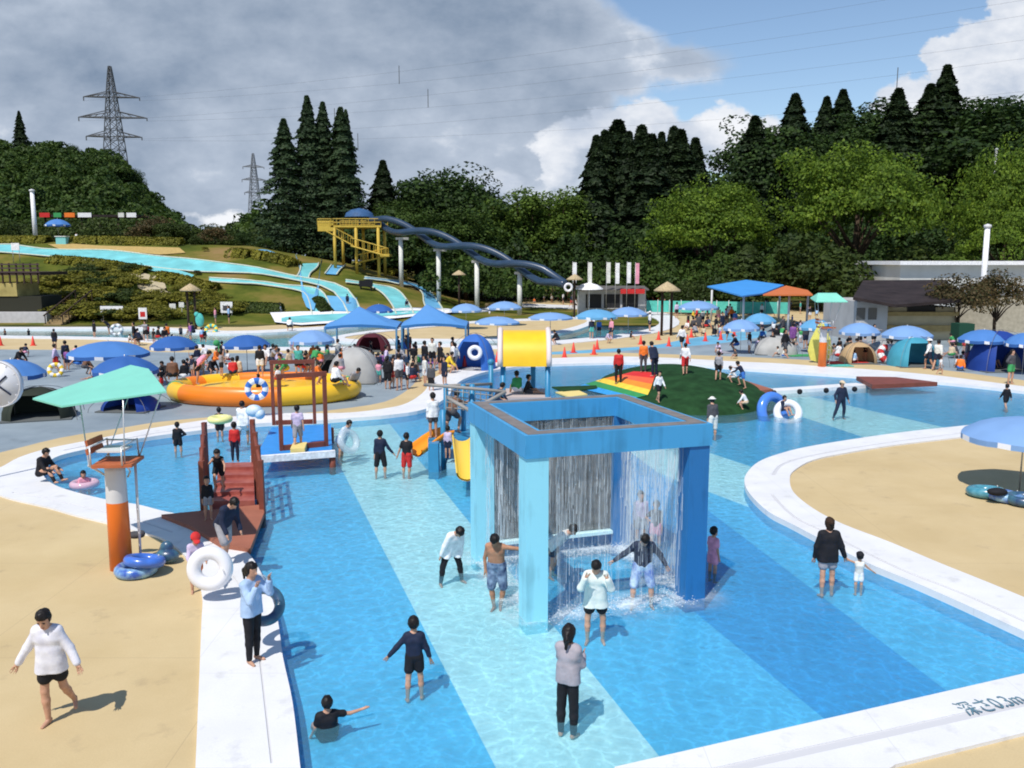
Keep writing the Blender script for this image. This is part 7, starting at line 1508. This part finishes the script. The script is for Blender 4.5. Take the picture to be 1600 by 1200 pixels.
# ------------------------------------------------------------ the crowd, copied from a few built figures and dressed one by one
PROTO = {}
def crowd(pose, kid, tc, bc, p, rz, h, label, group, hat=None, long=False, skin='skin'):
    key = (pose, kid, hat, long)
    if key not in PROTO:
        ms = person_meshes(pose, 1.6 if not kid else 1.2, kid=.6 if kid else 0, v=.034 if not kid else .030, top='long' if not kid or long else 'short', loose=.04 if long else .0, bottom='shorts' if not long else 'longshorts', hat=hat, hair='short' if not long else 'pony')
        d = {}
        for k, (V, F) in ms.items():
            me = meshobj(PN[k], V, F, cm('grey'), None, smooth=True, link=False).data; d[k] = me
        PROTO[key] = d
    root = thing('person', label, 'person', p, group, rz); s = h / (1.6 if not kid else 1.2); root.scale = (s, s, s); M = pmats(skin, tc, bc, 'hair', 'white')
    for k, me in PROTO[key].items():
        o = bpy.data.objects.new(PN[k], me); COL.objects.link(o); o.parent = root; o.material_slots[0].link = 'OBJECT'; o.material_slots[0].material = M[k]
    return root
POSEW = dict(stand='standing', walk='walking', hip='hand on hip', reach='reaching out', up='arm raised', sit='sitting', sitflat='sitting', crouch='crouching', bend='bending', climb='climbing')
def row(txt, place, group):
    for ln in txt.strip().splitlines():
        f = [q.strip() for q in ln.split('|')]; px, py, hp = map(float, f[0].split()); pose, tc, bc = f[1].split(); ph = f[2]; z = 0.0; fl = f[3] if len(f) > 3 else ''
        p = terr(px, py) if 'T' in fl else G(px, py, 0.0 if 'W' not in fl else -.15); D = p.y; h = hp * D / FPX
        if pose in ('sit', 'sitflat', 'crouch', 'bend'): h *= 1.75 if pose != 'bend' else 1.3
        kid = h < 1.32 or 'K' in fl; h = min(1.78, max(.85, h)); 
        if 'R' in fl: p.z = float(fl.split('R')[1]) / 100
        if 'W' in fl: p.z = -.42
        who = 'child' if kid else 'person'
        lab = f'{who} in {tc} top {POSEW[pose]} {ph}'
        crowd(pose, kid, tc, bc, p, (px * 2.39 + py) % 6.28 if 'B' not in fl else math.pi, h, lab, group, 'hat' if 'H' in fl else None, 'L' in fl, 'tan' if 'N' in fl else 'skin')
row('''
88 583 48|walk lavender red|with the yellow ring, right of the left blue umbrella
28 575 30|crouch black black|on the grey deck left of the yellow ring
132 585 26|crouch brown darkgrey|under the wide blue umbrella's right side
148 528 28|stand black black|by the river behind the dark blue umbrella
86 545 32|stand black navy|at the river edge above the yellow ring carrier
45 524 8|stand black black|in the left river arm|WK
8 524 8|stand brown black|at the very left of the river|WK
170 522 22|bend black navy|over the grey swim ring by the river
220 540 24|crouch navy black|beside the poster board with the red picture
232 530 24|stand red black|next to the poster board
246 532 26|sit black red|right of the poster board
262 527 22|sit orange red|between the two small pale signs
283 530 22|stand darkgrey navy|under the small pale signs
303 524 22|sit navy black|left of the thatched shelter posts
318 534 24|sit black black|below the thatched shelter
337 506 26|stand pink grey|left of the white framed board
358 506 30|stand lightblue navy|before the white framed board
326 500 20|stand lavender grey|holding up the turquoise float
348 566 34|stand black grey|carrying the bright green board
373 606 52|stand beige darkgrey|in long beige shirt behind the inflatable ring|L
362 590 22|bend white black|behind the inflatable, left of the beige shirt
438 500 28|walk white grey|on the white pool edge under the hill
452 518 28|crouch white black|at the end of the white pool edge
456 552 22|stand purple grey|left of the pale blue umbrella
''', '', 'people on the left deck and river bank')
row('''
253 612 40|stand black red|at the left tip of the inflatable ring
262 598 30|crouch black black|left of the sitting children on the ring
272 622 44|sit brown black|on the left yellow part of the ring|R75
291 596 40|sit black white|with back turned at the left of the ring
312 590 26|sit navy grey|on the rear left rim of the ring|R75
326 588 24|crouch white navy|on the rear rim beside the navy one|R75
312 625 50|bend pink black|climbing over the front yellow part|R70
338 594 24|sit orange orange|alone on the rear rim of the ring|R85
359 592 18|sit white red|behind the orange one on the ring|R85
405 632 50|stand black black|holding the blue and white rings before the ring
418 596 30|sit white darkgrey|leaning right on the rear rim|R85
437 598 26|sit lavender navy|right of the leaning white one|R85
455 600 26|sit beige green|third from right on the rear rim|R85
476 600 24|sit pink blue|second from right on the rear rim|R85
500 598 26|sit orange pink|rightmost on the rear rim|R85
448 618 34|crouch green yellow|in a green dress inside the ring|R80
470 612 30|crouch navy red|inside the ring near the portal frame|R80
438 628 26|sit white red|in the ring behind the portal post|R80
492 628 30|crouch orange brown|inside right part of the ring|R80
523 630 44|sit white black|sliding off the yellow right end of the ring|R70
552 622 46|bend grey darkgrey|leaning on the right tip of the ring
''', '', 'children and parents at the inflatable ring')
row('''
530 572 34|stand black black|left of the pale dome tent
562 570 20|sit darkgrey navy|on top behind the pale dome tent
578 585 40|stand lavender navy|just right of the pale dome tent
580 562 30|stand black black|under the left marquee's left half
592 598 36|stand pink teal|in front of the dark tent
603 590 30|stand teal grey|with back turned in the crowd
606 608 54|stand black black|with a white bag in the middle group|L
614 606 50|walk brown red|behind the middle group
624 610 60|stand white darkgrey|tallest of the middle group
637 608 44|stand white black|at the right end of the middle group
632 592 30|sit red navy|between the middle group and the posts
645 584 26|sit beige purple|under the right marquee near the post
655 580 24|crouch green grey|under the right marquee
650 565 32|stand navy black|against the second marquee post
664 582 56|stand black navy|left of the dark trio by the right marquee
676 576 50|stand offwhite black|half hidden between two dark figures
688 584 58|stand black black|right of the dark trio under the marquee
674 612 46|stand darkgrey black|on the sand strip before the trio|L
697 584 30|crouch yellow yellow|in yellow beside the trio
708 580 48|stand white darkgrey|in long white shirt left of the blue dome tent|L
622 560 36|stand navy navy|beside the left marquee post
635 558 36|stand black navy|between the two marquee posts
596 575 24|sit purple grey|on the ground under the left marquee
612 580 24|sit grey brown|under the left marquee, right side
540 580 20|sit teal navy|before the dark half-open tent
''', '', 'crowd beneath the blue marquees')
row('''
857 538 22|stand black black|just right of the yellow tunnel roof
872 539 20|crouch black navy|on the sand right of the tunnel roof
924 530 34|stand navy teal|under the flat blue umbrella, left
936 526 28|stand blue navy|under the flat blue umbrella, middle
955 530 34|stand pink navy|under the flat blue umbrella, right
948 536 16|crouch lavender grey|below the three under the umbrella
985 530 12|sit black navy|lying on the sand beside the red cones
1015 518 34|stand white navy|on the white kerb at the river bend|H
1057 498 30|stand lavender black|right of the thatched parasol post
1038 490 24|stand brown black|beside the thatched parasol, left
1065 548 46|walk white black|on the far kerb behind the mound
1084 515 22|sit darkgrey navy|in the group right of the thatched parasol
1092 512 22|sit black pink|second in the group right of the thatched parasol
1102 514 22|sit navy red|third in the sitting group
1074 516 14|sit white grey|in front of the sitting group
1118 526 36|walk black beige|behind the cones on the blue path
1128 520 40|stand navy navy|right beside a red cone on the blue path
1136 532 30|walk pink navy|far side of the blue path
1122 505 26|stand beige pink|under the light blue umbrella edge
1140 500 26|stand offwhite grey|between pale umbrellas
1152 548 22|crouch navy blue|before the pale grey tent
1150 560 14|sit darkgrey black|on the grey mat by the sand
1212 548 46|stand black black|right of the pale grey tent
1226 556 44|walk black darkgrey|with a striped top by the tower|L
1238 542 38|stand purple purple|in purple behind the yellow board
1258 545 40|stand darkgrey navy|left of the yellow board
1240 530 30|stand navy navy|behind the purple one
1250 524 24|stand lavender black|at the canopy post
1295 545 24|crouch black red|right of the yellow board
1308 562 34|sit white red|on the reddish picnic sheet
1320 566 26|sit navy darkgrey|on the picnic sheet in navy
1332 568 20|sit lightblue white|before the beige tent
1350 565 34|bend black black|leaning at the beige tent
1372 520 14|stand white navy|behind the striped float
1380 515 30|stand white black|under the wide light blue umbrella, left
1396 522 24|stand black black|under the wide light blue umbrella, middle
1450 577 50|walk white navy|with a white cap walking right of the teal tent|H
1464 579 56|walk offwhite navy|in pale shirt beside the white cap walker
1469 585 30|walk white grey|small, following the pale shirt walker|K
1485 560 22|sit beige green|before the dark green booth
1500 574 24|sit white grey|left of the deep blue tent
1512 572 26|sit pink black|in the shade of the deep blue umbrella
1522 574 26|sit darkgrey white|right of the pink one in the shade
1535 572 28|sit beige navy|nearest the deep blue tent
1578 600 56|hip darkgrey green|hands on hips at the far right kerb
1595 565 26|crouch white navy|at the right edge under the last umbrella
''', '', 'people on the right deck')
row('''
872 470 20|stand lavender black|left of the thatched parasol by the stall
880 476 24|stand white navy|in white before the slide end
888 472 26|stand brown brown|beside the thatched parasol post
893 480 26|walk navy red|walking toward the stall
862 473 18|stand beige white|by the low white railing
850 472 18|stand darkgrey grey|near the slide end, third from left
838 470 18|stand navy black|near the slide end, second from left
822 470 18|stand black pink|first in the row under the spiral slide
908 474 24|stand offwhite lightblue|at the left end of the stall
921 472 22|stand white grey|queuing at the stall, first
938 470 18|stand black navy|queuing at the stall, second
950 472 18|stand pink red|queuing in pink at the stall
958 472 18|stand navy navy|queuing at the stall, fourth
968 470 16|stand grey black|queuing at the stall, fifth
983 474 24|stand white navy|with dark shorts at the stall's right half
990 476 22|stand black black|behind the one with dark shorts
1001 472 22|stand white white|at the right corner of the stall
1012 478 22|stand darkgrey navy|right of the stall corner
1022 476 16|sit red red|in red on the bench right of the stall
1030 475 16|sit orange navy|beside the red one on the bench
765 492 10|stand white grey|in the river near a pale umbrella|W
782 472 10|stand black navy|on the white strip under the slide
1105 500 20|stand navy black|under the left canopy post
1150 494 20|stand black black|in the canopy shade, left
1170 492 20|stand navy grey|in the canopy shade, second
1190 496 22|stand white black|in the canopy shade, third
1210 494 20|stand darkgrey navy|in the canopy shade, fourth
1228 496 22|stand teal black|at the right canopy post
1265 500 22|stand black white|between canopy and bath house
1305 505 22|walk navy navy|near the grey wall of the bath house
''', '', 'far visitors by the stall and canopies')
for (px, py, hp, pose, tc, bc, lab) in ((97, 376, 14, 'stand', 'white', 'grey', 'person in a white top beside the hilltop umbrella'), (120, 379, 15, 'stand', 'white', 'navy', 'person in white standing right of the hilltop hut'), (82, 376, 12, 'stand', 'lightblue', 'black', 'person in pale blue left of the hilltop hut'), (543, 478, 14, 'stand', 'navy', 'black', 'person standing in the long turquoise slide near its foot'), (636, 480, 10, 'crouch', 'navy', 'navy', 'person sliding at the foot of the third turquoise slide')):
    p = terr(px, py); crowd(pose, False, tc, bc, p, px % 6.0, max(1.3, min(1.7, hp * p.y / FPX)), lab, 'people on the slide hill')
# ------------------------------------------------------------ a denser crowd where the photograph shows one; every figure dressed and labelled apart
def fill(area, n, place, group, poses, hmin=.95, hmax=1.72, seed=1, inside=None, z=0.0):
    R = random.Random(seed); tops = ['black', 'navy', 'white', 'darkgrey', 'offwhite', 'pink', 'lightblue', 'grey', 'purple', 'teal', 'red', 'beige', 'brown', 'yellow', 'green', 'orange', 'lavender', 'blue']
    bots = ['black', 'navy', 'darkgrey', 'grey', 'red', 'white', 'blue', 'beige', 'brown', 'pink']; used = set(); k = 0
    (x0, x1, y0, y1) = area
    while k < n:
        tc = tops[min(int(R.random() ** 1.7 * len(tops)), len(tops) - 1)]; bc = bots[min(int(R.random() ** 1.8 * len(bots)), len(bots) - 1)]; pose = R.choice(poses)
        if (tc, bc, pose) in used: continue
        used.add((tc, bc, pose)); px, py = R.uniform(x0, x1), R.uniform(y0, y1); p = G(px, py); kid = R.random() < .45; h = R.uniform(hmin, 1.3) if kid else R.uniform(1.5, hmax); p.z = z
        crowd(pose, kid, tc, bc, p, R.uniform(0, 6.28), h, f"{'child' if kid else 'adult'} in {tc} top, {bc} shorts, {POSEW[pose]} {place}", group, None, False); k += 1
GL, GR = 'crowd on the left deck', 'crowd on the right deck'
fill((505, 590, 560, 588), 9, 'by the big pale dome tent', GL, ['stand', 'sit', 'crouch', 'reach'], seed=2)
fill((592, 712, 556, 606), 20, 'in the crowd under the marquees', GL, ['stand', 'walk', 'sit', 'reach', 'hip'], seed=3)
fill((255, 330, 578, 600), 7, 'at the left rear of the inflatable ring', GL, ['stand', 'sit', 'crouch'], seed=4)
fill((395, 520, 578, 590), 9, 'behind the inflatable ring', GL, ['stand', 'walk', 'up', 'reach'], seed=5)
fill((300, 540, 604, 618), 12, 'bouncing on the inflatable ring', 'children and parents at the inflatable ring', ['sit', 'crouch', 'stand', 'climb', 'up'], hmax=1.5, seed=6, z=.75)
fill((200, 370, 528, 545), 11, 'on the bank behind the dark blue umbrellas', GL, ['stand', 'sit', 'crouch', 'reach'], seed=7)
fill((0, 200, 556, 600), 9, 'among the umbrellas at far left', GL, ['sit', 'crouch', 'stand', 'sitflat'], seed=8)
fill((1070, 1160, 500, 528), 18, 'left of the pale grey tent', GR, ['stand', 'sit', 'walk', 'crouch', 'bend'], seed=9)
fill((1165, 1330, 505, 556), 24, 'around the distant lifeguard tower', GR, ['stand', 'sit', 'walk', 'crouch', 'hip'], seed=10)
fill((1310, 1490, 540, 566), 16, 'among the tents on the right deck', GR, ['stand', 'sit', 'crouch', 'reach'], seed=11)
fill((1490, 1600, 548, 580), 13, 'by the deep blue tent', GR, ['sit', 'sitflat', 'stand', 'crouch'], seed=12)
fill((820, 1010, 468, 480), 16, 'in the far crowd before the snack stall', 'far visitors by the stall and canopies', ['stand', 'walk', 'sit'], seed=13)
fill((1015, 1300, 484, 500), 16, 'in the shade before the turquoise fence', 'far visitors by the stall and canopies', ['stand', 'sit', 'walk'], seed=14)
fill((1120, 1330, 548, 560), 8, 'on the sand right of the mound', GR, ['sit', 'stand', 'crouch'], seed=15)
